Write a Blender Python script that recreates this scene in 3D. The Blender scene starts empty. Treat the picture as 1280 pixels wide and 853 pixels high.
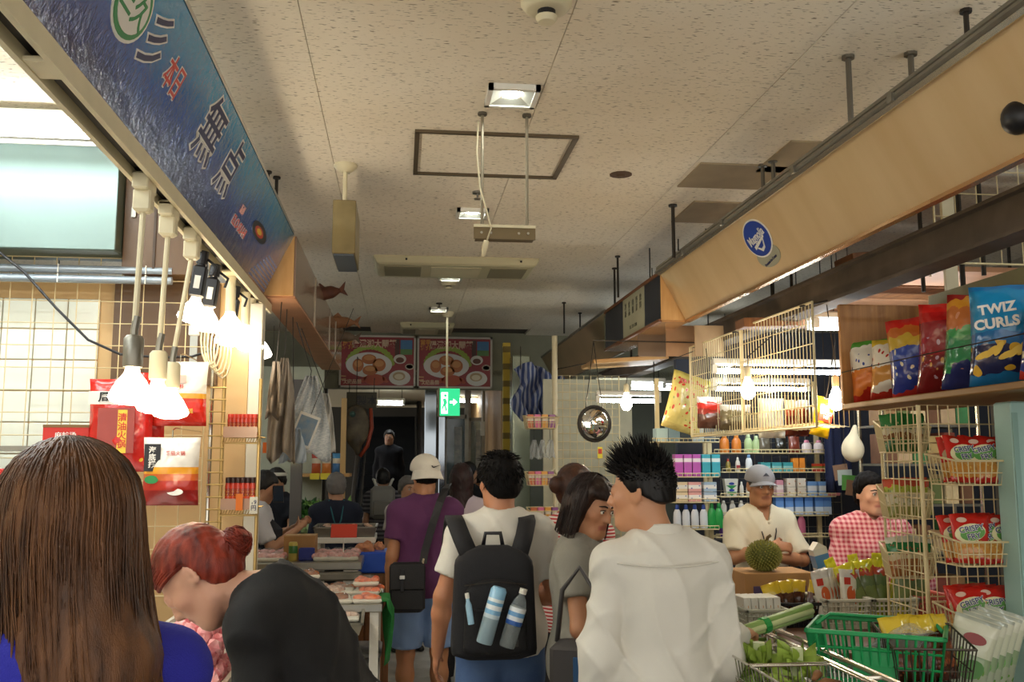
import bpy, math, random
import numpy as np
from mathutils import Vector, Matrix, Euler

# ------------------------------------------------------------------ camera, world, exposure
SC = bpy.context.scene
COL = SC.collection
PI = math.pi
EYE = Vector((0.0, 0.0, 1.62))
FPX = 1200.0
PITCH = math.atan(150.5 / FPX)
YAW = math.atan(140.0 / FPX * math.cos(PITCH))
cam_data = bpy.data.cameras.new('camera')
cam_data.sensor_width = 36.0
cam_data.lens = FPX / 1280.0 * 36.0
cam_data.clip_start = 0.05
camera = bpy.data.objects.new('camera', cam_data)
COL.objects.link(camera)
camera.location = EYE
camera.rotation_euler = (PI / 2 + PITCH, 0, -YAW)
SC.camera = camera
SC.view_settings.view_transform = 'Standard'
SC.view_settings.look = 'None'
SC.view_settings.exposure = 0.6
SC.view_settings.gamma = 1.0
SC.view_settings.use_curve_mapping = False
world = bpy.data.worlds.new('hall_light')
SC.world = world
world.use_nodes = True
world.node_tree.nodes['Background'].inputs[0].default_value = (0.95, 0.90, 0.82, 1)
world.node_tree.nodes['Background'].inputs[1].default_value = 1.22

def P(px, py, Y):
    """world point seen at photo pixel (px,py) at distance Y down the aisle (used to survey the place)"""
    r = Vector((math.cos(YAW), -math.sin(YAW), 0))
    f = Vector((math.sin(YAW) * math.cos(PITCH), math.cos(YAW) * math.cos(PITCH), math.sin(PITCH)))
    u = r.cross(f)
    d = f * FPX + r * (px - 640) + u * (426.5 - py)
    return EYE + d * (Y / d.y)

def PX(px, py, X):
    a = P(px, py, 1.0) - EYE
    return EYE + a * (X / a.x)

def PZ(px, py, Z):
    a = P(px, py, 1.0) - EYE
    return EYE + a * ((Z - EYE.z) / a.z)

def lamp(name, kind, loc, watts, color=(1, .93, .82), size=.1, size_y=None, rot=(0, 0, 0), parent=None, spot=None):
    l = bpy.data.lights.new(name, kind)
    l.energy = watts
    l.color = color
    if kind == 'AREA':
        l.size = size
        if size_y:
            l.shape = 'RECTANGLE'
            l.size_y = size_y
    elif kind == 'SPOT':
        l.shadow_soft_size = size
        l.spot_size = spot or 2.0
        l.spot_blend = .6
    else:
        l.shadow_soft_size = size
    o = bpy.data.objects.new(name, l)
    COL.objects.link(o)
    o.location = loc
    o.rotation_euler = rot
    if parent:
        o.parent = parent
    return o

random.seed(11)
R = random.Random(5)

# ------------------------------------------------------------------ materials
_M = {}
def srgb(h):
    if isinstance(h, str):
        h = [int(h[i:i + 2], 16) / 255 for i in (0, 2, 4)]
    return tuple(c / 12.92 if c <= .04045 else ((c + .055) / 1.055) ** 2.4 for c in h[:3]) + (1,)

def mat(name, col='808080', rough=.6, metal=0.0, var=0.0, vscale=8, bump=0.0, bscale=60, emit=0, trans=0, ior=1.45,
        alpha=1, coat=0, sss=0, col2=None, aniso=None, spec=None, stretch=None):
    """procedural material: base colour with optional noise variation and bump"""
    if name in _M:
        return _M[name]
    m = bpy.data.materials.new(name)
    m.use_nodes = True
    nt = m.node_tree
    b = nt.nodes['Principled BSDF']
    c = srgb(col)
    b.inputs['Base Color'].default_value = c
    b.inputs['Roughness'].default_value = rough
    b.inputs['Metallic'].default_value = metal
    if trans:
        b.inputs['Transmission Weight'].default_value = trans
        b.inputs['IOR'].default_value = ior
    if alpha < 1:
        b.inputs['Alpha'].default_value = alpha
    if coat:
        b.inputs['Coat Weight'].default_value = coat
        b.inputs['Coat Roughness'].default_value = .08
    if sss:
        b.inputs['Subsurface Weight'].default_value = sss
        b.inputs['Subsurface Radius'].default_value = (.012, .005, .003)
        b.inputs['Subsurface Scale'].default_value = 1.0
    if spec is not None:
        b.inputs['Specular IOR Level'].default_value = spec
    if emit:
        b.inputs['Emission Color'].default_value = c
        b.inputs['Emission Strength'].default_value = emit
        m.cycles.emission_sampling = 'FRONT' if emit > 8 else 'NONE'
    if var or bump or col2:
        tc = nt.nodes.new('ShaderNodeTexCoord')
        mp = nt.nodes.new('ShaderNodeMapping')
        nt.links.new(tc.outputs['Object'], mp.inputs[0])
        if stretch:
            mp.inputs['Scale'].default_value = stretch
    if var or col2:
        n = nt.nodes.new('ShaderNodeTexNoise')
        n.inputs['Scale'].default_value = vscale
        n.inputs['Detail'].default_value = 4
        nt.links.new(mp.outputs[0], n.inputs['Vector'])
        rp = nt.nodes.new('ShaderNodeValToRGB')
        e = rp.color_ramp.elements
        e[0].position, e[1].position = .3, .7
        if col2:
            e[0].color, e[1].color = c, srgb(col2)
        else:
            e[0].color = tuple(max(0, x * (1 - var)) for x in c[:3]) + (1,)
            e[1].color = tuple(min(1, x * (1 + var)) for x in c[:3]) + (1,)
        nt.links.new(n.outputs['Fac'], rp.inputs[0])
        nt.links.new(rp.outputs[0], b.inputs['Base Color'])
    if bump:
        n2 = nt.nodes.new('ShaderNodeTexNoise')
        n2.inputs['Scale'].default_value = bscale
        n2.inputs['Detail'].default_value = 3
        nt.links.new(mp.outputs[0], n2.inputs['Vector'])
        bp = nt.nodes.new('ShaderNodeBump')
        bp.inputs['Strength'].default_value = bump
        bp.inputs['Distance'].default_value = .01
        nt.links.new(n2.outputs['Fac'], bp.inputs['Height'])
        nt.links.new(bp.outputs[0], b.inputs['Normal'])
    _M[name] = m
    return m

def attr_mat(name, rough=.55, sss=0, bump=0, bscale=200, spec=None, coat=0, metal=0):
    """material whose colour comes from the mesh's own colour attribute (the thing's own colours)"""
    if name in _M:
        return _M[name]
    m = mat(name, 'ffffff', rough, metal, sss=sss, bump=bump, bscale=bscale, spec=spec, coat=coat)
    nt = m.node_tree
    a = nt.nodes.new('ShaderNodeAttribute')
    a.attribute_name = 'Col'
    nt.links.new(a.outputs['Color'], nt.nodes['Principled BSDF'].inputs['Base Color'])
    return m

def print_mat(name, bands, rough=.3, axis='Z', blob=None, coat=.3, noise=None, bump=0):
    """packaging print: flat bands of colour along a generated axis, plus blobs of a second print colour"""
    if name in _M:
        return _M[name]
    m = mat(name, 'ffffff', rough, coat=coat)
    nt = m.node_tree
    tc = nt.nodes.new('ShaderNodeTexCoord')
    sp = nt.nodes.new('ShaderNodeSeparateXYZ')
    nt.links.new(tc.outputs['Generated'], sp.inputs[0])
    rp = nt.nodes.new('ShaderNodeValToRGB')
    rp.color_ramp.interpolation = 'CONSTANT'
    el = rp.color_ramp.elements
    el[0].position, el[0].color = 0, srgb(bands[0][1])
    el[1].position, el[1].color = bands[1][0] if len(bands) > 1 else .99, srgb(bands[1][1] if len(bands) > 1 else bands[0][1])
    for p, c in bands[2:]:
        e = el.new(p)
        e.color = srgb(c)
    fac = sp.outputs[axis]
    if noise:
        nz = nt.nodes.new('ShaderNodeTexNoise')
        nz.inputs['Scale'].default_value = noise[1]
        nt.links.new(tc.outputs['Generated'], nz.inputs['Vector'])
        ma = nt.nodes.new('ShaderNodeMath')
        ma.operation = 'MULTIPLY_ADD'
        nt.links.new(nz.outputs['Fac'], ma.inputs[0])
        ma.inputs[1].default_value = noise[0]
        nt.links.new(fac, ma.inputs[2])
        mb = nt.nodes.new('ShaderNodeMath')
        mb.operation = 'SUBTRACT'
        nt.links.new(ma.outputs[0], mb.inputs[0])
        mb.inputs[1].default_value = noise[0] * .5
        fac = mb.outputs[0]
    nt.links.new(fac, rp.inputs[0])
    out = rp.outputs[0]
    for (bc, bs, th, z0, z1) in (blob or []):
        v = nt.nodes.new('ShaderNodeTexVoronoi')
        v.inputs['Scale'].default_value = bs
        nt.links.new(tc.outputs['Generated'], v.inputs['Vector'])
        lt = nt.nodes.new('ShaderNodeMath')
        lt.operation = 'LESS_THAN'
        nt.links.new(v.outputs['Distance'], lt.inputs[0])
        lt.inputs[1].default_value = th
        g0 = nt.nodes.new('ShaderNodeMath')
        g0.operation = 'GREATER_THAN'
        nt.links.new(sp.outputs[axis], g0.inputs[0])
        g0.inputs[1].default_value = z0
        g1 = nt.nodes.new('ShaderNodeMath')
        g1.operation = 'LESS_THAN'
        nt.links.new(sp.outputs[axis], g1.inputs[0])
        g1.inputs[1].default_value = z1
        q = nt.nodes.new('ShaderNodeMath')
        q.operation = 'MULTIPLY'
        nt.links.new(lt.outputs[0], q.inputs[0])
        nt.links.new(g0.outputs[0], q.inputs[1])
        q2 = nt.nodes.new('ShaderNodeMath')
        q2.operation = 'MULTIPLY'
        nt.links.new(q.outputs[0], q2.inputs[0])
        nt.links.new(g1.outputs[0], q2.inputs[1])
        mx = nt.nodes.new('ShaderNodeMix')
        mx.data_type = 'RGBA'
        nt.links.new(q2.outputs[0], mx.inputs['Factor'])
        nt.links.new(out, mx.inputs['A'])
        mx.inputs['B'].default_value = srgb(bc)
        out = mx.outputs['Result']
    nt.links.new(out, nt.nodes['Principled BSDF'].inputs['Base Color'])
    if bump:
        n2 = nt.nodes.new('ShaderNodeTexNoise')
        n2.inputs['Scale'].default_value = 14
        nt.links.new(tc.outputs['Object'], n2.inputs['Vector'])
        bp = nt.nodes.new('ShaderNodeBump')
        bp.inputs['Strength'].default_value = bump
        bp.inputs['Distance'].default_value = .02
        nt.links.new(n2.outputs['Fac'], bp.inputs['Height'])
        nt.links.new(bp.outputs[0], nt.nodes['Principled BSDF'].inputs['Normal'])
    return m

# ------------------------------------------------------------------ mesh building
class MB:
    """collects shapes into one mesh"""
    def __init__(s):
        s.v, s.f = [], []
    def add(s, vs, fs):
        o = len(s.v)
        s.v += [tuple(x) for x in vs]
        s.f += [tuple(i + o for i in f) for f in fs]
        return s
    def box(s, c, d, rot=None, bev=0.0, taper=None):
        x, y, z = d[0] / 2, d[1] / 2, d[2] / 2
        tx, ty = taper or (1, 1)
        if bev <= 0:
            vs = [(-x, -y, -z), (x, -y, -z), (x, y, -z), (-x, y, -z), (-x * tx, -y * ty, z), (x * tx, -y * ty, z), (x * tx, y * ty, z), (-x * tx, y * ty, z)]
            fs = [(3, 2, 1, 0), (4, 5, 6, 7), (0, 1, 5, 4), (1, 2, 6, 5), (2, 3, 7, 6), (3, 0, 4, 7)]
        else:
            b = min(bev, x * .9, y * .9, z * .9)
            vs, fs = [], []
            rings = [(z * -1, b), (-z + b, 0), (z - b, 0), (z, b)]
            for (zz, i) in rings:
                t = (zz + z) / (2 * z)
                ax, ay = x * (1 + (tx - 1) * t) - i, y * (1 + (ty - 1) * t) - i
                cx = b * .6
                vs += [(-ax + cx, -ay, zz), (ax - cx, -ay, zz), (ax, -ay + cx, zz), (ax, ay - cx, zz), (ax - cx, ay, zz), (-ax + cx, ay, zz), (-ax, ay - cx, zz), (-ax, -ay + cx, zz)]
            for k in range(3):
                for j in range(8):
                    fs.append((k * 8 + j, k * 8 + (j + 1) % 8, k * 8 + 8 + (j + 1) % 8, k * 8 + 8 + j))
            fs += [tuple(range(7, -1, -1)), tuple(range(24, 32))]
        M = Matrix.Translation(Vector(c))
        if rot is not None:
            M = M @ (rot.to_4x4() if isinstance(rot, Matrix) else Euler(rot).to_matrix().to_4x4())
        return s.add([M @ Vector(v) for v in vs], fs)
    def tube(s, pts, r, n=6, caps=True, r2=None):
        pts = [Vector(p) for p in pts]
        vs, fs = [], []
        m = len(pts)
        prev = None
        for i, p in enumerate(pts):
            t = (pts[min(i + 1, m - 1)] - pts[max(i - 1, 0)])
            t = t.normalized() if t.length > 1e-9 else Vector((0, 0, 1))
            if prev is None:
                a = t.orthogonal().normalized()
            else:
                a = prev - t * prev.dot(t)
                a = a.normalized() if a.length > 1e-6 else t.orthogonal().normalized()
            prev = a
            b = t.cross(a)
            if isinstance(r, (list, tuple)):
                rr = r[i]
            else:
                rr = r if r2 is None else r + (r2 - r) * i / max(1, m - 1)
            for k in range(n):
                an = 2 * PI * (k + .5) / n
                vs.append(p + a * (math.cos(an) * rr) + b * (math.sin(an) * rr))
        for i in range(m - 1):
            for k in range(n):
                fs.append((i * n + k, i * n + (k + 1) % n, (i + 1) * n + (k + 1) % n, (i + 1) * n + k))
        if caps:
            fs += [tuple(range(n - 1, -1, -1)), tuple(range((m - 1) * n, m * n))]
        return s.add(vs, fs)
    def lathe(s, prof, c=(0, 0, 0), n=16, rot=None, sx=1, sy=1):
        vs, fs = [], []
        for (r, z) in prof:
            for k in range(n):
                an = 2 * PI * k / n
                vs.append(Vector((math.cos(an) * r * sx, math.sin(an) * r * sy, z)))
        for i in range(len(prof) - 1):
            for k in range(n):
                fs.append((i * n + k, i * n + (k + 1) % n, (i + 1) * n + (k + 1) % n, (i + 1) * n + k))
        if prof[0][0] > 1e-5:
            fs.append(tuple(range(n - 1, -1, -1)))
        if prof[-1][0] > 1e-5:
            fs.append(tuple(range((len(prof) - 1) * n, len(prof) * n)))
        M = Matrix.Translation(Vector(c))
        if rot is not None:
            M = M @ (rot.to_4x4() if isinstance(rot, Matrix) else Euler(rot).to_matrix().to_4x4())
        return s.add([M @ v for v in vs], fs)
    def grid(s, fn, nu, nv, thick=None):
        """surface fn(u,v) -> point, optionally with a back side at distance thick along its normal"""
        pts = [[Vector(fn(i / nu, j / nv)) for j in range(nv + 1)] for i in range(nu + 1)]
        w = nv + 1
        vs = [p for row in pts for p in row]
        fs = [(i * w + j, (i + 1) * w + j, (i + 1) * w + j + 1, i * w + j + 1) for i in range(nu) for j in range(nv)]
        if thick:
            k = len(vs)
            back = []
            for i in range(nu + 1):
                for j in range(nv + 1):
                    du = pts[min(i + 1, nu)][j] - pts[max(i - 1, 0)][j]
                    dv = pts[i][min(j + 1, nv)] - pts[i][max(j - 1, 0)]
                    nn = du.cross(dv)
                    nn = nn.normalized() if nn.length > 1e-12 else Vector((0, 1, 0))
                    back.append(pts[i][j] - nn * thick)
            vs = vs + back
            fs = fs + [tuple(k + q for q in reversed(f)) for f in fs]
            bd = [i * w for i in range(nu + 1)] + [nu * w + j for j in range(1, nv + 1)] + [i * w + nv for i in range(nu - 1, -1, -1)] + [j for j in range(nv - 1, 0, -1)]
            for a, b in zip(bd, bd[1:] + bd[:1]):
                fs.append((b, a, k + a, k + b))
        return s.add(vs, fs)
    def poly(s, pts, thick):
        """flat outline (list of 3d points in a plane) given a thickness along its normal"""
        pts = [Vector(p) for p in pts]
        n = Vector((0, 0, 0))
        for i in range(len(pts)):
            n += (pts[i] - pts[0]).cross(pts[(i + 1) % len(pts)] - pts[0])
        n.normalize()
        k = len(pts)
        vs = [p + n * (thick / 2) for p in pts] + [p - n * (thick / 2) for p in pts]
        fs = [tuple(range(k)), tuple(range(2 * k - 1, k - 1, -1))] + [(i, k + i, k + (i + 1) % k, (i + 1) % k) for i in range(k)]
        return s.add(vs, fs)
    def ball(s, c, r, n=10, m=7, rot=None, jit=0):
        r = (r, r, r) if not isinstance(r, (tuple, list)) else r
        vs, fs = [], []
        Rm = None if rot is None else Euler(rot).to_matrix()
        for i in range(m + 1):
            th = PI * i / m
            for k in range(n):
                an = 2 * PI * k / n
                q = 1 + (R.uniform(-jit, jit) if jit else 0)
                v = Vector((math.sin(th) * math.cos(an) * r[0] * q, math.sin(th) * math.sin(an) * r[1] * q, math.cos(th) * r[2] * q))
                if Rm:
                    v = Rm @ v
                vs.append(v + Vector(c))
        for i in range(m):
            for k in range(n):
                fs.append((i * n + k, (i + 1) * n + k, (i + 1) * n + (k + 1) % n, i * n + (k + 1) % n))
        return s.add(vs, fs)
    def build(s, name, material, parent=None, smooth=False, loc=None, rot=None):
        me = bpy.data.meshes.new(name)
        me.from_pydata(s.v, [], s.f)
        me.update()
        if smooth:
            me.shade_smooth()
            if smooth != 1:
                me.set_sharp_from_angle(angle=smooth)
        if material:
            me.materials.append(material)
        o = bpy.data.objects.new(name, me)
        COL.objects.link(o)
        if loc is not None:
            o.location = loc
        if rot is not None:
            o.rotation_euler = rot
        if parent:
            o.parent = parent
        return o
SM = math.radians(40)

def tag(o, label=None, cat=None, group=None, kind=None):
    if label: o['label'] = label
    if cat: o['category'] = cat
    if group: o['group'] = group
    if kind: o['kind'] = kind
    return o

def thing(name, label, cat, loc=(0, 0, 0), rot=(0, 0, 0), group=None):
    o = bpy.data.objects.new(name, None)
    COL.objects.link(o)
    o.empty_display_size = .1
    o.location = loc
    o.rotation_euler = rot
    return tag(o, label, cat, group)

def struct(o):
    o['kind'] = 'structure'
    return o

def dup(root, loc=None, rot=None, label=None, group=None, scale=None):
    def cp(o, par):
        c = o.copy()
        COL.objects.link(c)
        c.parent = par
        for ch in o.children:
            cp(ch, c)
        return c
    c = cp(root, None)
    if loc is not None: c.location = loc
    if rot is not None: c.rotation_euler = rot
    if label: c['label'] = label
    if group: c['group'] = group
    if scale: c.scale = scale if not isinstance(scale, (int, float)) else (scale,) * 3
    return c

_TX = {}
def text(body, size, material, parent=None, loc=(0, 0, 0), rot=(0, 0, 0), name='lettering', ext=.0006, bold=0.0, sx=1.0, align='CENTER', M=None):
    """lettering as thin mesh, reading along local +X with up +Y, facing local +Z"""
    key = (body, ext, bold, align)
    if key not in _TX:
        c = bpy.data.curves.new('lettering', 'FONT')
        c.body = body
        c.align_x = align
        c.align_y = 'CENTER'
        c.extrude = ext / size
        c.offset = bold
        c.resolution_u = 3
        t = bpy.data.objects.new('lettering', c)
        COL.objects.link(t)
        bpy.context.view_layer.update()
        me = bpy.data.meshes.new_from_object(t.evaluated_get(bpy.context.evaluated_depsgraph_get()))
        bpy.data.objects.remove(t)
        _TX[key] = me
    me = _TX[key].copy()
    me.materials.clear()
    me.materials.append(material)
    o = bpy.data.objects.new(name, me)
    COL.objects.link(o)
    if M is not None:
        o.matrix_basis = M @ Matrix.Diagonal((size * sx, size, size, 1))
    else:
        o.location = loc
        o.rotation_euler = rot
        o.scale = (size * sx, size, size)
    if parent:
        o.parent = parent
    return o

def frame_of(o, x, y):
    """4x4 matrix with local X along x, local Y along y (made square), origin o"""
    x = Vector(x).normalized()
    z = x.cross(Vector(y)).normalized()
    y = z.cross(x)
    M = Matrix((x, y, z)).transposed().to_4x4()
    M.translation = Vector(o)
    return M

# ------------------------------------------------------------------ the hall
CEIL = 3.12
END = 11.3
def ceiling_material():
    m = mat('ceiling_board', 'd6c6aa', .9)
    nt = m.node_tree
    b = nt.nodes['Principled BSDF']
    tc = nt.nodes.new('ShaderNodeTexCoord')
    geo = nt.nodes.new('ShaderNodeNewGeometry')
    mp = nt.nodes.new('ShaderNodeMapping')
    mp.inputs['Scale'].default_value = (30, 150, 1)
    nt.links.new(geo.outputs['Position'], mp.inputs[0])
    n = nt.nodes.new('ShaderNodeTexNoise')
    n.inputs['Scale'].default_value = 1.0
    n.inputs['Detail'].default_value = 2
    nt.links.new(mp.outputs[0], n.inputs['Vector'])
    rp = nt.nodes.new('ShaderNodeValToRGB')
    rp.color_ramp.elements[0].position = .31
    rp.color_ramp.elements[0].color = srgb('76684f')
    rp.color_ramp.elements[1].position = .38
    rp.color_ramp.elements[1].color = srgb('f1e8d6')
    nt.links.new(n.outputs['Fac'], rp.inputs[0])
    n2 = nt.nodes.new('ShaderNodeTexNoise')
    n2.inputs['Scale'].default_value = .9
    n2.inputs['Detail'].default_value = 5
    nt.links.new(geo.outputs['Position'], n2.inputs['Vector'])
    r2 = nt.nodes.new('ShaderNodeValToRGB')
    r2.color_ramp.elements[0].position, r2.color_ramp.elements[1].position = .35, .6
    r2.color_ramp.elements[0].color = (.9, .87, .82, 1)
    r2.color_ramp.elements[1].color = (1, 1, 1, 1)
    nt.links.new(n2.outputs['Fac'], r2.inputs[0])
    mx = nt.nodes.new('ShaderNodeMix')
    mx.data_type = 'RGBA'
    mx.blend_type = 'MULTIPLY'
    mx.inputs['Factor'].default_value = 1
    nt.links.new(rp.outputs[0], mx.inputs['A'])
    nt.links.new(r2.outputs[0], mx.inputs['B'])
    nt.links.new(mx.outputs['Result'], b.inputs['Base Color'])
    bp = nt.nodes.new('ShaderNodeBump')
    bp.inputs['Strength'].default_value = .5
    bp.inputs['Distance'].default_value = .004
    nt.links.new(n.outputs['Fac'], bp.inputs['Height'])
    nt.links.new(bp.outputs[0], b.inputs['Normal'])
    return m

M_ceil = ceiling_material()
M_steel = mat('stainless_steel', 'b8b8b0', .28, .9, var=.08, vscale=5, bump=.05, bscale=30)
M_dsteel = mat('dull_steel', '8d8a80', .42, .8, var=.15, vscale=9)
M_chrome = mat('chrome_wire', 'c9c6bb', .22, 1)
M_cwire = mat('cream_wire', 'd8c79a', .45, .1)
M_wwire = mat('white_wire', 'd9d5c8', .45, .1)
M_rod = mat('grey_rod', '6d675b', .5, .6)
M_drod = mat('dark_rod', '37322c', .55, .5)
M_cream = mat('cream_paint', 'd9cfae', .5, var=.06)
M_white = mat('white_plastic', 'e6e4da', .4)
M_black = mat('black_plastic', '15151a', .4)
M_wood = mat('light_wood', 'd2a468', .5, col2='b98a50', vscale=6, stretch=(1, 1, 9), bump=.1, bscale=30)
M_wood2 = mat('brown_wood', '8a5a33', .6, col2='6d4426', vscale=5, stretch=(9, 1, 1), bump=.1)
M_dark = mat('dark_void', '1a1816', .8)
M_tube = mat('lit_tube', 'f1fbff', .4, emit=25)
M_bulb = mat('lit_bulb', 'ffe9c4', .4, emit=14)
M_bare = mat('lit_bare_bulb', 'ffe7c2', .4, emit=75)
M_beam = mat('dark_beam_paint', '55493d', .7, var=.3, vscale=7)

ceiling = struct(MB().box((.6, 4.9, CEIL + .06), (11, 13.2, .06)).build('ceiling', mat('ceiling_void', '4a443a', .9)))
bm = MB().box((0, 0, 0), (.907, 1.812, .03))
proto = bm.build('ceiling_board', M_ceil, ceiling)
i = 0
for ix in range(12):
    for iy in range(8):
        loc = (-4.45 + .91 * ix, -1.0 + 1.815 * iy - (.9 if ix % 2 else 0), CEIL + .015)
        if loc[1] > END + .3: continue
        o = proto if i == 0 else proto.copy()
        if i: COL.objects.link(o)
        o.location = loc
        o.parent = ceiling
        i += 1

floor = struct(MB().box((.6, 8, -.06), (11, 20, .06)).build('floor', mat('floor_grout', '5c5850', .8)))
M_tile = mat('floor_tile', 'b0aaa0', .35, var=.18, vscale=4, bump=.08)
proto = MB().box((0, 0, 0), (.297, .297, .03), bev=.003).build('floor_tile', M_tile, floor)
i = 0
for ix in range(10):
    for iy in range(29):
        o = proto if i == 0 else proto.copy()
        if i: COL.objects.link(o)
        o.location = (-.95 + .3 * ix, 2.6 + .3 * iy, -.015)
        o.parent = floor
        i += 1

M_wallcream = mat('cream_wall', 'd8ceb4', .8, var=.08, vscale=2)
wall_left = struct(MB().box((-3.6, 5, 1.56), (.1, 13, 3.12)).build('wall_left', M_wallcream))
wall_right = struct(MB().box((4.6, 5, 1.56), (.1, 13, 3.12)).build('wall_right', mat('shop_wall', '8f8676', .8, var=.1)))
# partition between the near left stall and the next one
wall_part = struct(MB().box((-2.15, 4.86, 1.25), (2.8, .06, 2.5)).build('wall_stall_left', mat('tan_board', 'c9a774', .6, var=.06, vscale=3)))
wtile = MB().box((0, 0, 0), (.145, .012, .145), bev=.003).build('wall_tile', mat('white_glaze', 'e4e8dc', .22, var=.03), wall_part)
i = 0
for ix in range(7):
    for iz in range(10):
        o = wtile if i == 0 else wtile.copy()
        if i: COL.objects.link(o)
        o.location = (-1.535 - .15 * ix, 4.822, .98 + .15 * iz)
        o.parent = wall_part
        i += 1
struct(MB().box((-.715, 4.86, 1.2), (.06, .1, 2.4), bev=.006).build('trim_1', mat('white_frame', 'ded8c4', .5)))

# far end: lintel wall above the opening, low hall behind it
M_lint = mat('lintel_paint', '7f7d68', .8, var=.15, vscale=3)
struct(MB().box((.6, END + .06, 2.80), (9, .12, .68)).build('wall_back', M_lint))
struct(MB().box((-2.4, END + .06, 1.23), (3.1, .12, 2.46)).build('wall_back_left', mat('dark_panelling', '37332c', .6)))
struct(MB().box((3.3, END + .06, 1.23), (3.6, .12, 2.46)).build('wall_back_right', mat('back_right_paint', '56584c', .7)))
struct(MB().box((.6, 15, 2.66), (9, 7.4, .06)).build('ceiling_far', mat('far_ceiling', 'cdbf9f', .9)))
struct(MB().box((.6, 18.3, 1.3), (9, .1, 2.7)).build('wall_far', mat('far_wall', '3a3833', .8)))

# ------------------------------------------------------------------ fascia signs along the two sides of the aisle
def on_plane(px, py, o, n):
    d = P(px, py, 1.0) - EYE
    return EYE + d * ((Vector(o) - EYE).dot(n) / d.dot(n))

# blue sign, leaning over the aisle, on the left
SB, ST = Vector((-.735, 0, 2.49)), Vector((-.585, 0, 2.815))
up = (ST - SB).normalized()
nrm = Vector((0, 1, 0)).cross(up).normalized()
def blue_material():
    m = mat('blue_sign_print', '1a5fa8', .12, coat=1)
    nt = m.node_tree
    b = nt.nodes['Principled BSDF']
    tc = nt.nodes.new('ShaderNodeTexCoord')
    sp = nt.nodes.new('ShaderNodeSeparateXYZ')
    nt.links.new(tc.outputs['Generated'], sp.inputs[0])
    rp = nt.nodes.new('ShaderNodeValToRGB')
    e = rp.color_ramp.elements
    e[0].position, e[0].color = .0, srgb('171f66')
    e[1].position, e[1].color = .85, srgb('2596cc')
    x = e.new(.45); x.color = srgb('1d57b0')
    n = nt.nodes.new('ShaderNodeTexNoise')
    n.inputs['Scale'].default_value = 2.5
    n.inputs['Detail'].default_value = 5
    nt.links.new(tc.outputs['Object'], n.inputs['Vector'])
    ma = nt.nodes.new('ShaderNodeMath'); ma.operation = 'MULTIPLY_ADD'
    nt.links.new(n.outputs['Fac'], ma.inputs[0]); ma.inputs[1].default_value = .5
    nt.links.new(sp.outputs['Z'], ma.inputs[2])
    mb = nt.nodes.new('ShaderNodeMath'); mb.operation = 'SUBTRACT'
    nt.links.new(ma.outputs[0], mb.inputs[0]); mb.inputs[1].default_value = .25
    nt.links.new(mb.outputs[0], rp.inputs[0])
    nt.links.new(rp.outputs[0], b.inputs['Base Color'])
    v = nt.nodes.new('ShaderNodeTexNoise')
    v.inputs['Scale'].default_value = 16
    v.inputs['Detail'].default_value = 6
    v.inputs['Roughness'].default_value = .65
    nt.links.new(tc.outputs['Object'], v.inputs['Vector'])
    bp = nt.nodes.new('ShaderNodeBump')
    bp.inputs['Strength'].default_value = .3
    bp.inputs['Distance'].default_value = .012
    nt.links.new(v.outputs['Fac'], bp.inputs['Height'])
    nt.links.new(bp.outputs[0], b.inputs['Normal'])
    nt.links.new(bp.outputs[0], b.inputs['Coat Normal'])
    return m

sign = thing('fascia_sign', 'long glossy blue fascia sign with white-edged lettering above the lamp rail', 'sign')
bm = MB().poly([(SB.x, .9, SB.z), (SB.x, 5.1, SB.z), (ST.x, 5.1, ST.z), (ST.x, .9, ST.z)], .016)
bm.build('sign_face', blue_material(), sign)
bm = MB().box((ST.x - .012, 3.0, ST.z + .012), (.04, 4.2, .02)).box((SB.x - .02, 3.0, SB.z - .01), (.03, 4.2, .02))
bm.build('edge_trim', mat('silver_trim', 'aab0b6', .25, .9), sign)
bm = MB().box((-.80, 3.0, 2.66), (.02, 4.2, .33))
bm.build('back_board', M_wood, sign)
M_navyink = mat('navy_ink', '141a52', .35)
M_whiteink = mat('white_ink', 'e9e6df', .35)
M_redink = mat('red_ink', 'c8321f', .4)
M_greenink = mat('green_ink', '1d8a45', .4)
M_pinkink = mat('pink_ink', 'e0a79c', .4)
def sign_glyph(ch, px, py, size, ink, sx=1.0, rot=0.0, halo=True):
    o = on_plane(px, py, SB, nrm) + nrm * .0095
    x = (Vector((0, 1, 0)) * math.cos(rot) + up * math.sin(rot))
    y = (up * math.cos(rot) - Vector((0, 1, 0)) * math.sin(rot))
    if halo:
        text(ch, size, M_whiteink, sign, M=frame_of(o, x, y), bold=.035, ext=.001, sx=sx)
    text(ch, size, ink, sign, M=frame_of(o + nrm * .0012, x, y), bold=.004, ext=.001, sx=sx)
# green oval logo
o = on_plane(162, 6, SB, nrm) + nrm * .009
def ell(c, a, b, n=28, x=Vector((0, 1, 0)), y=up):
    return [c + x * (math.cos(2 * PI * k / n) * a) + y * (math.sin(2 * PI * k / n) * b) for k in range(n)]
MB().poly(ell(o, .115, .085), .002).build('logo_backing', M_whiteink, sign)
MB().poly(ell(o + nrm * .0015, .105, .076), .002).build('logo_ring', M_greenink, sign)
MB().poly(ell(o + nrm * .003, .090, .062), .002).build('logo_field', M_whiteink, sign)
text('三久', .085, M_greenink, sign, M=frame_of(o + nrm * .0045, (0, 1, 0), up), bold=.012)
sign_glyph('彡', 188, 54, .17, M_navyink, 1.1)
sign_glyph('本日', 212, 98, .10, M_redink, .8)
sign_glyph('無', 258, 168, .22, M_navyink, 1.15)
sign_glyph('点', 282, 212, .22, M_navyink, 1.15)
sign_glyph('ELO-SU-HI', 296, 283, .055, M_redink, 1.2)
sign_glyph('新鮮', 300, 262, .04, M_pinkink, 1, halo=False)
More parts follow.
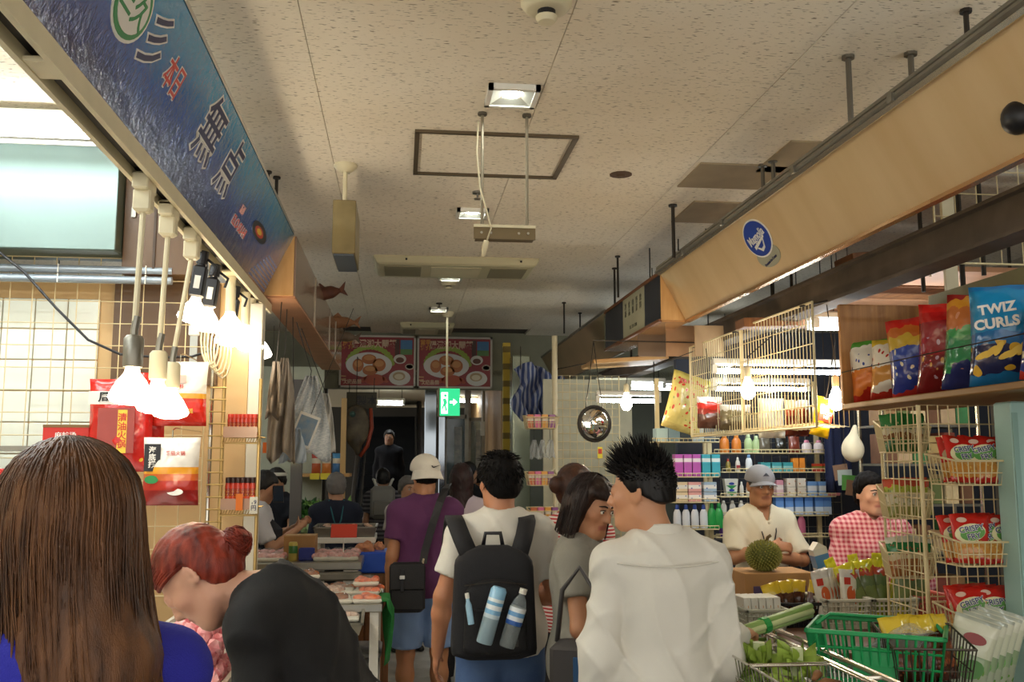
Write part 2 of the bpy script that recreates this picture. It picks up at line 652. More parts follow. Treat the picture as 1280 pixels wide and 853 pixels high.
# the printed fish near the far end
o = on_plane(322, 290, SB, nrm) + nrm * .0095
for k, (c, q, dx) in enumerate([('20242c', 1, 0), ('b8402a', .55, .012), ('d9b23c', .3, .02)]):
    MB().poly(ell(o + nrm * .0012 * k - Vector((0, 1, 0)) * dx, .19 * q, .035 * q, 20), .0015).build('printed_fish', mat('fish_ink%d' % k, c, .35), sign)
pm = MB()
for a in range(16):
    for b in range(8):
        c = SB + Vector((0, 4.55 + .034 * a, 0)) + up * (.02 + .02 * b) + nrm * .0092
        if b * .034 < .30 - a * .0 and a * .034 > b * .03:
            pm.poly(ell(c, .011, .007, 6), .001)
o = pm.build('dot_pattern', mat('pale_ink', 'a3a9cf', .4), sign)
o['kind'] = 'stuff'

# lighting rail under the blue sign
rail = thing('lighting_rail', 'long cream lighting rail fixed under the glossy blue fascia sign', 'rail')
RX, RZ = -.745, 2.445
bm = MB().box((RX - .03, 3.05, RZ), (.014, 4.5, .05)).box((RX + .03, 3.05, RZ), (.014, 4.5, .05)).box((RX, 3.05, RZ + .02), (.06, 4.5, .012))
bm.build('channel', M_cream, rail)
MB().box((RX, 3.05, RZ + .010), (.045, 4.48, .006)).build('slot', M_black, rail)
for y in (2.0, 3.1, 4.2):
    MB().box((RX, y, RZ - .016), (.05, .1, .012), bev=.003).build('joint_cover', M_cream, rail)

# brown box sign following it
bsign = thing('box_sign', 'box sign with reflective brown picture front and bare plywood end', 'sign')
bm = MB().poly([(-.575, 5.115, 2.815), (-.575, 5.115, 2.49), (-.735, 5.115, 2.49)], .018)
bm.build('end_panel', mat('pale_plywood', 'dcae72', .5, col2='cf9c5c', vscale=5, stretch=(6, 1, 1)), bsign)
m = mat('brown_picture', '8b6a4e', .22, coat=.5, col2='a58b78', vscale=2.2, var=.2)
bm = MB().box((-.575, 7.15, 2.652), (.018, 4.05, .325))
bm.build('sign_face', m, bsign)
MB().box((-.655, 7.15, 2.485), (.178, 4.05, .014)).build('underside', mat('pinkish_ply', 'b78562', .6, var=.1), bsign)
for y in (6.3, 7.6, 8.3):
    MB().box((-.564, y, 2.652), (.006, .02, .325)).build('front_strip', mat('silver_strip', 'b5ac9c', .3, .7), bsign)

# right: beige slanted fascia
QB, QT = Vector((1.80, 0, 2.505)), Vector((1.63, 0, 2.815))
qup = (QT - QB).normalized()
qn = Vector((0, -1, 0)).cross(qup).normalized()
fas = thing('fascia_sign', 'long blank beige fascia board with blue oval badge', 'sign')
m = mat('beige_fascia', 'd6b98c', .35, col2='cbab7b', vscale=2.2, stretch=(1, 3, .4), bump=.05, coat=.15)
MB().poly([(QB.x, .6, QB.z), (QB.x, 5.86, QB.z), (QT.x, 5.86, QT.z), (QT.x, .6, QT.z)], .016).build('sign_face', m, fas)
MB().tube([(QT.x - .016, .6, QT.z + .006), (QT.x - .016, 5.9, QT.z + .006)], .013, 6).tube([(QT.x - .004, .6, QT.z + .03), (QT.x - .004, 5.9, QT.z + .03)], .016, 6).build('top_pipe', M_dsteel, fas, SM)
MB().box((QT.x - .012, 3.2, QT.z - .016), (.016, 5.3, .018), rot=(0, -.3, 0)).build('top_edge', mat('bright_trim', 'd8d0bf', .2, .9), fas)
MB().box((QB.x - .006, 3.2, QB.z - .006), (.03, 5.3, .014)).build('bottom_edge', mat('copper_trim', 'c99c6c', .25, .7), fas)
for y in (2.1, 2.9, 3.7, 4.6, 5.3):
    MB().box((QT.x - .028, y, QT.z + .004), (.012, .03, .03)).build('pipe_clip', M_dsteel, fas)
# the oval badge with a grey tab below it
o = on_plane(949, 297, QB, qn) - qn * 0
if (EYE - o).dot(qn) < 0: qn = -qn
xr = Vector((0, -1, 0))
o = o + qn * .0095
tab = o - qup * .098 + xr * .012
MB().poly(ell(tab, .13, .056, 28, xr, qup) , .002).build('badge_tab', mat('grey_tab', '9c9a84', .5), fas)
MB().poly(ell(o + qn * .001, .145, .098, 32, xr, qup), .003).build('badge_rim', M_whiteink, fas)
MB().poly(ell(o + qn * .0025, .135, .09, 32, xr, qup), .003).build('badge_field', mat('badge_blue', '1f3fa0', .3), fas)
a = math.radians(8)
xa = xr * math.cos(a) + qup * math.sin(a)
ya = qup * math.cos(a) - xr * math.sin(a)
text('Magnolia', .062, M_whiteink, fas, M=frame_of(o + qn * .005 + qup * .01, xa, ya), bold=.012, sx=.95)
MB().poly([o + qn * .005 + xa * u + ya * v for u, v in ((-.07, -.038), (.075, -.018), (.078, -.008), (-.07, -.02))], .001).build('badge_swoosh', M_whiteink, fas)
MB().poly([o + qn * .005 + xa * u + ya * v for u, v in ((-.05, -.036), (-.01, -.068), (.03, -.06), (.06, -.02), (.05, -.02), (.025, -.048), (-.01, -.052), (-.035, -.036))], .001).build('badge_leaf', M_whiteink, fas)
text('Premium Ice Cream', .021, M_navyink, fas, M=frame_of(tab + qn * .002 - qup * .026, xa, ya), bold=.01, sx=.95)

# navy box sign
nav = thing('box_sign', 'navy box sign with pale taped notice and plywood end', 'sign')
M_navy = mat('navy_panel', '232a38', .5, var=.1)
MB().box((1.637, 6.70, 2.66), (.014, 1.66, .30)).build('sign_face', M_navy, nav)
MB().poly([(1.63, 5.875, 2.81), (1.63, 5.875, 2.51), (1.80, 5.875, 2.51)], .016).build('end_panel', mat('pale_plywood', 'dcae72'), nav)
MB().box((1.72, 6.70, 2.505), (.18, 1.66, .012)).build('underside', mat('varnished_ply', 'b98752', .18, coat=.6), nav)
MB().box((1.626, 6.70, 2.507), (.02, 1.66, .018)).box((1.626, 6.70, 2.812), (.02, 1.66, .018)).build('edge_trim', M_wood2, nav)
MB().box((1.627, 6.58, 2.665), (.004, .62, .29)).build('notice_paper', mat('pale_paper', 'b7b79c', .7, var=.05), nav)
fm = frame_of((1.6235, 6.58, 2.68), (0, -1, 0), (0, 0, 1))
for k, s in enumerate(['冷凍', '食品', '肉類', '野菜', '飲料']):
    text('\n'.join(s), .055, mat('grey_ink', '5b5c50', .6), nav, M=fm @ Matrix.Translation((-.22 + .11 * k, .03, 0)), sx=1)
text('TEL 3731-1208', .035, mat('grey_ink'), nav, M=fm @ Matrix.Translation((0, -.11, 0)))

# far slanted metal fascia
fas2 = thing('fascia_sign', 'blank brushed-metal fascia beyond the navy box sign', 'sign')
MB().poly([(QB.x, 7.56, QB.z), (QB.x, 11.0, QB.z), (QT.x, 11.0, QT.z), (QT.x, 7.56, QT.z)], .016).build('sign_face', mat('brushed_brass', 'a8916c', .3, .75, var=.12, vscale=2), fas2)
MB().tube([(QT.x - .01, 7.5, QT.z + .01), (QT.x - .01, 11.0, QT.z + .01)], .012, 6).tube([(QB.x - .01, 7.56, QB.z - .006), (QB.x - .01, 11.0, QB.z - .006)], .008, 6).build('edge_pipe', M_dsteel, fas2, SM)
MB().poly([(1.63, 7.57, 2.81), (1.63, 7.57, 2.51), (1.80, 7.57, 2.51)], .012).build('end_panel', mat('grey_green_board', '77775f', .6), fas2)
MB().tube([(1.655, 7.55, 2.77), (1.76, 7.55, 2.56)], .008, 6).build('brace', M_cream, fas2)

# ------------------------------------------------------------------ ceiling fittings over the aisle
def smoke_detector(px, py, label, s=1.0):
    p = PZ(px, py, CEIL)
    t = thing('smoke_detector', label, 'smoke detector', p)
    MB().lathe([(.0, 0), (.085 * s, 0), (.085 * s, -.012), (.07 * s, -.03), (.06 * s, -.032), (0, -.033)][::-1], n=20).build('base', M_cream, t, SM)
    MB().lathe([(.0, -.075 * s), (.028 * s, -.072 * s), (.036 * s, -.06 * s), (.036 * s, -.052 * s), (0, -.052 * s)], n=16).build('sensor_cap', M_cream, t, SM)
    MB().lathe([(.0, -.053 * s), (.03 * s, -.053 * s), (.03 * s, -.03), (0, -.03)], n=16).build('dark_gap', M_black, t)
    return t
smoke_detector(683, 2, 'round cream smoke detector on the ceiling above the square downlight')
smoke_detector(561, 353, 'small cream smoke detector on the ceiling beyond the air conditioner', .8)

def downlight(px, py, label, s=.15, on=True):
    p = PZ(px, py, CEIL)
    t = thing('downlight', label, 'downlight', p)
    b = MB()
    for sx, sy, w, l in ((0, 1, 2 * s, .02), (0, -1, 2 * s, .02), (1, 0, .02, 2 * s), (-1, 0, .02, 2 * s)):
        b.box((sx * (s - .01), sy * (s - .01), -.012), (w if l == .02 else .02, l if l == .02 else 2 * s, .024))
    b.build('frame', M_white, t)
    b = MB()
    q, h = s - .02, .045
    vs = [(-q, -q, -.02), (q, -q, -.02), (q, q, -.02), (-q, q, -.02), (-h, -h, -.003), (h, -h, -.003), (h, h, -.003), (-h, h, -.003)]
    b.add(vs, [(0, 1, 5, 4), (1, 2, 6, 5), (2, 3, 7, 6), (3, 0, 4, 7)])
    b.build('reflector', mat('satin_reflector', 'cfd0c6', .35, .6), t)
    MB().lathe([(.035, -.007), (.035, -.003)], n=14).build('lamp_disc', mat('downlight_glow', 'f6fbf4', .4, emit=70), t)
    return t
downlight(640, 117, 'square downlight on the ceiling between smoke detector and access hatch', .105)
downlight(590, 265, 'square downlight on the ceiling behind the hanging bracket', .095)
downlight(563, 346, 'square downlight just beyond the ceiling air conditioner', .095)
downlight(548, 386, 'square downlight nearest the crab posters', .095)

# access hatch
c4 = [PZ(*q, CEIL) for q in ((524, 163), (722, 170), (692, 221), (517, 215))]
x0, x1 = (c4[0].x + c4[3].x) / 2, (c4[1].x + c4[2].x) / 2
y0, y1 = (c4[2].y + c4[3].y) / 2, (c4[0].y + c4[1].y) / 2
hatch = thing('access_hatch', 'rectangular ceiling access hatch with brown metal frame', 'hatch', ((x0 + x1) / 2, (y0 + y1) / 2, CEIL))
w, l = x1 - x0, abs(y1 - y0)
b = MB()
for sx in (-1, 1): b.box((sx * w / 2, 0, -.006), (.022, l, .014))
for sy in (-1, 1): b.box((0, sy * l / 2, -.006), (w + .022, .022, .014))
b.build('frame', mat('brown_metal', '6b5d48', .45, .5), hatch)
MB().box((0, 0, -.002), (w - .05, l - .05, .006)).build('panel', M_ceil, hatch)

# hanging bracket on two rods
A, B_ = PZ(603, 141, CEIL), PZ(659, 142, CEIL)
brk = thing('hanging_bracket', 'empty sign bracket hanging on two thin rods from the ceiling', 'bracket', (0, 0, 0))
zb = P(600, 283, A.y).z
for q in (A, B_):
    b = MB().tube([(q.x, A.y, CEIL), (q.x, A.y, zb)], .007, 6)
    b.build('rod', mat('pale_rod', '9a927f', .45, .6), brk)
    MB().lathe([(.02, CEIL - .012), (.02, CEIL)], (q.x, A.y, 0), 8).build('rod_flange', M_rod, brk)
mx = (A.x + B_.x) / 2
MB().box((mx, A.y, zb), (.265, .03, .012)).build('top_bar', M_cream, brk)
MB().box((mx, A.y - .004, zb - .03), (.265, .012, .05)).box((mx, A.y + .02, zb - .053), (.25, .05, .006)).build('plate', mat('brown_plate', '7a6a4c', .4, .4), brk)
for sx in (-.1, -.06, .06, .1):
    MB().lathe([(.006, 0), (.006, .004)], (mx + sx, A.y - .012, zb - .03), 8, rot=(PI / 2, 0, 0)).build('bolt', M_chrome, brk)
cab = thing('power_cable', 'cream power cable with plug dangling from the hanging bracket', 'cable')
c0 = P(598, 156, A.y)
pts = [P(x, y, A.y - .02) for x, y in ((598, 152), (596, 190), (600, 235), (608, 262), (614, 285), (608, 303))]
MB().tube(pts, .004, 5).build('cord', M_cream, cab, True)
MB().tube([P(608, 301, A.y - .02), P(606, 309, A.y - .02), P(604, 321, A.y - .02)], [.012, .014, .009], 8).build('plug', M_cream, cab, True)

# ceiling air conditioners
def aircon(pa, pb, pc, pd, label):
    c = [PZ(*q, CEIL) for q in (pa, pb, pc, pd)]
    x0, x1 = (c[0].x + c[3].x) / 2, (c[1].x + c[2].x) / 2
    y0, y1 = (c[0].y + c[1].y) / 2, (c[2].y + c[3].y) / 2
    t = thing('air_conditioner', label, 'air conditioner', ((x0 + x1) / 2, (y0 + y1) / 2, CEIL))
    w, l = x1 - x0, abs(y1 - y0)
    MB().box((0, 0, -.03), (w, l, .06), rot=(PI, 0, 0), bev=.012, taper=(.94, .86)).build('casing', mat('aircon_cream', 'c9c2a0', .4), t)
    for sx in (-1, 1):
        MB().box((sx * w * .32, 0, -.062), (w * .22, l * .6, .006)).build('louvre', mat('louvre_grey', '8b8469', .5), t)
    MB().box((0, 0, -.062), (w * .3, l * .6, .005), bev=.002).build('centre_panel', M_cream, t)
    for sx in (-.3, .38):
        MB().box((sx * w, -l / 2 - .002, -.03), (.015, .006, .015)).build('clip', M_black, t)
    return t
aircon((463, 318), (685, 323), (655, 342), (470, 339), 'long flat cream air conditioner on the ceiling')
aircon((499, 402), (568, 404), (566, 414), (500, 412), 'small slim ceiling air vent just before the crab posters')
def small(px, py, label, name, cat, prof, m):
    p = PZ(px, py, CEIL)
    o = MB().lathe(prof, n=12).build(name, m, None, SM, loc=p)
    return tag(o, label, cat)
spr = [(.0, -.045), (.02, -.043), (.02, -.038), (.006, -.036), (.006, -.012), (.03, -.01), (.03, 0)]
small(597, 240, 'small brass sprinkler head beside the second downlight', 'sprinkler_head', 'sprinkler', spr, M_dsteel)
small(549, 379, 'dark sprinkler head on the ceiling near the crab posters', 'sprinkler_head', 'sprinkler', spr, M_drod)
small(552, 392, 'flat round cream cover on the ceiling before the posters', 'ceiling_cover', 'cover', [(0, -.02), (.1, -.016), (.12, 0)], M_cream)
small(776, 218, 'broken round ceiling fitting with a dark torn hole', 'ceiling_cover', 'cover', [(0, -.012), (.02, -.014), (.022, -.006), (.06, -.004), (.06, 0)], mat('torn_brown', '5a4330', .8))

# edge-on hanging box sign
q = PZ(432, 206, CEIL)
hb = thing('hanging_box_sign', 'metal box sign hanging on one ceiling rod, seen edge on', 'sign', (q.x, q.y, 0))
zt, zb = P(430, 251, q.y).z, P(430, 318, q.y).z
MB().lathe([(.0, CEIL - .04), (.035, CEIL - .035), (.06, CEIL - .012), (.06, CEIL)], n=16).build('flange', M_cream, hb, SM)
MB().tube([(0, 0, CEIL - .02), (0, 0, zt)], .012, 8).build('rod', M_cream, hb)
MB().box((0, .2, (zt + zb) / 2), (.115, .44, zt - zb), bev=.004).build('casing', mat('brassy_metal', '8d7e58', .35, .6, var=.2), hb)
MB().box((0, .2, zb - .004), (.10, .42, .01)).build('underside', mat('blue_grey_plate', '4d5560', .4, .3), hb)

# rods that carry the signs
def rod(px, py, z1, label, r=.011, m=None, px2=None):
    p = PZ(px, py, CEIL)
    t = thing('ceiling_rod', label, 'rod', p, group='threaded rods carrying the fascia signs')
    MB().tube([(0, 0, 0), (0, 0, z1 - CEIL)], r, 6).build('rod_shaft', m or M_rod, t)
    MB().lathe([(r * 2.2, -.012), (r * 2.2, 0)], n=8).build('rod_flange', m or M_rod, t)
    return t
LBR = 'grey rod from the ceiling to the beige fascia board'
for (x, y) in ((1060, 70), (1138, 66), (953, 206), (966, 200)): rod(x, y, 2.80, LBR)
rod(1207, 12, 2.80, LBR, .009, M_drod)
LBN = 'dark thin rod from the ceiling to the navy box sign'
rod(841, 256, 2.80, 'dark rod at the join of beige fascia and navy box sign', .012, M_drod)
rod(772, 320, 2.81, LBN, .009, M_drod)
rod(768, 335, 2.81, LBN, .009, M_drod)
LBF = 'dark thin rod from the ceiling to the brushed-metal fascia'
for (x, y) in ((705, 378), (725, 391)): rod(x, y, 2.82, LBF, .009, M_drod)
LBL = 'dark rod from the ceiling behind the end of the blue sign'
for (x, y) in ((335, 214), (346, 221), (361, 293)): rod(x, y, 2.70, LBL, .009, M_drod)
p = PZ(1182, 46, CEIL)
p = PX(1186, 300, 2.56)
hp = thing('hanger_post', 'cream flat steel hanger post behind the beige fascia board', 'post', (2.56, p.y, 0))
MB().box((0, 0, 2.73), (.06, .02, .78)).build('bar', M_cream, hp)
MB().box((0, -.02, CEIL - .01), (.11, .1, .012)).build('foot_plate', M_cream, hp)
for px, py in ((1145, 262), (1218, 225)):
    rod(px, py - 75, 2.42, 'black rod hanging behind the beige fascia board', .010, M_drod)

M_patch = mat('ceiling_patch_board', '9c8a6c', .8, var=.08)
for qd, lb in ((((876, 208), (962, 206), (958, 231), (868, 233)), 'brown patch board on the ceiling beside the paired grey rods'), (((984, 180), (1060, 178), (1040, 214), (972, 214)), 'brown patch board on the ceiling behind the beige fascia'), (((866, 255), (935, 253), (928, 275), (858, 277)), 'brown patch board on the ceiling nearest the dark rod')):
    c = [PZ(*q, CEIL) for q in qd]
    xs, ys = sorted(q.x for q in c), sorted(q.y for q in c)
    t = thing('patch_board', lb, 'board', ((xs[1] + xs[2]) / 2, (ys[0] + ys[3]) / 2, CEIL))
    MB().box((0, 0, -.004), (xs[3] - xs[0], ys[3] - ys[0], .008)).build('panel', M_patch, t)
# ------------------------------------------------------------------ lamps
def tube_light(x0, x1, y, z, label, n=1, ceil=True, group=None, housing=True):
    t = thing('fluorescent_light', label, 'light', ((x0 + x1) / 2, y, z), group=group)
    L = x1 - x0
    if housing:
        MB().box((0, 0, .055), (L, .12 if n > 1 else .045, .04), bev=.008).build('housing', M_white, t)
    top = CEIL if y < END else 2.63
    if top - z > .12:
        for sx in ((1,) if x0 > 0 else (-1, 1)): MB().tube([(sx * L * .4, 0, .07), (sx * L * .4, 0, top - z)], .004, 4).build('suspension_wire', M_drod, t)
    for k in range(n):
        yy = (k - (n - 1) / 2) * .09
        MB().tube([(-L / 2 + .03, yy, 0), (L / 2 - .03, yy, 0)], .015, 8).build('tube', M_tube, t)
        for sx in (-1, 1):
            MB().box((sx * (L / 2 - .015), yy, .012), (.03, .03, .05)).build('lamp_holder', M_white, t)
    return t
GL = 'fluorescent lights above the near left stall'
LT = 'ceiling fluorescent light above the near left stall'
tube_light(-2.75, -1.27, 4.15, 3.02, 'double fluorescent light on the ceiling in front of the steel hood', 2)
tube_light(-2.75, -1.27, 3.2, 3.02, LT, 2, group=GL)
tube_light(-2.75, -1.27, 2.0, 3.02, LT, 2, group=GL)
tube_light(-2.75, -1.27, .6, 3.02, LT, 2, group=GL)
a, b2 = P(890, 464, 5.5), P(1062, 464, 5.5)
tube_light(a.x, b2.x, 5.5, a.z, 'long white fluorescent light hanging over the man in the grey cap')
a, b2 = P(890, 486, 6.3), P(1012, 486, 6.3)
tube_light(a.x, b2.x, 6.3, a.z, 'shorter fluorescent light in front of the toiletry shelves')
a, b2 = P(745, 483, 8.0), P(832, 483, 8.0)
tube_light(a.x, b2.x, 8.0, a.z, 'upper fluorescent light behind the round convex mirror')
a, b2 = P(745, 501, 7.2), P(826, 501, 7.2)
tube_light(a.x, b2.x, 7.2, a.z, 'lower fluorescent light behind the round convex mirror')
a, b2 = P(1012, 408, 4.9), P(1075, 408, 4.9)
tube_light(a.x, b2.x + .6, 4.9, a.z, 'fluorescent light behind the plywood end of the snack shelf', 2)
a, b2 = P(470, 505, 13.5), P(506, 505, 13.5)
tube_light(a.x, b2.x, 13.5, a.z, 'fluorescent light in the low hall beyond the posters', 2)
tube_light(-2.4, -1.2, 6.6, 2.5, 'fluorescent light over the vegetable and meat stall', 1)
tube_light(-2.6, -1.3, 8.6, 2.5, 'fluorescent light over the vegetables at the back', 1)
tube_light(2.2, 3.4, 9.4, 2.35, 'fluorescent light behind the brushed-metal fascia', 2)  # added fill lamp, hidden by the fascia, to brighten the posters
tube_light(2.3, 3.6, 2.2, 2.7, 'fluorescent light over the snack shelves', 2)

def par_bulb(m, parent, z=0, s=1.0):
    """reflector bulb hanging with its face down, neck at z"""
    return MB().lathe([(.0, -.112 * s), (.03 * s, -.111 * s), (.055 * s, -.102 * s), (.062 * s, -.09 * s), (.058 * s, -.078 * s), (.04 * s, -.045 * s), (.022 * s, -.022 * s), (.016 * s, 0)][::1], (0, 0, z), 16).build('bulb', m, parent, True)
PEND = [(2.80, 168, 413, 'pendant rod lamp with silver socket, first under the blue sign'),
        (3.10, 199, 433, 'pendant rod lamp with cream socket between two other pendant lamps'),
        (3.45, 216, 448, 'pendant rod lamp next to the black spot lamps')]
for Y, bx, by, lab in PEND:
    e = P(bx, by, Y)
    t = thing('pendant_lamp', lab, 'lamp', (e.x, Y, e.z), group=None)
    top = Vector((RX, Y, RZ - .03)) - Vector((e.x, Y, e.z))
    MB().box(top + Vector((0, 0, .0)), (.045, .1, .05), bev=.006).box(top + Vector((0, 0, -.05)), (.05, .05, .07), bev=.008).build('rail_adaptor', M_cream, t)
    MB().tube([top + Vector((0, 0, -.08)), (0, 0, .0)], .0085, 8).build('rod_shaft', M_cream, t, SM)
    MB().tube([(.006, 0, .04), (0, 0, .0), (0, 0, -.04)], .011, 8).build('clamp', M_dsteel, t, SM)
    MB().lathe([(.026, -.105), (.028, -.1), (.028, -.025), (.02, -.015), (0, -.015)][::1], n=14).build('socket', M_dsteel if Y < 3 else M_cream, t, SM)
    par_bulb(M_bulb, t, -.10, 1.0)
BLK = [3.75, 4.0, 4.5, 4.98]
for k, Y in enumerate(BLK):
    t = thing('spot_lamp', 'black track spot lamp on the cream rail, %s after the pendant rod lamps' % ('first', 'second', 'third', 'fourth')[k], 'lamp', (RX - .02, Y, RZ - .02), (0, .12, 0), group='black spot lamps on the rail')
    MB().lathe([(.022, -.05), (.022, 0)], n=12).lathe([(.016, -.06), (.016, -.05)], n=12).build('rail_adaptor', M_black, t, SM)
    MB().box((0, 0, -.12), (.05, .05, .125), bev=.008).build('lamp_body', M_black, t)
    MB().box((0, -.0265, -.125), (.022, .002, .05)).build('sticker', M_white, t)
    MB().tube([(.02, .0, -.03), (.055, .01, -.05), (.05, .0, -.09)], .006, 5).build('lead', M_black, t, True)
    par_bulb(M_bulb, t, -.175, .95)
for k, Y in enumerate([4.25, 4.66, 4.84, 5.16]):
    lit = k == 0
    t = thing('spot_lamp', 'white track spot lamp with bright bulb between the black ones' if lit else 'white track spot lamp with milky bulb, %s towards the plywood sign end' % ('', 'first', 'second', 'third')[k], 'lamp', (RX, Y, RZ - .02), (0, 0, 0), group=None if lit else 'white spot lamps at the rail end')
    MB().lathe([(.02, -.05), (.022, 0)], n=12).build('rail_adaptor', M_cream, t, SM)
    MB().lathe([(.022, -.16), (.022, -.05)], n=12).build('lamp_body', M_cream, t, SM)
    par_bulb(M_bulb if lit else mat('milky_bulb', 'fff2df', .3, emit=9), t, -.15, 1.05)

def bare_bulb(px, py, Y, label, cord=.25, s=1.0):
    p = P(px, py, Y)
    t = thing('bare_bulb', label, 'bulb', p)
    MB().lathe([(0, -.065 * s), (.02 * s, -.06 * s), (.034 * s, -.04 * s), (.036 * s, -.02 * s), (.028 * s, .01 * s), (.016 * s, .04 * s), (.013 * s, .055 * s)], n=16).build('glass', M_bare, t, True)
    MB().lathe([(.016, .05), (.018, .06), (.018, .1), (.008, .11)], n=10).build('socket', M_cream, t, SM)
    MB().tube([(0, 0, .1), (.01, .01, .16), (2.07 - p.x, 0, 2.40 - p.z)], .003, 5).build('cord', M_drod, t)
    return t
bare_bulb(678, 503, 8.4, 'bare bulb glowing in front of the blue striped sheet', .35, .8)
bare_bulb(783, 501, 6.1, 'bare bulb glowing beside the round convex mirror', .3)
bare_bulb(935, 484, 4.75, 'bare bulb glowing behind the hanging wire racks', .3)
bare_bulb(1045, 497, 4.45, 'bare bulb glowing beside the plywood end of the snack shelf', .4)

# ------------------------------------------------------------------ people: implicit bodies turned into one continuous mesh
def V(*a): return np.array(a, dtype=float)

class SDF:
    """a smooth union of tapered limbs and ellipsoids, sampled on a grid and meshed"""
    def __init__(s, h):
        s.h, s.ops = h, []
    def cone(s, a, b, ra, rb, k=.03, flat=None, sub=False):
        s.ops.append(('c', V(*a), V(*b), ra, rb, k, flat, sub)); return s
    def ell(s, c, r, rot=None, k=.03, sub=False):
        s.ops.append(('e', V(*c), V(*r), None if rot is None else np.array(rot), k, sub)); return s
    def cut(s, p, n):
        n = V(*n); s.ops.append(('p', V(*p), n / np.linalg.norm(n))); return s
    def fold(s, fn):
        s.ops.append(('f', fn)); return s
    def mesh(s):
        h = s.h
        lo, hi = V(9, 9, 9), V(-9, -9, -9)
        for o in s.ops:
            if o[0] == 'c' and not o[7]:
                r = max(o[3], o[4])
                lo = np.minimum(lo, np.minimum(o[1], o[2]) - r); hi = np.maximum(hi, np.maximum(o[1], o[2]) + r)
            elif o[0] == 'e' and not o[5]:
                r = max(o[2]) if o[3] is not None else o[2]
                lo = np.minimum(lo, o[1] - r); hi = np.maximum(hi, o[1] + r)
        lo = lo - 3 * h - .012; hi = hi + 3 * h + .012
        n = np.ceil((hi - lo) / h).astype(int) + 1
        ax = [lo[i] + h * np.arange(n[i]) for i in range(3)]
        F = np.full(n, .2)
        for o in s.ops:
            if o[0] in 'ce':
                if o[0] == 'c':
                    r = max(o[3], o[4]); k = o[5]
                    a, b = np.minimum(o[1], o[2]) - r, np.maximum(o[1], o[2]) + r
                else:
                    r = max(o[2]); k = o[4]
                    a, b = o[1] - (r if o[3] is not None else o[2]), o[1] + (r if o[3] is not None else o[2])
                m = k + 3 * h
                i0 = np.clip(np.floor((a - m - lo) / h).astype(int), 0, n - 1)
                i1 = np.clip(np.ceil((b + m - lo) / h).astype(int) + 1, 1, n)
                if (i1 <= i0).any(): continue
                sl = tuple(slice(p, q) for p, q in zip(i0, i1))
                X, Y, Z = np.meshgrid(*[ax[i][sl[i]] for i in range(3)], indexing='ij', sparse=True)
                if o[0] == 'c':
                    A, B = o[1], o[2]
                    d = B - A
                    L = max(d @ d, 1e-12)
                    t = np.clip(((X - A[0]) * d[0] + (Y - A[1]) * d[1] + (Z - A[2]) * d[2]) / L, 0, 1)
                    D = np.sqrt((X - A[0] - t * d[0]) ** 2 + (Y - A[1] - t * d[1]) ** 2 + (Z - A[2] - t * d[2]) ** 2) - (o[3] + (o[4] - o[3]) * t)
                    if o[6]:
                        D = np.maximum(D, ((X - B[0]) * d[0] + (Y - B[1]) * d[1] + (Z - B[2]) * d[2]) / math.sqrt(L))
                    sub = o[7]
                else:
                    x, y, z = X - o[1][0], Y - o[1][1], Z - o[1][2]
                    if o[3] is not None:
                        m3 = o[3]
                        x, y, z = (m3[0, 0] * x + m3[1, 0] * y + m3[2, 0] * z, m3[0, 1] * x + m3[1, 1] * y + m3[2, 1] * z, m3[0, 2] * x + m3[1, 2] * y + m3[2, 2] * z)
                    rr = o[2]
                    k0 = np.sqrt((x / rr[0]) ** 2 + (y / rr[1]) ** 2 + (z / rr[2]) ** 2)
                    k1 = np.sqrt((x / rr[0] ** 2) ** 2 + (y / rr[1] ** 2) ** 2 + (z / rr[2] ** 2) ** 2) + 1e-9
                    D = k0 * (k0 - 1) / k1
                    sub = o[5]
                f = F[sl]
                if sub:
                    D = -D
                    hh = np.clip(k - np.abs(f - D), 0, None) / k
                    F[sl] = np.maximum(f, D) + hh * hh * k * .25
                else:
                    hh = np.clip(k - np.abs(f - D), 0, None) / k
                    F[sl] = np.minimum(f, D) - hh * hh * k * .25
            else:
                X, Y, Z = np.meshgrid(*ax, indexing='ij', sparse=True)
                if o[0] == 'p':
                    D = (X - o[1][0]) * o[2][0] + (Y - o[1][1]) * o[2][1] + (Z - o[1][2]) * o[2][2]
                    F = np.maximum(F, D)
                else:
                    F = F + o[1](X, Y, Z)
        return surface_net(F, lo, h)

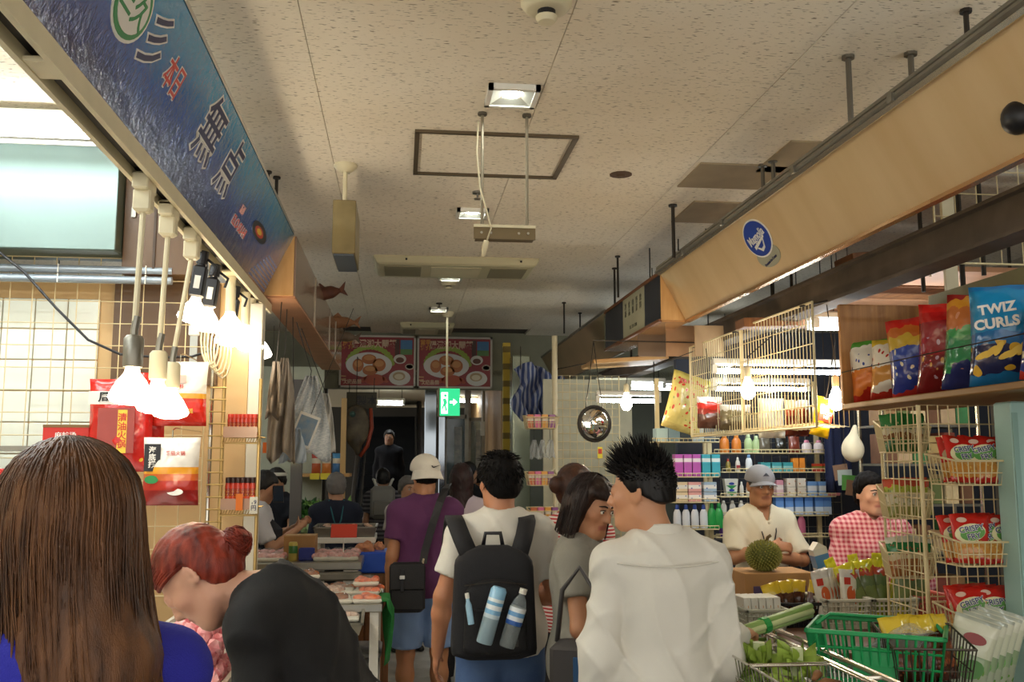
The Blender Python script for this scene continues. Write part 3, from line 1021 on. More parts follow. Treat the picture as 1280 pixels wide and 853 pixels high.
def surface_net(F, lo, h):
    ins = F < 0
    n = np.array(F.shape)
    c = np.zeros(n - 1, dtype=np.int8)
    for i in (0, 1):
        for j in (0, 1):
            for k in (0, 1):
                c += ins[i:n[0] - 1 + i, j:n[1] - 1 + j, k:n[2] - 1 + k]
    I = np.argwhere((c > 0) & (c < 8))
    idx = np.full(n - 1, -1, dtype=np.int64)
    idx[I[:, 0], I[:, 1], I[:, 2]] = np.arange(len(I))
    acc = np.zeros((len(I), 3)); cnt = np.zeros(len(I))
    cor = [(i, j, k) for i in (0, 1) for j in (0, 1) for k in (0, 1)]
    val = {q: F[I[:, 0] + q[0], I[:, 1] + q[1], I[:, 2] + q[2]] for q in cor}
    for q in cor:
        for a in range(3):
            if q[a] == 0:
                p = list(q); p[a] = 1; p = tuple(p)
                va, vb = val[q], val[p]
                m = (va < 0) != (vb < 0)
                t = va[m] / (va[m] - vb[m])
                pos = np.tile(np.array(q, float), (m.sum(), 1)); pos[:, a] = t
                acc[m] += pos; cnt[m] += 1
    v = lo + h * (I + acc / np.maximum(cnt, 1)[:, None])
    faces = []
    for a in range(3):
        b, cc = (a + 1) % 3, (a + 2) % 3
        s0 = [slice(None)] * 3; s1 = [slice(None)] * 3
        s0[a] = slice(0, n[a] - 1); s1[a] = slice(1, n[a])
        e = ins[tuple(s0)] != ins[tuple(s1)]
        E_ = np.argwhere(e)
        ok = (E_[:, b] > 0) & (E_[:, cc] > 0) & (E_[:, b] < n[b] - 1) & (E_[:, cc] < n[cc] - 1)
        E_ = E_[ok]
        if not len(E_): continue
        fl = ins[E_[:, 0], E_[:, 1], E_[:, 2]]
        def cell(db, dc):
            q = E_.copy(); q[:, b] -= db; q[:, cc] -= dc
            return idx[q[:, 0], q[:, 1], q[:, 2]]
        Q = np.stack([cell(1, 1), cell(0, 1), cell(0, 0), cell(1, 0)], 1)
        Q[~fl] = Q[~fl][:, ::-1]
        faces.append(Q)
    Q = np.concatenate(faces)
    return v, Q[(Q >= 0).all(1)]

def np_mesh(name, v, q, material, parent=None, col=None):
    me = bpy.data.meshes.new(name)
    me.vertices.add(len(v)); me.vertices.foreach_set('co', v.astype(np.float32).ravel())
    me.loops.add(q.size); me.loops.foreach_set('vertex_index', q.astype(np.int32).ravel())
    me.polygons.add(len(q)); me.polygons.foreach_set('loop_start', np.arange(0, q.size, q.shape[1], dtype=np.int32))
    me.update(calc_edges=True)
    me.validate()
    me.shade_smooth()
    if col is not None:
        at = me.color_attributes.new('Col', 'FLOAT_COLOR', 'POINT')
        at.data.foreach_set('color', np.c_[col, np.ones(len(v))].astype(np.float32).ravel())
    me.materials.append(material)
    o = bpy.data.objects.new(name, me)
    COL.objects.link(o)
    if parent: o.parent = parent
    return o

M_skin = attr_mat('skin', .48, sss=.12, bump=.03, bscale=260)
M_eye = mat('eye_white', 'e8e2d8', .2)
M_iris = mat('iris_dark', '1c1210', .15)

def rotm(yaw=0, pitch=0, roll=0):
    """yaw about z (left +), pitch forward +, roll to the right +  -> 3x3 numpy"""
    m = Matrix.Rotation(yaw, 3, 'Z') @ Matrix.Rotation(-pitch, 3, 'X') @ Matrix.Rotation(roll, 3, 'Y')
    return np.array(m)

class Person:
    def __init__(s, label, X, Y, face, H=1.70, skin='c89878', lean=0, head=(0, 0, 0), sh_w=1.0, w=1.0, z0=0.0, res=.012,
                 arms=None, legs=None, female=False, slouch=0.0, headfwd=.02, age=0, fingers=(0, 0), twist=0, seat=None):
        s.t = thing('person', label, 'person', (X, Y, z0), (0, 0, face))
        s.k = k = H / 1.70
        s.res, s.female, s.skin = res, female, np.array(srgb(skin)[:3])
        s.pel = V(0, 0, .94 * k)
        s.RU = rotm(twist, lean, 0)
        U = lambda x, y, z: s.pel + s.RU @ (V(x, y, z) * k - s.pel)
        s.U = U
        sw = .158 * sh_w * (.93 if female else 1)
        s.sh = [U(-sw, -.01 + slouch, 1.352), U(sw, -.01 + slouch, 1.352)]
        s.neck = U(0, -.02 + slouch * .6, 1.43)
        s.Rh = s.RU @ rotm(*head) if lean < .01 else rotm(*head)
        s.hc = U(0, -.005 + slouch * .6, 1.475) + s.Rh @ (V(0, headfwd, .105) * k)
        s.w = w
        # arms: elbow and wrist positions in person space (metres, before scaling)
        s.el, s.wr, s.hd = [], [], []
        arms = arms or [None, None]
        for i in (0, 1):
            sx = -1 if i == 0 else 1
            a = arms[i]
            if a is None:
                e = s.sh[i] + V(sx * .045, -.02, -.27) * k; w_ = e + V(sx * .01, .05, -.235) * k; hd = V(0, .1, -1)
            else:
                e, w_ = V(*a[0]) * k, V(*a[1]) * k
                hd = V(*a[2]) if len(a) > 2 else w_ - e
            s.el.append(e); s.wr.append(w_); s.hd.append(hd / np.linalg.norm(hd))
        s.hip = [V(-.088, 0, .9) * k, V(.088, 0, .9) * k]
        legs = legs or [((-.1, .01, .49), (-.11, -.02, .075)), ((.1, .01, .49), (.11, -.02, .075))]
        s.kn = [V(*l[0]) * k for l in legs]
        s.an = [V(*l[1]) * k for l in legs]
        s.age = age
    def torso(s, S, g=0.0, kk=.05):
        k, U, w = s.k, s.U, s.w
        R_ = s.RU
        S.ell(U(0, -.005, 1.27), V(.150 * w, .105 * w, .19) * k + g, R_, kk)
        if s.female:
            S.ell(U(-.07, .085, 1.24), V(.065, .05, .065) * k + g, R_, .04)
            S.ell(U(.07, .085, 1.24), V(.065, .05, .065) * k + g, R_, .04)
        S.ell(U(0, 0, 1.07), V((.125 if s.female else .138) * w, .10 * w, .19) * k + g, R_, kk)
        S.ell(V(0, -.005, .93) * k, V((.17 if s.female else .158) * w, .115 * w, .13) * k + g, None, kk)
        for i in (0, 1):
            S.cone(s.neck + s.RU @ (V(0, 0, -.035) * k), s.sh[i], .058 * k + g * .6, .046 * k * w + g, .05)
            S.cone(U(0, -.01, 1.30), s.sh[i], .085 * k * w + g, .05 * k * w + g, .04)
    def head_shape(s, S):
        k, c, R_ = s.k, s.hc, s.Rh
        L = lambda x, y, z: c + R_ @ (V(x, y, z) * k)
        f = .95 if s.female else 1.0
        S.ell(L(0, -.012, .028), V(.074, .094, .088) * k, R_, .02)
        S.ell(L(0, .022, -.045), V(.060 * f, .070, .075) * k, R_, .03)
        S.cone(L(-.018 * f, .068, -.098), L(.018 * f, .068, -.098), .017 * k, .017 * k, .03)
        S.cone(L(-.045 * f, .0, -.075), L(-.02 * f, .055, -.1), .022 * k, .016 * k, .03)
        S.cone(L(.045 * f, .0, -.075), L(.02 * f, .055, -.1), .022 * k, .016 * k, .03)
        for sx in (-1, 1):
            S.ell(L(sx * .043, .055, -.022), V(.022, .024, .02) * k, R_, .02)
            S.ell(L(sx * .031, .101, .004), V(.02, .014, .013) * k, R_, .014, sub=True)
            S.ell(L(sx * .0305, .080, .003), V(.0165, .0125, .0125) * k, R_, .004)
            S.cone(L(sx * .012, .088, .020), L(sx * .042, .077, .020), .008 * k, .007 * k, .012)
            # ear
            S.ell(L(sx * .076, -.012, -.006), V(.008, .021, .032) * k, R_ @ rotm(sx * .35, -.2, 0), .008)
            S.ell(L(sx * .083, -.006, -.002), V(.006, .011, .02) * k, R_ @ rotm(sx * .35, -.2, 0), .006, sub=True)
        S.cone(L(0, .088, .012), L(0, .108, -.028), .008 * k, .012 * k, .012)
        for sx in (-1, 1):
            S.ell(L(sx * .012, .096, -.033), V(.009, .011, .008) * k, R_, .008)
        S.cone(L(-.017, .087, -.0585), L(.017, .087, -.0585), .0062 * k, .0062 * k, .008)
        S.cone(L(-.014, .086, -.070), L(.014, .086, -.070), .0072 * k, .0072 * k, .006)
        S.cone(L(-.02, .098, -.0645), L(.02, .098, -.0645), .0025 * k, .0025 * k, .004, sub=True)
        # neck
        S.cone(L(0, -.02, -.06), s.neck + V(0, 0, -.03) * k, (.047 if s.female else .054) * k, (.05 if s.female else .06) * k, .03)
    def arm_shape(s, S, i, g=0.0, upto=2):
        k, w = s.k, (.9 if s.female else 1.0) * (.5 + .5 * s.w)
        S.cone(s.sh[i], s.el[i], .05 * k * w + g, .038 * k * w + g, .03)
        if upto > 1:
            mid = s.el[i] * .7 + s.wr[i] * .3
            S.cone(s.el[i], mid, .038 * k * w + g, .039 * k * w + g, .02)
            S.cone(mid, s.wr[i], .039 * k * w + g, .026 * k * w + g, .02)
    def hand_shape(s, S, i, curl=.5, palm=None, spread=1.0):
        """palm, four unequal bent fingers and a thumb leaving the side of the palm"""
        k = s.k
        d = s.hd[i]
        n = V(*palm) if palm is not None else V(-1 if i else 1, 0, 0)     # palm normal
        n = n - d * (n @ d); n /= np.linalg.norm(n)
        side = np.cross(d, n)
        if i == 0: side = -side                                           # towards the thumb
        w0 = s.wr[i]
        pc = w0 + d * .048 * k
        S.ell(pc, V(.036, .014, .046) * k, np.stack([side, n, d], 1), .016)
        for j, (off, ln) in enumerate(((.026, .072), (.009, .082), (-.008, .077), (-.024, .06))):
            a = w0 + (d * .082 + side * off * spread) * k
            dd = d
            r = (.0092, .0094, .009, .008)[j]
            for q in range(3):
                an = curl * (.55 + .75 * q)
                dd = d * math.cos(an) + n * math.sin(an)
                b = a + dd * ln * k * (.44, .31, .25)[q]
                S.cone(a, b, r * k, r * .9 * k, .005)
                a = b
        a = w0 + (d * .022 + side * .028) * k
        td = d * .62 + side * .62 + n * (.25 + curl * .4)
        td /= np.linalg.norm(td)
        b = a + td * .045 * k
        S.cone(a, b, .013 * k, .0105 * k, .012)
        td = d * .85 + side * .15 + n * (.3 + curl * .5); td /= np.linalg.norm(td)
        S.cone(b, b + td * .032 * k, .0105 * k, .0085 * k, .005)
    def body(s, legs=True, hands=((.5, None), (.5, None)), extra=None, lip='a8594e', torso=True):
        S = SDF(s.res)
        if torso: s.torso(S, -.012)
        s.head_shape(S)
        for i in (0, 1):
            s.arm_shape(S, i)
            if hands[i]: s.hand_shape(S, i, *hands[i])
            if legs:
                s.leg_shape(S, i)
        v, q = S.mesh()
        col = np.tile(s.skin, (len(v), 1))
        k, c, R_ = s.k, s.hc, s.Rh
        loc = (v - c) @ R_ / k
        lipc = np.array(srgb(lip)[:3])
        d = np.sqrt((np.clip(np.abs(loc[:, 0]) - .018, 0, None)) ** 2 + ((loc[:, 2] + .0645) * 1.0) ** 2)
        m = np.clip((.0125 - d) / .004, 0, 1) * (loc[:, 1] > .07)
        col = col * (1 - m[:, None] * .8) + lipc * (m[:, None] * .8)
        red = np.exp(-((np.abs(loc[:, 0]) - .04) ** 2 + (loc[:, 1] - .07) ** 2 + (loc[:, 2] + .03) ** 2) / .0012) * .25
        col = col * (1 - red[:, None] * np.array([0, .35, .35]))
        o = np_mesh('body', v, q, M_skin, s.t, col)
        return o
    def leg_shape(s, S, i, g=0.0, lower=True, thigh=True):
        k = s.k
        if thigh: S.cone(s.hip[i], s.kn[i], .083 * k * s.w + g, .055 * k + g, .03)
        if lower:
            m = s.kn[i] * .68 + s.an[i] * .32 + V(0, -.012, 0)
            S.cone(s.kn[i], m, .053 * k + g, .054 * k + g, .03)
            S.cone(m, s.an[i], .052 * k + g, .036 * k + g, .03)
            S.cone(s.an[i] + V(0, 0, -.03), s.an[i] + V(0, .12, -.045), .034 * k, .026 * k, .02)
    def eyes(s, brow='241a16', closed=False, brows=True):
        k, c, R_ = s.k, s.hc, s.Rh
        L = lambda x, y, z: Vector(c + R_ @ (V(x, y, z) * k))
        for sx in (-1, 1):
            if not closed:
                e = MB().ball(L(sx * .0305, .0845, .004), .0105 * k, 10, 8).build('eye', M_eye, s.t, True)
                MB().ball(L(sx * .0302, .0925, .003), .0048 * k, 8, 6).build('iris', M_iris, e, True)
            MB().tube([L(sx * .018, .0945, .0115), L(sx * .031, .0955, .0125), L(sx * .045, .087, .008)], [.0022 * k] * 3, 5).build('eyelid', mat('lid_line', '3a241c', .6), s.t, True)
            if closed:
                pass
            if brows:
                MB().tube([L(sx * .013, .0965, .025), L(sx * .030, .0955, .0295), L(sx * .05, .080, .024)], [.0035 * k, .004 * k, .0022 * k], 5).build('eyebrow', mat('brow_' + brow, brow, .8), s.t, True)
    def shirt(s, m, name='shirt', sleeve=.5, hem=.86, g=.016, neck=.0, folds=.004, h=None, vneck=False, hem_g=None, cuffs=None, seed=0, deep=.03):
        """sleeve: 0..1 reaches elbow at 1, up to 2 reaches wrist"""
        k = s.k
        S = SDF(h or s.res)
        s.torso(S, g)
        S.ell(V(0, 0, .96) * k, V(.165 * s.w, .12 * s.w, .14) * k + (hem_g or g), None, .05)
        for i in (0, 1):
            if sleeve <= 1.0:
                e = s.sh[i] + (s.el[i] - s.sh[i]) * sleeve
                S.cone(s.sh[i], e, .048 * k * s.w + g, .05 * k * s.w + g, .03, flat=True)
            else:
                S.cone(s.sh[i], s.el[i], .043 * k + g * .8, .04 * k + g * .8, .012)
                t = sleeve - 1
                e = s.el[i] + (s.wr[i] - s.el[i]) * t
                S.cone(s.el[i], e, .043 * k + g, .034 * k + g, .03, flat=True)
        rs = np.random.RandomState(seed)
        ph = rs.rand(8) * 6
        if folds:
            def crease(X, Y, Z):
                w1 = (1 - np.abs(np.sin(X * 17 + Z * 9 + ph[0] + 1.8 * np.sin(Z * 6 + ph[1])))) ** 3
                w2 = (1 - np.abs(np.sin(Z * 19 - X * 12 + Y * 14 + ph[2] + 1.3 * np.sin(X * 11 + ph[5])))) ** 3
                w3 = (1 - np.abs(np.sin(Z * 13 + X * 23 + ph[3] + 1.5 * np.sin(X * 7 + Z * 8)))) ** 4
                m1, m2 = .5 + .5 * np.sin(Z * 7 + X * 9 + ph[4]), .5 + .5 * np.sin(X * 13 - Z * 6 + ph[6])
                return folds * (.35 * np.sin(X * 20 + Z * 15 + ph[7]) - 2.0 * w1 * m1 - 1.6 * w2 * m2 - 1.8 * w3 * (1 - m1))
            S.fold(crease)
        S.cut(V(0, 0, hem) * k, (0, 0, -1))
        nb = s.neck + s.RU @ (V(0, .012, .05 + neck) * k)
        S.ell(nb, V(.066, .068, .05) * k, s.RU, .012, sub=True)
        if deep > .3:
            S.cone(s.neck + s.RU @ (V(0, .05, .03) * k), s.neck + s.RU @ (V(0, .125, -.13 * deep) * k), .055 * k, .008, .012, sub=True)
        v, q = S.mesh()
        return np_mesh(name, v, q, m, s.t)
    def pants(s, m, name='trousers', end=1.0, g=.012, h=None, top=.97, folds=.003):
        """end: 1 = knee, 2 = ankle"""
        k = s.k
        S = SDF(h or max(s.res, .014))
        S.ell(V(0, -.005, .93) * k, V((.168 if s.female else .158) * s.w, .115 * s.w, .13) * k + g, None, .05)
        for i in (0, 1):
            if end > 1:
                S.cone(s.hip[i], s.kn[i], .088 * k * s.w + g, .066 * k + g, .03)
                S.cone(s.kn[i], s.kn[i] + (s.an[i] - s.kn[i]) * (end - 1), .064 * k + g, .05 * k + g, .02)
            else:
                S.cone(s.hip[i], s.hip[i] + (s.kn[i] - s.hip[i]) * end, .09 * k * s.w + g, .078 * k + g, .02)
        if folds:
            S.fold(lambda X, Y, Z: folds * (np.sin(Z * 40 + X * 30) + np.sin(X * 55 + Z * 10)))
        S.cut(V(0, 0, top) * k, (0, 0, 1))
        if end > 1:
            S.cut(V(0, 0, .055) * k, (0, 0, -1))
        else:
            S.cut((s.hip[0] + (s.kn[0] - s.hip[0]) * end), (0, 0, -1))
        v, q = S.mesh()
        return np_mesh(name, v, q, m, s.t)
    def shoes(s, m):
        k = s.k
        for i in (0, 1):
            a = s.an[i]
            S = SDF(.012)
            S.cone(a + V(0, -.03, -.035), a + V(0, .13, -.045), .042 * k, .034 * k, .03)
            S.cut((0, 0, .002), (0, 0, -1))
            v, q = S.mesh()
            np_mesh('shoe', v, q, m, s.t)
    def hair_cap(s, m, thick=.016, front=.055, back=-.06, h=.007, extra=None, name='hair', side=-.02, rag=.006):
        """hair shell over the skull: front/back/side give the z of the hair line in the head frame"""
        k, c, R_ = s.k, s.hc, s.Rh
        L = lambda x, y, z: c + R_ @ (V(x, y, z) * k)
        S = SDF(h)
        S.ell(L(0, -.014, .03), V(.074 + thick, .094 + thick, .088 + thick) * k, R_, .02)
        S.ell(L(0, -.05, -.03), V(.062 + thick * .8, .055 + thick * .6, .06 + thick * .5) * k, R_, .03)
        if extra: extra(S, L, k)
        if rag:
            S.fold(lambda X, Y, Z: rag * np.sin(X * 210 + Z * 60) * np.sin(Y * 190 + Z * 45))
        # face opening: remove everything in front below the hair line
        def opening(X, Y, Z):
            x = ((X - c[0]) * R_[0, 0] + (Y - c[1]) * R_[1, 0] + (Z - c[2]) * R_[2, 0]) / k
            y = ((X - c[0]) * R_[0, 1] + (Y - c[1]) * R_[1, 1] + (Z - c[2]) * R_[2, 1]) / k
            z = ((X - c[0]) * R_[0, 2] + (Y - c[1]) * R_[1, 2] + (Z - c[2]) * R_[2, 2]) / k
            line = np.where(y > .008, side + (front - side) * np.clip((y - .008) / .045, 0, 1), np.where(y > -.015, side, side + (back - side) * np.clip((-.015 - y) / .06, 0, 1)))
            return np.clip((line - z) * k * 4, 0, .3) * (1 if not extra else np.where(y < -.02, 0, 1))
        S.fold(opening)
        v, q = S.mesh()
        return np_mesh(name, v, q, m, s.t)
    def strands(s, m, curves, r=.0018, name='hair_strands', n=3):
        b = MB()
        for pts in curves:
            k = len(pts)
            b.tube(pts, [r * (1 - .75 * (i / (k - 1)) ** 2) for i in range(k)], n, caps=False)
        o = b.build(name, m, s.t, True)
        o['kind'] = 'stuff'
        return o
    def Lw(s, x, y, z):
        return Vector(s.hc + s.Rh @ (V(x, y, z) * s.k))

def cloth(name, col, rough=.85, bump=.25, bscale=350, var=.06, col2=None, vscale=3):
    return mat(name, col, rough, var=var, vscale=vscale, bump=bump, bscale=bscale, col2=col2)
def hair_mat(name, c1, c2, rough=.42):
    return mat(name, c1, rough, col2=c2, vscale=9, stretch=(5, 5, .8), bump=.3, bscale=140, spec=.35)
def stripes(name, ca, cb, scale, axis='Z', duty=.5, rough=.85, cross=None):
    m = mat(name, ca, rough)
    nt = m.node_tree
    tc = nt.nodes.new('ShaderNodeTexCoord')
    sp = nt.nodes.new('ShaderNodeSeparateXYZ')
    nt.links.new(tc.outputs['Object'], sp.inputs[0])
    def band(ax, sc):
        mu = nt.nodes.new('ShaderNodeMath'); mu.operation = 'MULTIPLY'; mu.inputs[1].default_value = sc
        nt.links.new(sp.outputs[ax], mu.inputs[0])
        fr = nt.nodes.new('ShaderNodeMath'); fr.operation = 'FRACT'
        nt.links.new(mu.outputs[0], fr.inputs[0])
        lt = nt.nodes.new('ShaderNodeMath'); lt.operation = 'LESS_THAN'; lt.inputs[1].default_value = duty
        nt.links.new(fr.outputs[0], lt.inputs[0])
        return lt.outputs[0]
    f = band(axis, scale)
    if cross:
        g = band(cross, scale)
        ad = nt.nodes.new('ShaderNodeMath'); ad.operation = 'MULTIPLY_ADD'; ad.inputs[1].default_value = .5
        nt.links.new(g, ad.inputs[0])
        hf = nt.nodes.new('ShaderNodeMath'); hf.operation = 'MULTIPLY'; hf.inputs[1].default_value = .5
        nt.links.new(f, hf.inputs[0]); nt.links.new(hf.outputs[0], ad.inputs[2])
        f = ad.outputs[0]
    mx = nt.nodes.new('ShaderNodeMix'); mx.data_type = 'RGBA'
    nt.links.new(f, mx.inputs['Factor'])
    mx.inputs['A'].default_value = srgb(ca); mx.inputs['B'].default_value = srgb(cb)
    nt.links.new(mx.outputs['Result'], nt.nodes['Principled BSDF'].inputs['Base Color'])
    return m

# ------------------------------------------------------------------ the people in the aisle and behind the stalls
def PXY(px, Y): return P(px, 577, Y).x
M_jeans = cloth('blue_jeans', '3f5a86', .85, .3, 300, col2='56719b', vscale=6)
M_dpant = cloth('dark_trousers', '1c1d22', .85)
M_shoe = mat('dark_shoe', '1a1715', .5)

# --- woman with long brown hair, close by on the left
p = Person('woman with long straight brown hair and royal blue top, seen from behind', PXY(95, 1.5), 1.5, .55, H=1.635, female=True, skin='d9a88a', head=(.62, .05, 0), res=.011,
           arms=[((-.23, .1, 1.1), (-.12, .3, 1.05)), ((.225, .08, 1.1), (.12, .3, 1.05))])
p.body(hands=((.5, None), (.5, None)))
p.eyes()
p.shirt(cloth('royal_blue_knit', '23259a', .85, .3, 420), 'top', sleeve=1.7, hem=.84, g=.014, folds=.003, deep=-.1)
p.pants(M_dpant, end=2, h=.02)
p.shoes(M_shoe)
M_brown = hair_mat('long_brown_hair', '3a2213', '6b4527', .42)
def long_extra(S, L, k):
    S.cone(L(0, -.035, 0), L(0, -.075, -.2), .075 * k, .085 * k, .04)
    S.cone(L(-.04, -.06, -.1), L(-.07, -.085, -.34), .05 * k, .055 * k, .04)
    S.cone(L(.04, -.06, -.1), L(.07, -.085, -.36), .05 * k, .055 * k, .04)
    S.cone(L(.06, -.0, .0), L(.085, -.03, -.25), .028 * k, .045 * k, .03)
    S.cone(L(-.06, -.0, .0), L(-.085, -.03, -.25), .028 * k, .045 * k, .03)
    S.cone(L(0, -.085, -.2), L(0, -.1, -.42), .06 * k, .05 * k, .04)
p.hair_cap(M_brown, .017, .07, -.4, .009, long_extra, side=-.06, rag=.002)
cur = []
rr = random.Random(3)
for n_ in range(1500):
    a = rr.uniform(-2.35, 2.35)                # angle round the head, 0 = back
    st = rr.uniform(.0, .5)
    pts = []
    q = 1.0 + rr.uniform(-.02, .07)
    L_ = rr.uniform(.34, .52) if abs(a) < 2.0 else rr.uniform(.25, .42)
    for i in range(13):
        t = i / 12
        if t < .35:                            # over the skull
            th = st + (PI * .5 - st) * t / .35
            x, y, z = math.sin(a) * math.sin(th) * .088 * q, -math.cos(a) * math.sin(th) * .113 * q - .014, .03 + .107 * q * math.cos(th)
        else:
            u = (t - .35) / .65
            fl = 1 + .12 * u + .5 * u * u * rr.uniform(.6, 1.2)
            x = math.sin(a) * .088 * q * fl
            y = -.014 + -math.cos(a) * .113 * q * (1 - .22 * u + .15 * u * u) - .05 * u * u - .02 * u
            z = .03 - u * L_
            x += .006 * math.sin(u * 6 + a * 7 + n_)
        pts.append(p.Lw(x, y, z))
    cur.append(pts)
p.strands(M_brown, cur, .0017)
# earlobe side strands fall over the shoulder: already in the strand set

# --- woman with red hair bending over the meat
p = Person('woman with dark red hair in a bun and black top, bending over the meat', PXY(450, 2.4), 2.4, PI / 2 - .1, H=1.64, female=True, skin='d6a287', lean=.5, head=(-.05, .95, 0), res=.009, w=1.08,
           arms=[((-.22, .17, 1.0), (-.19, .36, .88)), ((.24, .24, 1.05), (.16, .46, .98))], slouch=.03, headfwd=.085)
p.body(hands=((.5, None), (.5, None)))
p.shirt(cloth('black_jersey', '0a0a0c', .8, .2, 400), 'top', sleeve=1.75, hem=.84, g=.014, folds=.006, neck=.0, deep=-.25)
p.pants(M_dpant, end=2, h=.02)
p.shoes(M_shoe)
M_red = hair_mat('dark_red_hair', '4a140d', '9c3a24', .34)
def bun_extra(S, L, k):
    S.ell(L(0, -.118, -.03), V(.036, .036, .038) * k, None, .015)
    S.cone(L(0, -.08, -.01), L(0, -.12, -.03), .045 * k, .03 * k, .02)
p.hair_cap(M_red, .011, .06, -.055, .006, bun_extra, side=.035, rag=.002)
cur = []
for n_ in range(420):
    a = rr.uniform(-1.5, 1.5); lat = rr.uniform(-.3, .95)
    q = 1.02 + rr.uniform(0, .045)
    pts = []
    for i in range(9):
        t = i / 8
        f = (1 - t) * 1.0
        th = f * 1.75 - .15                     # from brow back to the knot
        y = math.sin(th - .75) * .106 * q - .014
        r_ = math.cos(th - .75)
        x = math.sin(a) * .086 * q * max(.12, r_) * (1 - .5 * t * t)
        z = .03 + math.cos(a) * .099 * q * max(.1, r_) * (1 - .3 * t) - .05 * t * t
        pts.append(p.Lw(x, y, z))
    cur.append(pts)
for n_ in range(150):
    a0, b0 = rr.uniform(0, 6.28), rr.uniform(-1, 1)
    c = V(0, -.12, -.03)
    ax1 = V(math.cos(a0), 0, math.sin(a0)); ax2 = V(-math.sin(a0) * .5, b0, math.cos(a0) * .5); ax2 /= np.linalg.norm(ax2)
    rr_ = rr.uniform(.035, .044)
    cur.append([p.Lw(*(c + ax1 * math.cos(t * .5) * rr_ + ax2 * math.sin(t * .5) * rr_)) for t in range(7)])
p.strands(M_red, cur, .002)
MB().ball(p.Lw(.077, -.012, -.042), .005, 8, 6).build('earring', M_chrome, p.t, True)

# --- man in purple shirt, white cap, walking away
p = Person('man in purple polo shirt, light blue shorts and backwards white cap', PXY(532, 6.0), 6.0, .05, H=1.65, skin='b07c58', head=(.12, .03, 0), res=.013, w=1.05,
           legs=[((-.11, .02, .49), (-.12, -.0, .075)), ((.1, .04, .49), (.1, .0, .075))])
p.body()
p.shirt(cloth('purple_pique', '5b2c58', .85, .2), 'polo_shirt', sleeve=.62, hem=.83, g=.02, deep=-.1, folds=.004)
p.pants(cloth('light_blue_denim', '7f9dcb', .85), 'shorts', end=.93, g=.016)
p.shoes(M_black)
p.hair_cap(mat('black_hair', '0c0a0a', .65, spec=.15), .008, .06, -.05, .009, side=-.01)
S = SDF(.007)
S.ell(p.Lw(0, -.012, .045), (.094, .116, .092), p.Rh, .01)
S.cut(p.Lw(0, 0, .03), p.Rh @ V(0, .12, -1))
v, q = S.mesh()
M_cap = cloth('white_cap_cotton', 'd9d5c9', .8)
cap = np_mesh('baseball_cap', v, q, M_cap, p.t)
def brim(u, v):
    a = -1.05 + 2.1 * u
    rad = .098 + v * .055
    return p.Lw(math.sin(a) * (.096 + .02 * v) * 1.02, -math.cos(a) * rad * 1.12 - .005, .04 - .06 * v - .012 * math.sin(a) ** 2)
MB().grid(brim, 14, 4, .003).build('cap_brim', M_cap, cap, True)
Mb = mat('black_embroidery', '15141a', .6)
ctr = p.Lw(.045, -.118, .055)
xx = Vector(p.Rh @ V(.95, .3, 0)).normalized(); zz = Vector(p.Rh @ V(0, -.15, 1)).normalized()
MB().poly([ctr + xx * u + zz * w_ + Vector((0, -.004, 0)) for u, w_ in ((-.028, .004), (-.022, -.007), (-.012, -.009), (.03, .008), (-.01, -.002), (-.02, -.001), (-.024, .006))], .006).build('cap_emblem', Mb, cap)
pur = p
# cross-body bag
M_bag = mat('black_nylon', '17171a', .55, bump=.15, bscale=150)
bag = thing('shoulder_bag', 'black flap shoulder bag hanging at the hip of the man in purple', 'bag', (PXY(511, 5.86), 5.80, 0))
z1, z0 = P(511, 703, 5.8).z, P(511, 766, 5.8).z
MB().box((0, 0, (z0 + z1) / 2), (.21, .08, z1 - z0), bev=.025).build('bag_body', M_bag, bag, SM)
MB().box((0, -.045, z1 - .08), (.20, .014, .15), bev=.006).build('flap', M_bag, bag)
for sx in (-.03,):
    MB().box((sx, -.056, z1 - .1), (.022, .008, .13), bev=.003).build('buckle_strap', M_black, bag)
    MB().box((sx, -.061, z1 - .08), (.03, .006, .02)).build('buckle', M_chrome, bag)
def strap_pts(a, b, n=9): return [a.lerp(b, t / (n - 1)) for t in range(n)]
sp = [Vector((.09, .0, z1 - .01))] + [P(x, y, Y) - Vector((bag.location.x, bag.location.y, 0)) for x, y, Y in ((531, 690, 5.83), (541, 655, 5.83), (550, 628, 5.85), (557, 611, 5.9), (560, 606, 5.98), (556, 607, 6.1))]
def ribbon(b, pts, w, d, side):
    """flat strap along a polyline"""
    side = Vector(side).normalized()
    n = len(pts)
    vs, fs = [], []
    for i, q in enumerate(pts):
        t = (pts[min(i + 1, n - 1)] - pts[max(i - 1, 0)]).normalized()
        s_ = (side - t * side.dot(t)).normalized()
        nn = t.cross(s_)
        for a, c in ((-1, -1), (1, -1), (1, 1), (-1, 1)):
            vs.append(q + s_ * (a * w / 2) + nn * (c * d / 2))
    for i in range(n - 1):
        for k in range(4):
            fs.append((i * 4 + k, i * 4 + (k + 1) % 4, i * 4 + 4 + (k + 1) % 4, i * 4 + 4 + k))
    fs += [(3, 2, 1, 0), tuple(range(n * 4 - 4, n * 4))]
    b.add(vs, fs)
    return b
ribbon(MB(), sp, .045, .005, (1, 0, .3)).build('strap', M_bag, bag)
MB().tube([sp[0] + Vector((0, 0, -.02)), sp[0], sp[0].lerp(sp[1], .4)], .008, 6).build('strap_hook', M_chrome, bag)

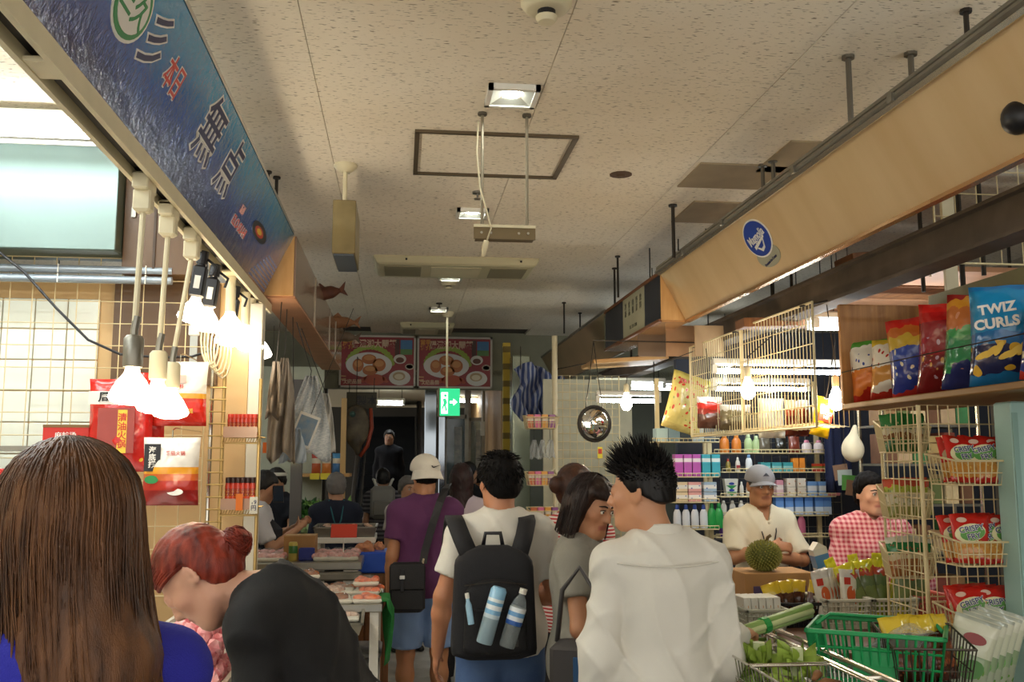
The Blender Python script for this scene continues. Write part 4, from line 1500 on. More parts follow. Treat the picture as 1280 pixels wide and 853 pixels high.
# --- woman with long dark hair beyond him
p = Person('woman with long dark reddish hair, hidden behind the men in purple and white', PXY(577, 7.3), 7.3, -.1, H=1.6, female=True, skin='c99a7c', res=.02)
p.body(hands=(None, None))
p.shirt(cloth('white_lilac_top', 'c9bdc9', .85), 'top', sleeve=.7, g=.016, folds=.003)
p.pants(M_dpant, end=2, h=.025)
p.shoes(M_shoe)
def long2(S, L, k):
    S.cone(L(0, -.04, 0), L(0, -.08, -.33), .08 * k, .075 * k, .04)
    S.cone(L(-.05, -.02, -.03), L(-.06, -.06, -.3), .04 * k, .04 * k, .03)
    S.cone(L(.05, -.02, -.03), L(.06, -.06, -.3), .04 * k, .04 * k, .03)
p.hair_cap(hair_mat('dark_auburn_hair', '1d0f0d', '33191a', .4), .016, .06, -.4, .012, long2, side=-.05)

# --- man with the black backpack
p = Person('man in white T-shirt and jeans wearing a black backpack', PXY(626, 4.05), 4.05, .06, H=1.655, skin='bd8260', head=(.25, .05, 0), res=.010, w=1.04,
           arms=[((-.245, -.0, 1.10), (-.26, .08, .86)), ((.245, .02, 1.09), (.13, .24, 1.06), (-.6, .8, .1))])
p.body(hands=((.5, None), (.6, None)))
p.shirt(cloth('white_tee', 'dcd8cd', .9, .2), 't_shirt', sleeve=.66, hem=.86, g=.02, deep=.0, folds=.004)
p.pants(M_jeans, end=2)
p.shoes(M_shoe)
M_bhair = mat('black_hair', '120e0d', .5)
p.hair_cap(M_bhair, .016, .05, -.075, .007, side=-.0, rag=.002)
def tufts(n, lo=-.45, ln0=.022):
    out = []
    for _ in range(n):
        a = rr.uniform(-PI, PI); th = math.acos(rr.uniform(lo, 1))
        d = V(math.sin(a) * math.sin(th), -math.cos(a) * math.sin(th), math.cos(th))
        if d[1] > .3 and d[2] < .3: continue
        if d[2] < -.05 and d[1] > -.3: continue
        r0 = d * V(.086, .106, .1) + V(0, -.014, .028)
        fl = V(d[0] * .3 + rr.uniform(-.3, .3), rr.uniform(-.2, .2), -.9) if d[2] < .6 else V(d[0] + rr.uniform(-.5, .5), d[1] + rr.uniform(-.5, .5), -.1)
        tip = r0 + (d * .45 + fl) * ln0 * rr.uniform(.7, 1.3)
        out.append([p.Lw(*r0), p.Lw(*((r0 + tip) / 2 + d * .004)), p.Lw(*tip)])
    return out
p.strands(M_bhair, tufts(900), .0024)
bx, by = PXY(617, 3.85), 3.84
pack = thing('backpack', 'black backpack with mesh front pocket on the man in the white T-shirt', 'backpack', (bx, by, 0))
zt, zb = P(617, 682, by).z, P(617, 822, by).z
def pack_shape(w, d, z0, z1, yoff):
    def fn(u, v):
        a = u * 2 * PI
        e = .35
        cx, cy = math.copysign(abs(math.cos(a)) ** e, math.cos(a)), math.copysign(abs(math.sin(a)) ** e, math.sin(a))
        t = v
        s_ = (1 - .62 * max(0, (t - .8) / .2) ** 3) * (1 - .35 * max(0, (.06 - t) / .06) ** 2)
        tp = 1 - .10 * t
        dd = 1 - .35 * t
        zz = z0 + (z1 - z0) * (t if t < 1 else 1)
        return Vector((cx * w / 2 * s_ * tp, yoff + cy * d / 2 * s_ * dd, zz))
    return fn
def closed_grid(fn, nu, nv):
    b = MB()
    vs = [Vector(fn(i / nu, j / nv)) for j in range(nv + 1) for i in range(nu)]
    fs = [(j * nu + i, j * nu + (i + 1) % nu, (j + 1) * nu + (i + 1) % nu, (j + 1) * nu + i) for j in range(nv) for i in range(nu)]
    fs += [tuple(range(nu - 1, -1, -1)), tuple(range(nv * nu, nv * nu + nu))]
    return b.add(vs, fs)
M_pack = mat('black_canvas', '16161b', .75, bump=.2, bscale=260, var=.15)
closed_grid(pack_shape(.335, .17, zb, zt, 0), 32, 22).build('pack_body', M_pack, pack, True)
zp1, zp0 = P(617, 722, by).z, P(617, 815, by).z
fpk = closed_grid(pack_shape(.25, .07, zp0, zp1, -.075), 28, 14).build('front_pocket', mat('black_canvas2', '121216', .75, bump=.3, bscale=90), pack, True)
MB().tube([(-.105, -.113, zp1 - .105), (0, -.12, zp1 - .115), (.105, -.113, zp1 - .105)], .004, 5).build('pocket_edge', M_black, fpk)
MB().tube([(-.12, -.085, zp1 - .02), (0, -.112, zp1 - .004), (.12, -.085, zp1 - .02)], .003, 5).build('zip', M_drod, fpk)
MB().box((.06, -.113, zp0 + .05), (.05, .003, .025)).build('brand_patch', mat('patch_grey', '3a3838', .8), fpk)
for sx in (-1, 1):
    pts = [Vector((sx * .10, -.02, zt - .03)), Vector((sx * .125, .03, zt + .03)), Vector((sx * .145, .09, zt + .085)), Vector((sx * .15, .17, zt + .10)), Vector((sx * .15, .26, zt + .075)), Vector((sx * .155, .33, zt - .02))]
    ribbon(MB(), pts, .07, .018, (1, 0, 0)).build('shoulder_strap', M_pack, pack, True)
MB().tube([(-.04, .03, zt - .01), (-.03, .03, zt + .045), (.03, .03, zt + .045), (.04, .03, zt - .01)], .009, 6).build('carry_loop', M_black, pack, True)
# can and bottles in its pocket
can = thing('spray_can', 'pale blue and white can in the backpack pocket', 'can', (bx - .05, by - .15, zp0 + .06), (0, .28, 0))
MB().lathe([(.0, 0), (.029, 0), (.031, .006), (.031, .20), (.024, .212), (0, .212)], n=16).build('can_body', print_mat('can_print', [(0, '8fa7b2'), (.45, 'c8dbe6'), (.52, '7fb7dd'), (.6, 'e4eef4'), (.68, '6fb0da'), (.74, 'dce9f0'), (.8, '8cc1e2')], .35), can, SM)
bot = thing('water_bottle', 'water bottle with blue label and white cap in the backpack pocket', 'bottle', (bx + .035, by - .152, zp0 + .045), (0, .30, 0))
Mp = mat('clear_plastic', 'e3eef2', .12, trans=.85, ior=1.3)
MB().lathe([(.0, 0), (.028, 0), (.031, .01), (.031, .15), (.022, .18), (.012, .195), (.012, .205)], n=16).build('bottle_body', Mp, bot, SM)
MB().lathe([(.0315, .085), (.032, .09), (.032, .148), (.0315, .15)], n=16).build('bottle_label', print_mat('water_label', [(0, '2d5fae'), (.25, 'dfe9f4'), (.5, '6fa9dd'), (.75, 'eaf2f8')], .3), bot, SM)
MB().lathe([(.014, .202), (.0145, .222), (0, .223)], n=12).build('bottle_cap', M_white, bot, SM)
bot2 = thing('pen_bottle', 'slim pale blue bottle beside the can in the backpack pocket', 'bottle', (bx - .098, by - .148, zp0 + .13), (0, -.15, 0))
MB().lathe([(.0, 0), (.012, 0), (.012, .07), (.007, .085), (.007, .1), (0, .1)], n=10).build('bottle_body', mat('pale_blue_plastic', '9cc6de', .35), bot2, SM)
MB().lathe([(.008, .095), (.008, .115), (0, .115)], n=10).build('bottle_cap', M_white, bot2, SM)

# --- woman in grey T-shirt
p = Person('woman with chin-length dark hair in a grey T-shirt looking down', PXY(728, 3.75), 3.75, math.radians(-112), H=1.565, female=True, skin='bb8562', head=(math.radians(-30), .28, -.06), res=.009, w=1.08,
           arms=[((-.23, .04, 1.1), (-.1, .27, 1.02)), ((.235, .03, 1.1), (.12, .25, .98))])
p.body(hands=((.7, None), (.7, None)), lip='9c5548')
p.eyes(brow='2c1d16')
p.shirt(cloth('grey_jersey', '8f8c82', .9), 't_shirt', sleeve=.55, hem=.82, g=.014, neck=-.03, deep=.9, folds=.003)
p.pants(cloth('dark_denim', '2c3440', .85), end=2)
p.shoes(M_shoe)
M_dbrown = hair_mat('dark_brown_hair', '170d0a', '2e1a13', .38)
def bob(S, L, k):
    for sx in (-1, 1):
        S.cone(L(sx * .072, -.015, .03), L(sx * .082, .005, -.1), .03 * k, .03 * k, .03)
        S.cone(L(sx * .05, -.06, 0), L(sx * .055, -.06, -.115), .045 * k, .035 * k, .03)
    S.cone(L(0, -.08, 0), L(0, -.08, -.11), .045 * k, .035 * k, .03)
    S.cone(L(-.05, .055, .085), L(.06, .05, .075), .022 * k, .022 * k, .03)
p.hair_cap(M_dbrown, .018, .052, -.13, .007, bob, side=-.13, rag=.002)
cur = []
for n_ in range(300):
    a = rr.uniform(-2.0, 2.0)
    st = rr.uniform(.05, .6)
    q = rr.uniform(1.0, 1.05)
    pts = []
    for i in range(9):
        t = i / 8
        if t < .5:
            th = st + (PI * .5 - st) * t / .5
            pts.append(p.Lw(math.sin(a) * math.sin(th) * .096 * q, -math.cos(a) * math.sin(th) * .114 * q - .012, .03 + .108 * q * math.cos(th)))
        else:
            u = (t - .5) / .5
            pts.append(p.Lw(math.sin(a) * .1 * q * (1 + .12 * u), -.012 - math.cos(a) * .114 * q, .03 - .165 * u))
    cur.append(pts)
p.strands(M_dbrown, cur, .0022)
cb = thing('handbag', 'dark grey handbag with blue side held by the woman in grey', 'bag', (PXY(720, 3.5), 3.47, .86), (0, 0, -.4))
MB().box((0, 0, 0), (.2, .1, .26), bev=.03).build('bag_body', mat('slate_leather', '3d3a3a', .5), cb, SM)
MB().box((.04, -.053, -.02), (.10, .006, .2), bev=.003).build('front_panel', mat('teal_blue_leather', '1f4c78', .5), cb)
MB().tube([(-.08, 0, .12), (-.06, .0, .3), (.0, .02, .38), (.06, 0, .3), (.08, 0, .12)], .009, 6).build('handle', mat('slate_leather'), cb, True)

# --- woman with ponytail in red-striped shirt
p = Person('woman with brown hair tied back and red-and-white striped shirt', PXY(716, 4.7), 4.7, -.5, H=1.6, female=True, skin='c2906c', head=(-.3, .08, 0), res=.012)
p.body()
p.shirt(stripes('red_stripe_jersey', 'd9cfc8', 'b5383c', 62, 'Z', .5), 'striped_shirt', sleeve=.6, g=.014, folds=.002, deep=-.1)
p.pants(M_dpant, end=2, h=.02)
p.shoes(M_shoe)
def pony(S, L, k):
    S.ell(L(-.03, -.135, .01), V(.035, .03, .045) * k, None, .02)
    S.cone(L(-.02, -.1, .02), L(-.03, -.13, .02), .03 * k, .03 * k, .02)
p.hair_cap(hair_mat('brown_tied_hair', '2a1610', '51301f', .36), .018, .06, -.06, .008, pony, side=-.01, rag=.002)
MB().lathe([(.03, -.01), (.036, 0), (.03, .01)], n=14).build('hair_tie', mat('cream_scrunchie', 'd8cfa0', .8), p.t, True, loc=p.Lw(-.025, -.115, .018), rot=(PI / 2, 0, 0))

# --- man in the white shirt
p = Person('man with spiky black hair in a crisp white long-sleeved shirt', PXY(822, 3.0), 3.0, .08, H=1.635, skin='c68f6b', head=(.92, .06, 0), res=.008, w=.97, sh_w=1.03,
           arms=[((-.215, -.03, 1.08), (-.225, .03, .84)), ((.21, -.02, 1.05), (.31, .12, 1.10), (.85, .5, .02))])
p.hc = p.hc + V(-.035, 0, .004)
p.body(hands=((.4, None), (.85, (-.35, .25, -.9), .8)), lip='a8625a')
p.eyes()
M_ws = cloth('white_shirting', 'dcd9cf', .8, .12, 500, var=.02)
wsh = p.shirt(M_ws, 'dress_shirt', sleeve=1.93, hem=.84, g=.019, folds=.007, neck=-.01, deep=-.2, h=.0075, seed=4)
# collar, yoke seam and cuffs
def collar(u, v):
    a = -2.5 + 5.0 * u
    r_ = .066 + .012 * v
    c = p.neck + V(0, .005, .012)
    return Vector((c[0] + math.sin(a) * r_ * 1.05, c[1] - math.cos(a) * r_ * 1.0 + .008, c[2] + .036 * (1 - v) - .006 + .012 * math.cos(a)))
MB().grid(collar, 28, 4, -.004).build('collar', M_ws, wsh, True)
ysm = MB()
pts = []
for i in range(15):
    x = -.165 + .33 * i / 14
    pts.append(Vector((x, -.137 + 1.9 * x * x, 1.315 - .01 * math.cos(x * 9))))
MB().tube(pts, .003, 4).build('yoke_seam', M_ws, wsh)
for i in (0, 1):
    d = (p.wr[i] - p.el[i]); d /= np.linalg.norm(d)
    a = Vector(p.wr[i] - d * .075); b_ = Vector(p.wr[i] - d * .005)
    MB().tube([a, a.lerp(b_, .05), a.lerp(b_, .95), b_], [.044, .0505, .0465, .042], 16).build('cuff', M_ws, wsh, SM)
    MB().ball(a.lerp(b_, .5) + Vector((.0, -.049, 0)), .004, 6, 5).build('cuff_button', M_black, wsh)
p.pants(M_dpant, end=2)
p.shoes(M_shoe)
M_sp = mat('spiky_black_hair', '0d0a0a', .45, spec=.3)
p.hair_cap(M_sp, .010, .06, -.035, .006, side=.0, rag=.002)
cur = []
for n_ in range(1500):
    a = rr.uniform(-PI, PI); th = math.acos(rr.uniform(-.25, 1))
    d = V(math.sin(a) * math.sin(th), -math.cos(a) * math.sin(th), math.cos(th))
    if d[1] > .55 and d[2] < .35: continue
    if d[2] < .1 and d[1] > -.5: continue
    r0 = d * V(.08, .1, .094) + V(0, -.014, .03)
    ln = .012 + .042 * max(0, d[2]) ** 1.2 + .02 * max(0, d[1])
    tip = r0 + (d * .75 + V(rr.uniform(-.3, .3), .25 * max(0, d[2]) + rr.uniform(-.2, .2), .5 * max(0, d[2]) - .5 * max(0, .5 - d[2]))) * ln * rr.uniform(.7, 1.15)
    mid = (r0 + tip) / 2 + d * .003
    cur.append([p.Lw(*r0), p.Lw(*mid), p.Lw(*tip)])
p.strands(M_sp, cur, .0024)
wman = p

# --- old stall keeper with folded arms
p = Person('elderly man in cream polo shirt and grey cap standing with folded arms', PXY(948, 5.6), 5.6, PI + .06, H=1.585, skin='b5815c', head=(-.04, .06, 0), res=.0085, w=1.02,
           arms=[((-.23, .10, 1.12), (.02, .235, 1.15), (.95, -.1, .25)), ((.23, .10, 1.14), (.015, .215, 1.225), (-.95, .05, -.12))])
p.body(hands=((.55, (0, -1, .1)), (.7, (0, -.9, -.4))), lip='8f5a4a')
p.eyes(brow='5d544c')
M_polo = cloth('cream_polo', 'e0d9bf', .9)
psh = p.shirt(M_polo, 'polo_shirt', sleeve=.86, hem=.84, g=.02, neck=-.015, deep=.75, folds=.0035, seed=2)
for sx in (-1, 1):
    n0 = p.neck
    MB().poly([Vector(n0) + Vector((sx * x, y, z)) for x, y, z in ((.012, .105, -.055), (.06, .055, .03), (.085, .035, .012), (.07, .1, -.06))], .007).build('collar_flap', M_polo, psh)
p.pants(cloth('khaki_trousers', '6d6450', .9), end=2, h=.02)
p.shoes(M_shoe)
p.hair_cap(mat('grey_stubble_hair', '4d4842', .7), .004, .06, -.04, .008, side=.0, rag=.001)
S = SDF(.006)
S.ell(p.Lw(0, -.012, .045), (.086, .107, .088), p.Rh, .01)
S.cut(p.Lw(0, 0, .034), p.Rh @ V(0, -.1, -1))
v, q = S.mesh()
M_gc = cloth('grey_cap_cotton', '96969a', .85)
gcap = np_mesh('baseball_cap', v, q, M_gc, p.t)
def brim2(u, v):
    a = -1.15 + 2.3 * u
    rad = .095 + v * .042
    return p.Lw(math.sin(a) * rad * .76, math.cos(a) * rad - .005, .046 - .03 * v - .02 * math.sin(a) ** 2 + .004)
MB().grid(brim2, 14, 4, .004).build('cap_brim', M_gc, gcap, True)
MB().poly([p.Lw(x, .094, z) for x, z in ((-.02, .072), (.0, .092), (.022, .072))], .008).build('cap_emblem', mat('dark_emblem', '4a4c58', .7), gcap)
# spectacles on a neck cord
gl = []
nk = Vector(p.neck)
for sx in (-1, 1):
    MB().tube([nk + Vector((sx * .06, -.02, .03)), nk + Vector((sx * .062, .08, -.03)), nk + Vector((sx * .045, .135, -.12)), nk + Vector((sx * .02 + .005, .155, -.215))], .0035, 5).build('neck_cord', M_black, p.t, True)
MB().tube([nk + Vector((.055, .16, -.215)), nk + Vector((.02, .165, -.222)), nk + Vector((-.02, .165, -.235)), nk + Vector((-.06, .16, -.222))], .006, 5).build('spectacles', M_black, p.t)

# --- woman in pink check behind the snack racks
p = Person('woman in pink checked wrap looking out between the snack racks', PXY(1085, 5.0), 5.0, PI - .15, H=1.56, female=True, skin='d8ab92', head=(.22, .06, .05), res=.011, w=1.05,
           arms=[((-.22, .12, 1.08), (-.1, .28, 1.0)), ((.24, .1, 1.1), (.2, .3, 1.02))])
p.body(lip='b05a5a')
p.eyes()
p.shirt(stripes('pink_check', 'e3b3b3', 'b23a4e', 42, 'Z', .5, cross='X'), 'checked_wrap', sleeve=1.6, hem=.84, g=.03, neck=-.02, deep=.7, folds=.006)
S = SDF(.012)
S.ell(p.U(0, .085, 1.33), V(.055, .05, .07), None, .02)
v, q = S.mesh()
np_mesh('inner_top', v, q, M_black, p.t)
p.pants(M_dpant, end=2, h=.025)
p.shoes(M_shoe)
p.hair_cap(mat('black_hair2', '0e0b0a', .7, spec=.12), .012, .062, -.06, .009, lambda S, L, k: S.ell(L(0, -.09, .05), V(.04, .035, .04) * k, None, .02), side=-.0)

# --- people at the back
def far_person(label, px, Y, face, top_px, shirt_c, hair_c, pant='1c1d22', sleeve=.7, hair=None, z0=0, female=False, head=(0, 0, 0), arms=None, res=.018, skin='c09070', cap=None, w=1.0, mat_s=None):
    ztop = P(px, top_px, Y).z - z0
    H = ztop / 1.008
    q = Person(label, PXY(px, Y), Y, face, H=H, skin=skin, female=female, head=head, res=res, arms=arms, z0=z0, w=w)
    q.body(hands=((.5, None), (.5, None)))
    if abs(abs(face) - PI) < 1.2: q.eyes()
    q.shirt(mat_s or cloth('far_cloth_' + shirt_c, shirt_c, .9), 'shirt', sleeve=sleeve, g=.018, folds=.004, hem=.82)
    q.pants(cloth('far_pants_' + pant, pant, .9), end=2, h=.025)
    q.shoes(M_shoe)
    q.hair_cap(mat('far_hair_' + hair_c, hair_c, .55), .016, .055, -.07, .012, hair, side=-.02)
    return q
g = far_person('grey-haired stall keeper in navy work clothes with apron straps', 421, 8.0, .15, 590, '141b2e', '6f6b68', sleeve=1.5, w=1.15)
for sx in (-1, 1):
    MB().tube([Vector(g.neck) + Vector((sx * .06, -.04, .03)), Vector(g.neck) + Vector((sx * .03, -.155, -.12)), Vector(g.neck) + Vector((0, -.165, -.2))], .006, 5).build('apron_strap', mat('teal_strap', '1d5a63', .8), g.t)
g = far_person('man in dark navy T-shirt with white headband behind the meat counter', 349, 9.0, PI - .5, 583, '131722', '17120f', sleeve=.6, arms=[((-.22, .08, 1.1), (-.12, .3, 1.06)), ((.22, .06, 1.08), (.16, .28, 1.0))], head=(0, .3, 0))
MB().lathe([(.096, -.012), (.1, 0), (.096, .018)], n=20, sy=1.18).build('headband', M_white, g.t, SM, loc=g.Lw(0, -.012, .062))
g = far_person('person in white shirt and dark apron using a phone at the meat counter', 324, 7.2, -PI / 2 + .2, 586, 'd0cfd2', '15110f', sleeve=.8, arms=[((-.2, .12, 1.12), (-.06, .32, 1.26)), ((.2, .1, 1.1), (.06, .32, 1.25))], head=(0, .35, 0))
MB().box((0, .02, .98), (.36, .30, .5), bev=.09).build('apron', mat('dark_apron', '1c1e26', .8), g.t, SM)
ph = thing('mobile_phone', 'dark mobile phone held up by the person in the apron', 'phone', (PXY(349, 7.14), 7.14, P(349, 618, 7.14).z), (.9, 0, .2))
MB().box((0, 0, 0), (.075, .15, .009), bev=.003).build('case', M_black, ph)
MB().box((0, 0, .006), (.066, .135, .002)).build('screen', mat('phone_glass', '25303c', .1), ph)

far_person('man in dark jacket riding the escalator in the dim hall', 486, 13.6, PI - .1, 537, '14161f', '120f0e', z0=.62, sleeve=1.8)
g = far_person('person in striped shirt with pale grey backpack in the dim hall', 479, 11.0, .05, 585, '4b4a52', '0f0d0c', sleeve=.7, mat_s=stripes('navy_stripe', '3c3b44', '77757a', 22))
pk = thing('backpack', 'pale grey backpack with white straps on the person in the dim hall', 'backpack', (PXY(479, 10.8), 10.84, 1.17))
MB().box((0, 0, 0), (.27, .13, .36), bev=.04).build('pack_body', mat('pale_grey_canvas', '8e8d88', .8), pk, SM)
MB().box((0, -.07, -.06), (.2, .04, .17), bev=.015).build('front_pocket', mat('pale_grey_canvas2', '7c7b77', .8), pk, SM)
for sx in (-1, 1):
    MB().tube([(sx * .07, .02, .17), (sx * .1, .06, .24), (sx * .11, .14, .25)], .016, 6).build('shoulder_strap', mat('white_strap', 'c9c7bd', .8), pk, True)
far_person('elderly woman with short grey hair facing the crowd in a pale top', 509, 8.6, PI + .5, 594, 'c6beb4', '5d5854', female=True, head=(0, .1, 0))
far_person('man in black with short dark hair walking out at the far end', 585, 10.4, -.5, 577, '121216', '14100e', sleeve=1.8, head=(-.5, 0, 0))
far_person('man in dark red top far behind the crowd', 594, 12.2, .2, 586, '4a1d1d', '100d0c', sleeve=1.6)

# ------------------------------------------------------------------ builders for goods and shop fittings
def pouch_mesh(w, h, t, nu=10, nv=12, seed=0, crimp=.06, wr=.12):
    """sealed plastic pouch standing on local z=0, width along x, thickness along y"""
    rs = random.Random(seed)
    ph = [rs.uniform(0, 6.28) for _ in range(8)]
    def th(u, v):
        a = max(0, min(1, (v - crimp) / .22)); b = max(0, min(1, (1 - crimp - v) / .22))
        e = math.sin(PI * max(0, min(1, u))) ** .55
        f = (math.sin(a * PI / 2) ** .7) * (math.sin(b * PI / 2) ** .8) * e
        return t / 2 * f * (1 + wr * (math.sin(u * 9 + v * 7 + ph[0]) + math.sin(v * 17 - u * 6 + ph[1]))) + .0012
    def pos(u, v, s):
        x = (u - .5) * w * (1 - .05 * math.sin(PI * v))
        z = v * h
        y = s * th(u, v) + .006 * math.sin(u * 14 + ph[2]) * (1 if v > 1 - crimp or v < crimp else 0)
        return Vector((x, y, z))
    b = MB()
    vs, fs = [], []
    W = nv + 1
    for s in (-1, 1):
        for i in range(nu + 1):
            for j in range(nv + 1):
                vs.append(pos(i / nu, j / nv, s))
    K = (nu + 1) * W
    for i in range(nu):
        for j in range(nv):
            f = (i * W + j, (i + 1) * W + j, (i + 1) * W + j + 1, i * W + j + 1)
            fs.append(f); fs.append(tuple(K + q for q in reversed(f)))
    bd = [i * W for i in range(nu + 1)] + [nu * W + j for j in range(1, nv + 1)] + [i * W + nv for i in range(nu - 1, -1, -1)] + [j for j in range(nv - 1, 0, -1)]
    for a, c in zip(bd, bd[1:] + bd[:1]):
        fs.append((c, a, K + a, K + c))
    return b.add(vs, fs)

def pouch(label, cat, loc, rot, w, h, t, m, group=None, name='snack_bag', seed=0, part='bag_film', crimp=.06):
    o = thing(name, label, cat, loc, rot, group)
    pouch_mesh(w, h, t, seed=seed, crimp=crimp).build(part, m, o, True)
    return o

def front_text(o, body, size, m, z, y, x=0, bold=.02, sx=1.0, rot=0.0, name='lettering'):
    """lettering on the front (local -y) of a package"""
    M = Matrix.Translation((x, y, z)) @ Matrix.Rotation(PI / 2, 4, 'X') @ Matrix.Rotation(rot, 4, 'Z')
    return text(body, size, m, o, M=M, bold=bold, sx=sx, name=name)
def front_patch(o, pts, y, m, name='print_patch', th=.0015):
    return MB().poly([(x, y, z) for x, z in pts], th).build(name, m, o)
def rect(x0, z0, x1, z1): return [(x0, z0), (x1, z0), (x1, z1), (x0, z1)]
def oval(x, z, a, b, n=18, r=0): return [(x + math.cos(r) * math.cos(2 * PI * k / n) * a - math.sin(r) * math.sin(2 * PI * k / n) * b, z + math.sin(r) * math.cos(2 * PI * k / n) * a + math.cos(r) * math.sin(2 * PI * k / n) * b) for k in range(n)]

def jar(label, loc, group, body_m, lid_m, r=.03, h=.11, name='glass_jar', cat='jar', rot=(0, 0, 0)):
    o = thing(name, label, cat, loc, rot, group)
    MB().lathe([(0, 0), (r, 0), (r, h * .72), (r * .8, h * .82), (r * .8, h * .84)], n=12).build('jar_body', body_m, o, SM)
    MB().lathe([(r * .88, h * .82), (r * .9, h * .84), (r * .9, h * .98), (r * .8, h), (0, h)], n=12).build('lid', lid_m, o, SM)
    return o

def bottle(label, loc, group, m, cap_m, w=.06, d=.04, h=.2, name='shampoo_bottle', cat='bottle', pump=False, lab_m=None, rot=(0, 0, 0)):
    o = thing(name, label, cat, loc, rot, group)
    MB().lathe([(0, 0), (w * .46, 0), (w * .5, h * .04), (w * .5, h * .5), (w * .46, h * .66), (w * .3, h * .78), (w * .2, h * .82)], n=14, sy=d / w).build('bottle_body', m, o, SM)
    if pump:
        MB().lathe([(w * .22, h * .8), (w * .22, h * .86), (w * .08, h * .87), (w * .08, h * .96), (w * .2, h * .965), (w * .2, h), (0, h)], n=10).build('pump', cap_m, o, SM)
    else:
        MB().lathe([(w * .24, h * .8), (w * .26, h * .82), (w * .22, h * .97), (w * .14, h), (0, h)], n=10, sy=.8).build('cap', cap_m, o, SM)
    if lab_m:
        MB().box((0, -d * .5, h * .3), (w * .7, .004, h * .3)).build('label_print', lab_m, o)
    return o

def carton(label, loc, group, m, w, d, h, name='carton', cat='box', rot=(0, 0, 0), flap=None):
    o = thing(name, label, cat, loc, rot, group)
    MB().box((0, 0, h / 2), (w, d, h), bev=.002).build('box_body', m, o)
    return o

def wire_panel(name, label, cat, a, b, zb, zt, nx, nz, m, r=.0025, fr=.005, group=None):
    """upright wire grid from point a to point b (xy), z between zb and zt"""
    a, b = Vector((a[0], a[1], 0)), Vector((b[0], b[1], 0))
    o = thing(name, label, cat, (a.x, a.y, zb), group=group)
    d = b - a
    q = MB()
    for i in range(1, nx):
        p = d * (i / nx)
        q.tube([p, p + Vector((0, 0, zt - zb))], r, 4)
    for k in range(1, nz):
        z = (zt - zb) * k / nz
        q.tube([Vector((0, 0, z)), d + Vector((0, 0, z))], r, 4)
    q.build('wires', m, o)
    H = Vector((0, 0, zt - zb))
    MB().tube([(0, 0, 0), d, d + H, H, (0, 0, 0)], fr, 6).build('frame', m, o)
    return o

def wire_basket(label, loc, rot, w, d, hb, hf, m, n=12, group=None, name='wire_basket', r=.0022, slope=.02):
    """open wire basket hung by its back: back at y=0, front at y=-d, back height hb, front height hf"""
    o = thing(name, label, 'basket', loc, rot, group)
    x0, x1 = -w / 2, w / 2
    i0 = .02
    MB().tube([(x0, 0, hb), (x1, 0, hb), (x1 - .0, -d, hf), (x0, -d, hf), (x0, 0, hb)], r * 1.9, 6).tube([(x0 + i0, 0, 0), (x1 - i0, 0, 0), (x1 - i0, -d + i0, 0), (x0 + i0, -d + i0, 0), (x0 + i0, 0, 0)], r * 1.4, 6).build('rim', m, o)
    q = MB()
    for i in range(n + 1):
        t = i / n
        xb, xt = x0 + i0 + (w - 2 * i0) * t, x0 + w * t
        q.tube([(xt, -d, hf), (xb, -d + i0, 0), (xb, 0, 0), (xt, 0, hb)], r, 4, caps=False)
    m2 = max(3, int(n * d / w))
    for k in range(m2 + 1):
        t = k / m2
        y, yt = -t * (d - i0), -t * d
        ht = hb + (hf - hb) * t
        q.tube([(x0, yt, ht), (x0 + i0, y, 0), (x1 - i0, y, 0), (x1, yt, ht)], r, 4, caps=False)
    for f in (.5,):
        q.tube([(x0 + i0 * .5, 0, hb * f), (x0 + i0 * .5, -d + i0 * .5, hf * f), (x1 - i0 * .5, -d + i0 * .5, hf * f), (x1 - i0 * .5, 0, hb * f)], r, 4)
    q.build('wires', m, o)
    return o

def plastic_basket(label, loc, w, d, h, m, rot=(0, 0, 0), nx=9, nz=4, name='plastic_basket', group=None, solid=.2):
    """slotted plastic basket with rim, real bars and gaps"""
    o = thing(name, label, 'basket', loc, rot, group)
    tp = .86
    q = MB()
    th = .004
    def wall(x0, y0, x1, y1):
        """bars between the base edge and rim edge"""
        for i in range(nx + 1):
            t = i / nx
            a = Vector((x0 + (x1 - x0) * t, y0 + (y1 - y0) * t, h))
            b_ = Vector((a.x * tp, a.y * tp, 0))
            q.tube([b_, a], th, 4)
        for k in range(nz + 1):
            t = k / nz
            s = tp + (1 - tp) * t
            q.tube([(x0 * s, y0 * s, h * t), (x1 * s, y1 * s, h * t)], th, 4)
        # solid lower band
        s1 = tp + (1 - tp) * solid
        q.add([(x0 * tp, y0 * tp, 0), (x1 * tp, y1 * tp, 0), (x1 * s1, y1 * s1, h * solid), (x0 * s1, y0 * s1, h * solid)], [(0, 1, 2, 3)])
    X, Y = w / 2, d / 2
    for a in ((-X, -Y, X, -Y), (X, -Y, X, Y), (X, Y, -X, Y), (-X, Y, -X, -Y)): wall(*a)
    q.build('lattice', m, o)
    MB().box((0, 0, .003), (w * tp, d * tp, .006)).build('bottom', m, o)
    b = MB()
    for sx in (-1, 1): b.box((sx * X, 0, h), (.014, d + .014, .014), bev=.003)
    for sy in (-1, 1): b.box((0, sy * Y, h), (w + .014, .014, .014), bev=.003)
    b.build('rim', m, o)
    return o

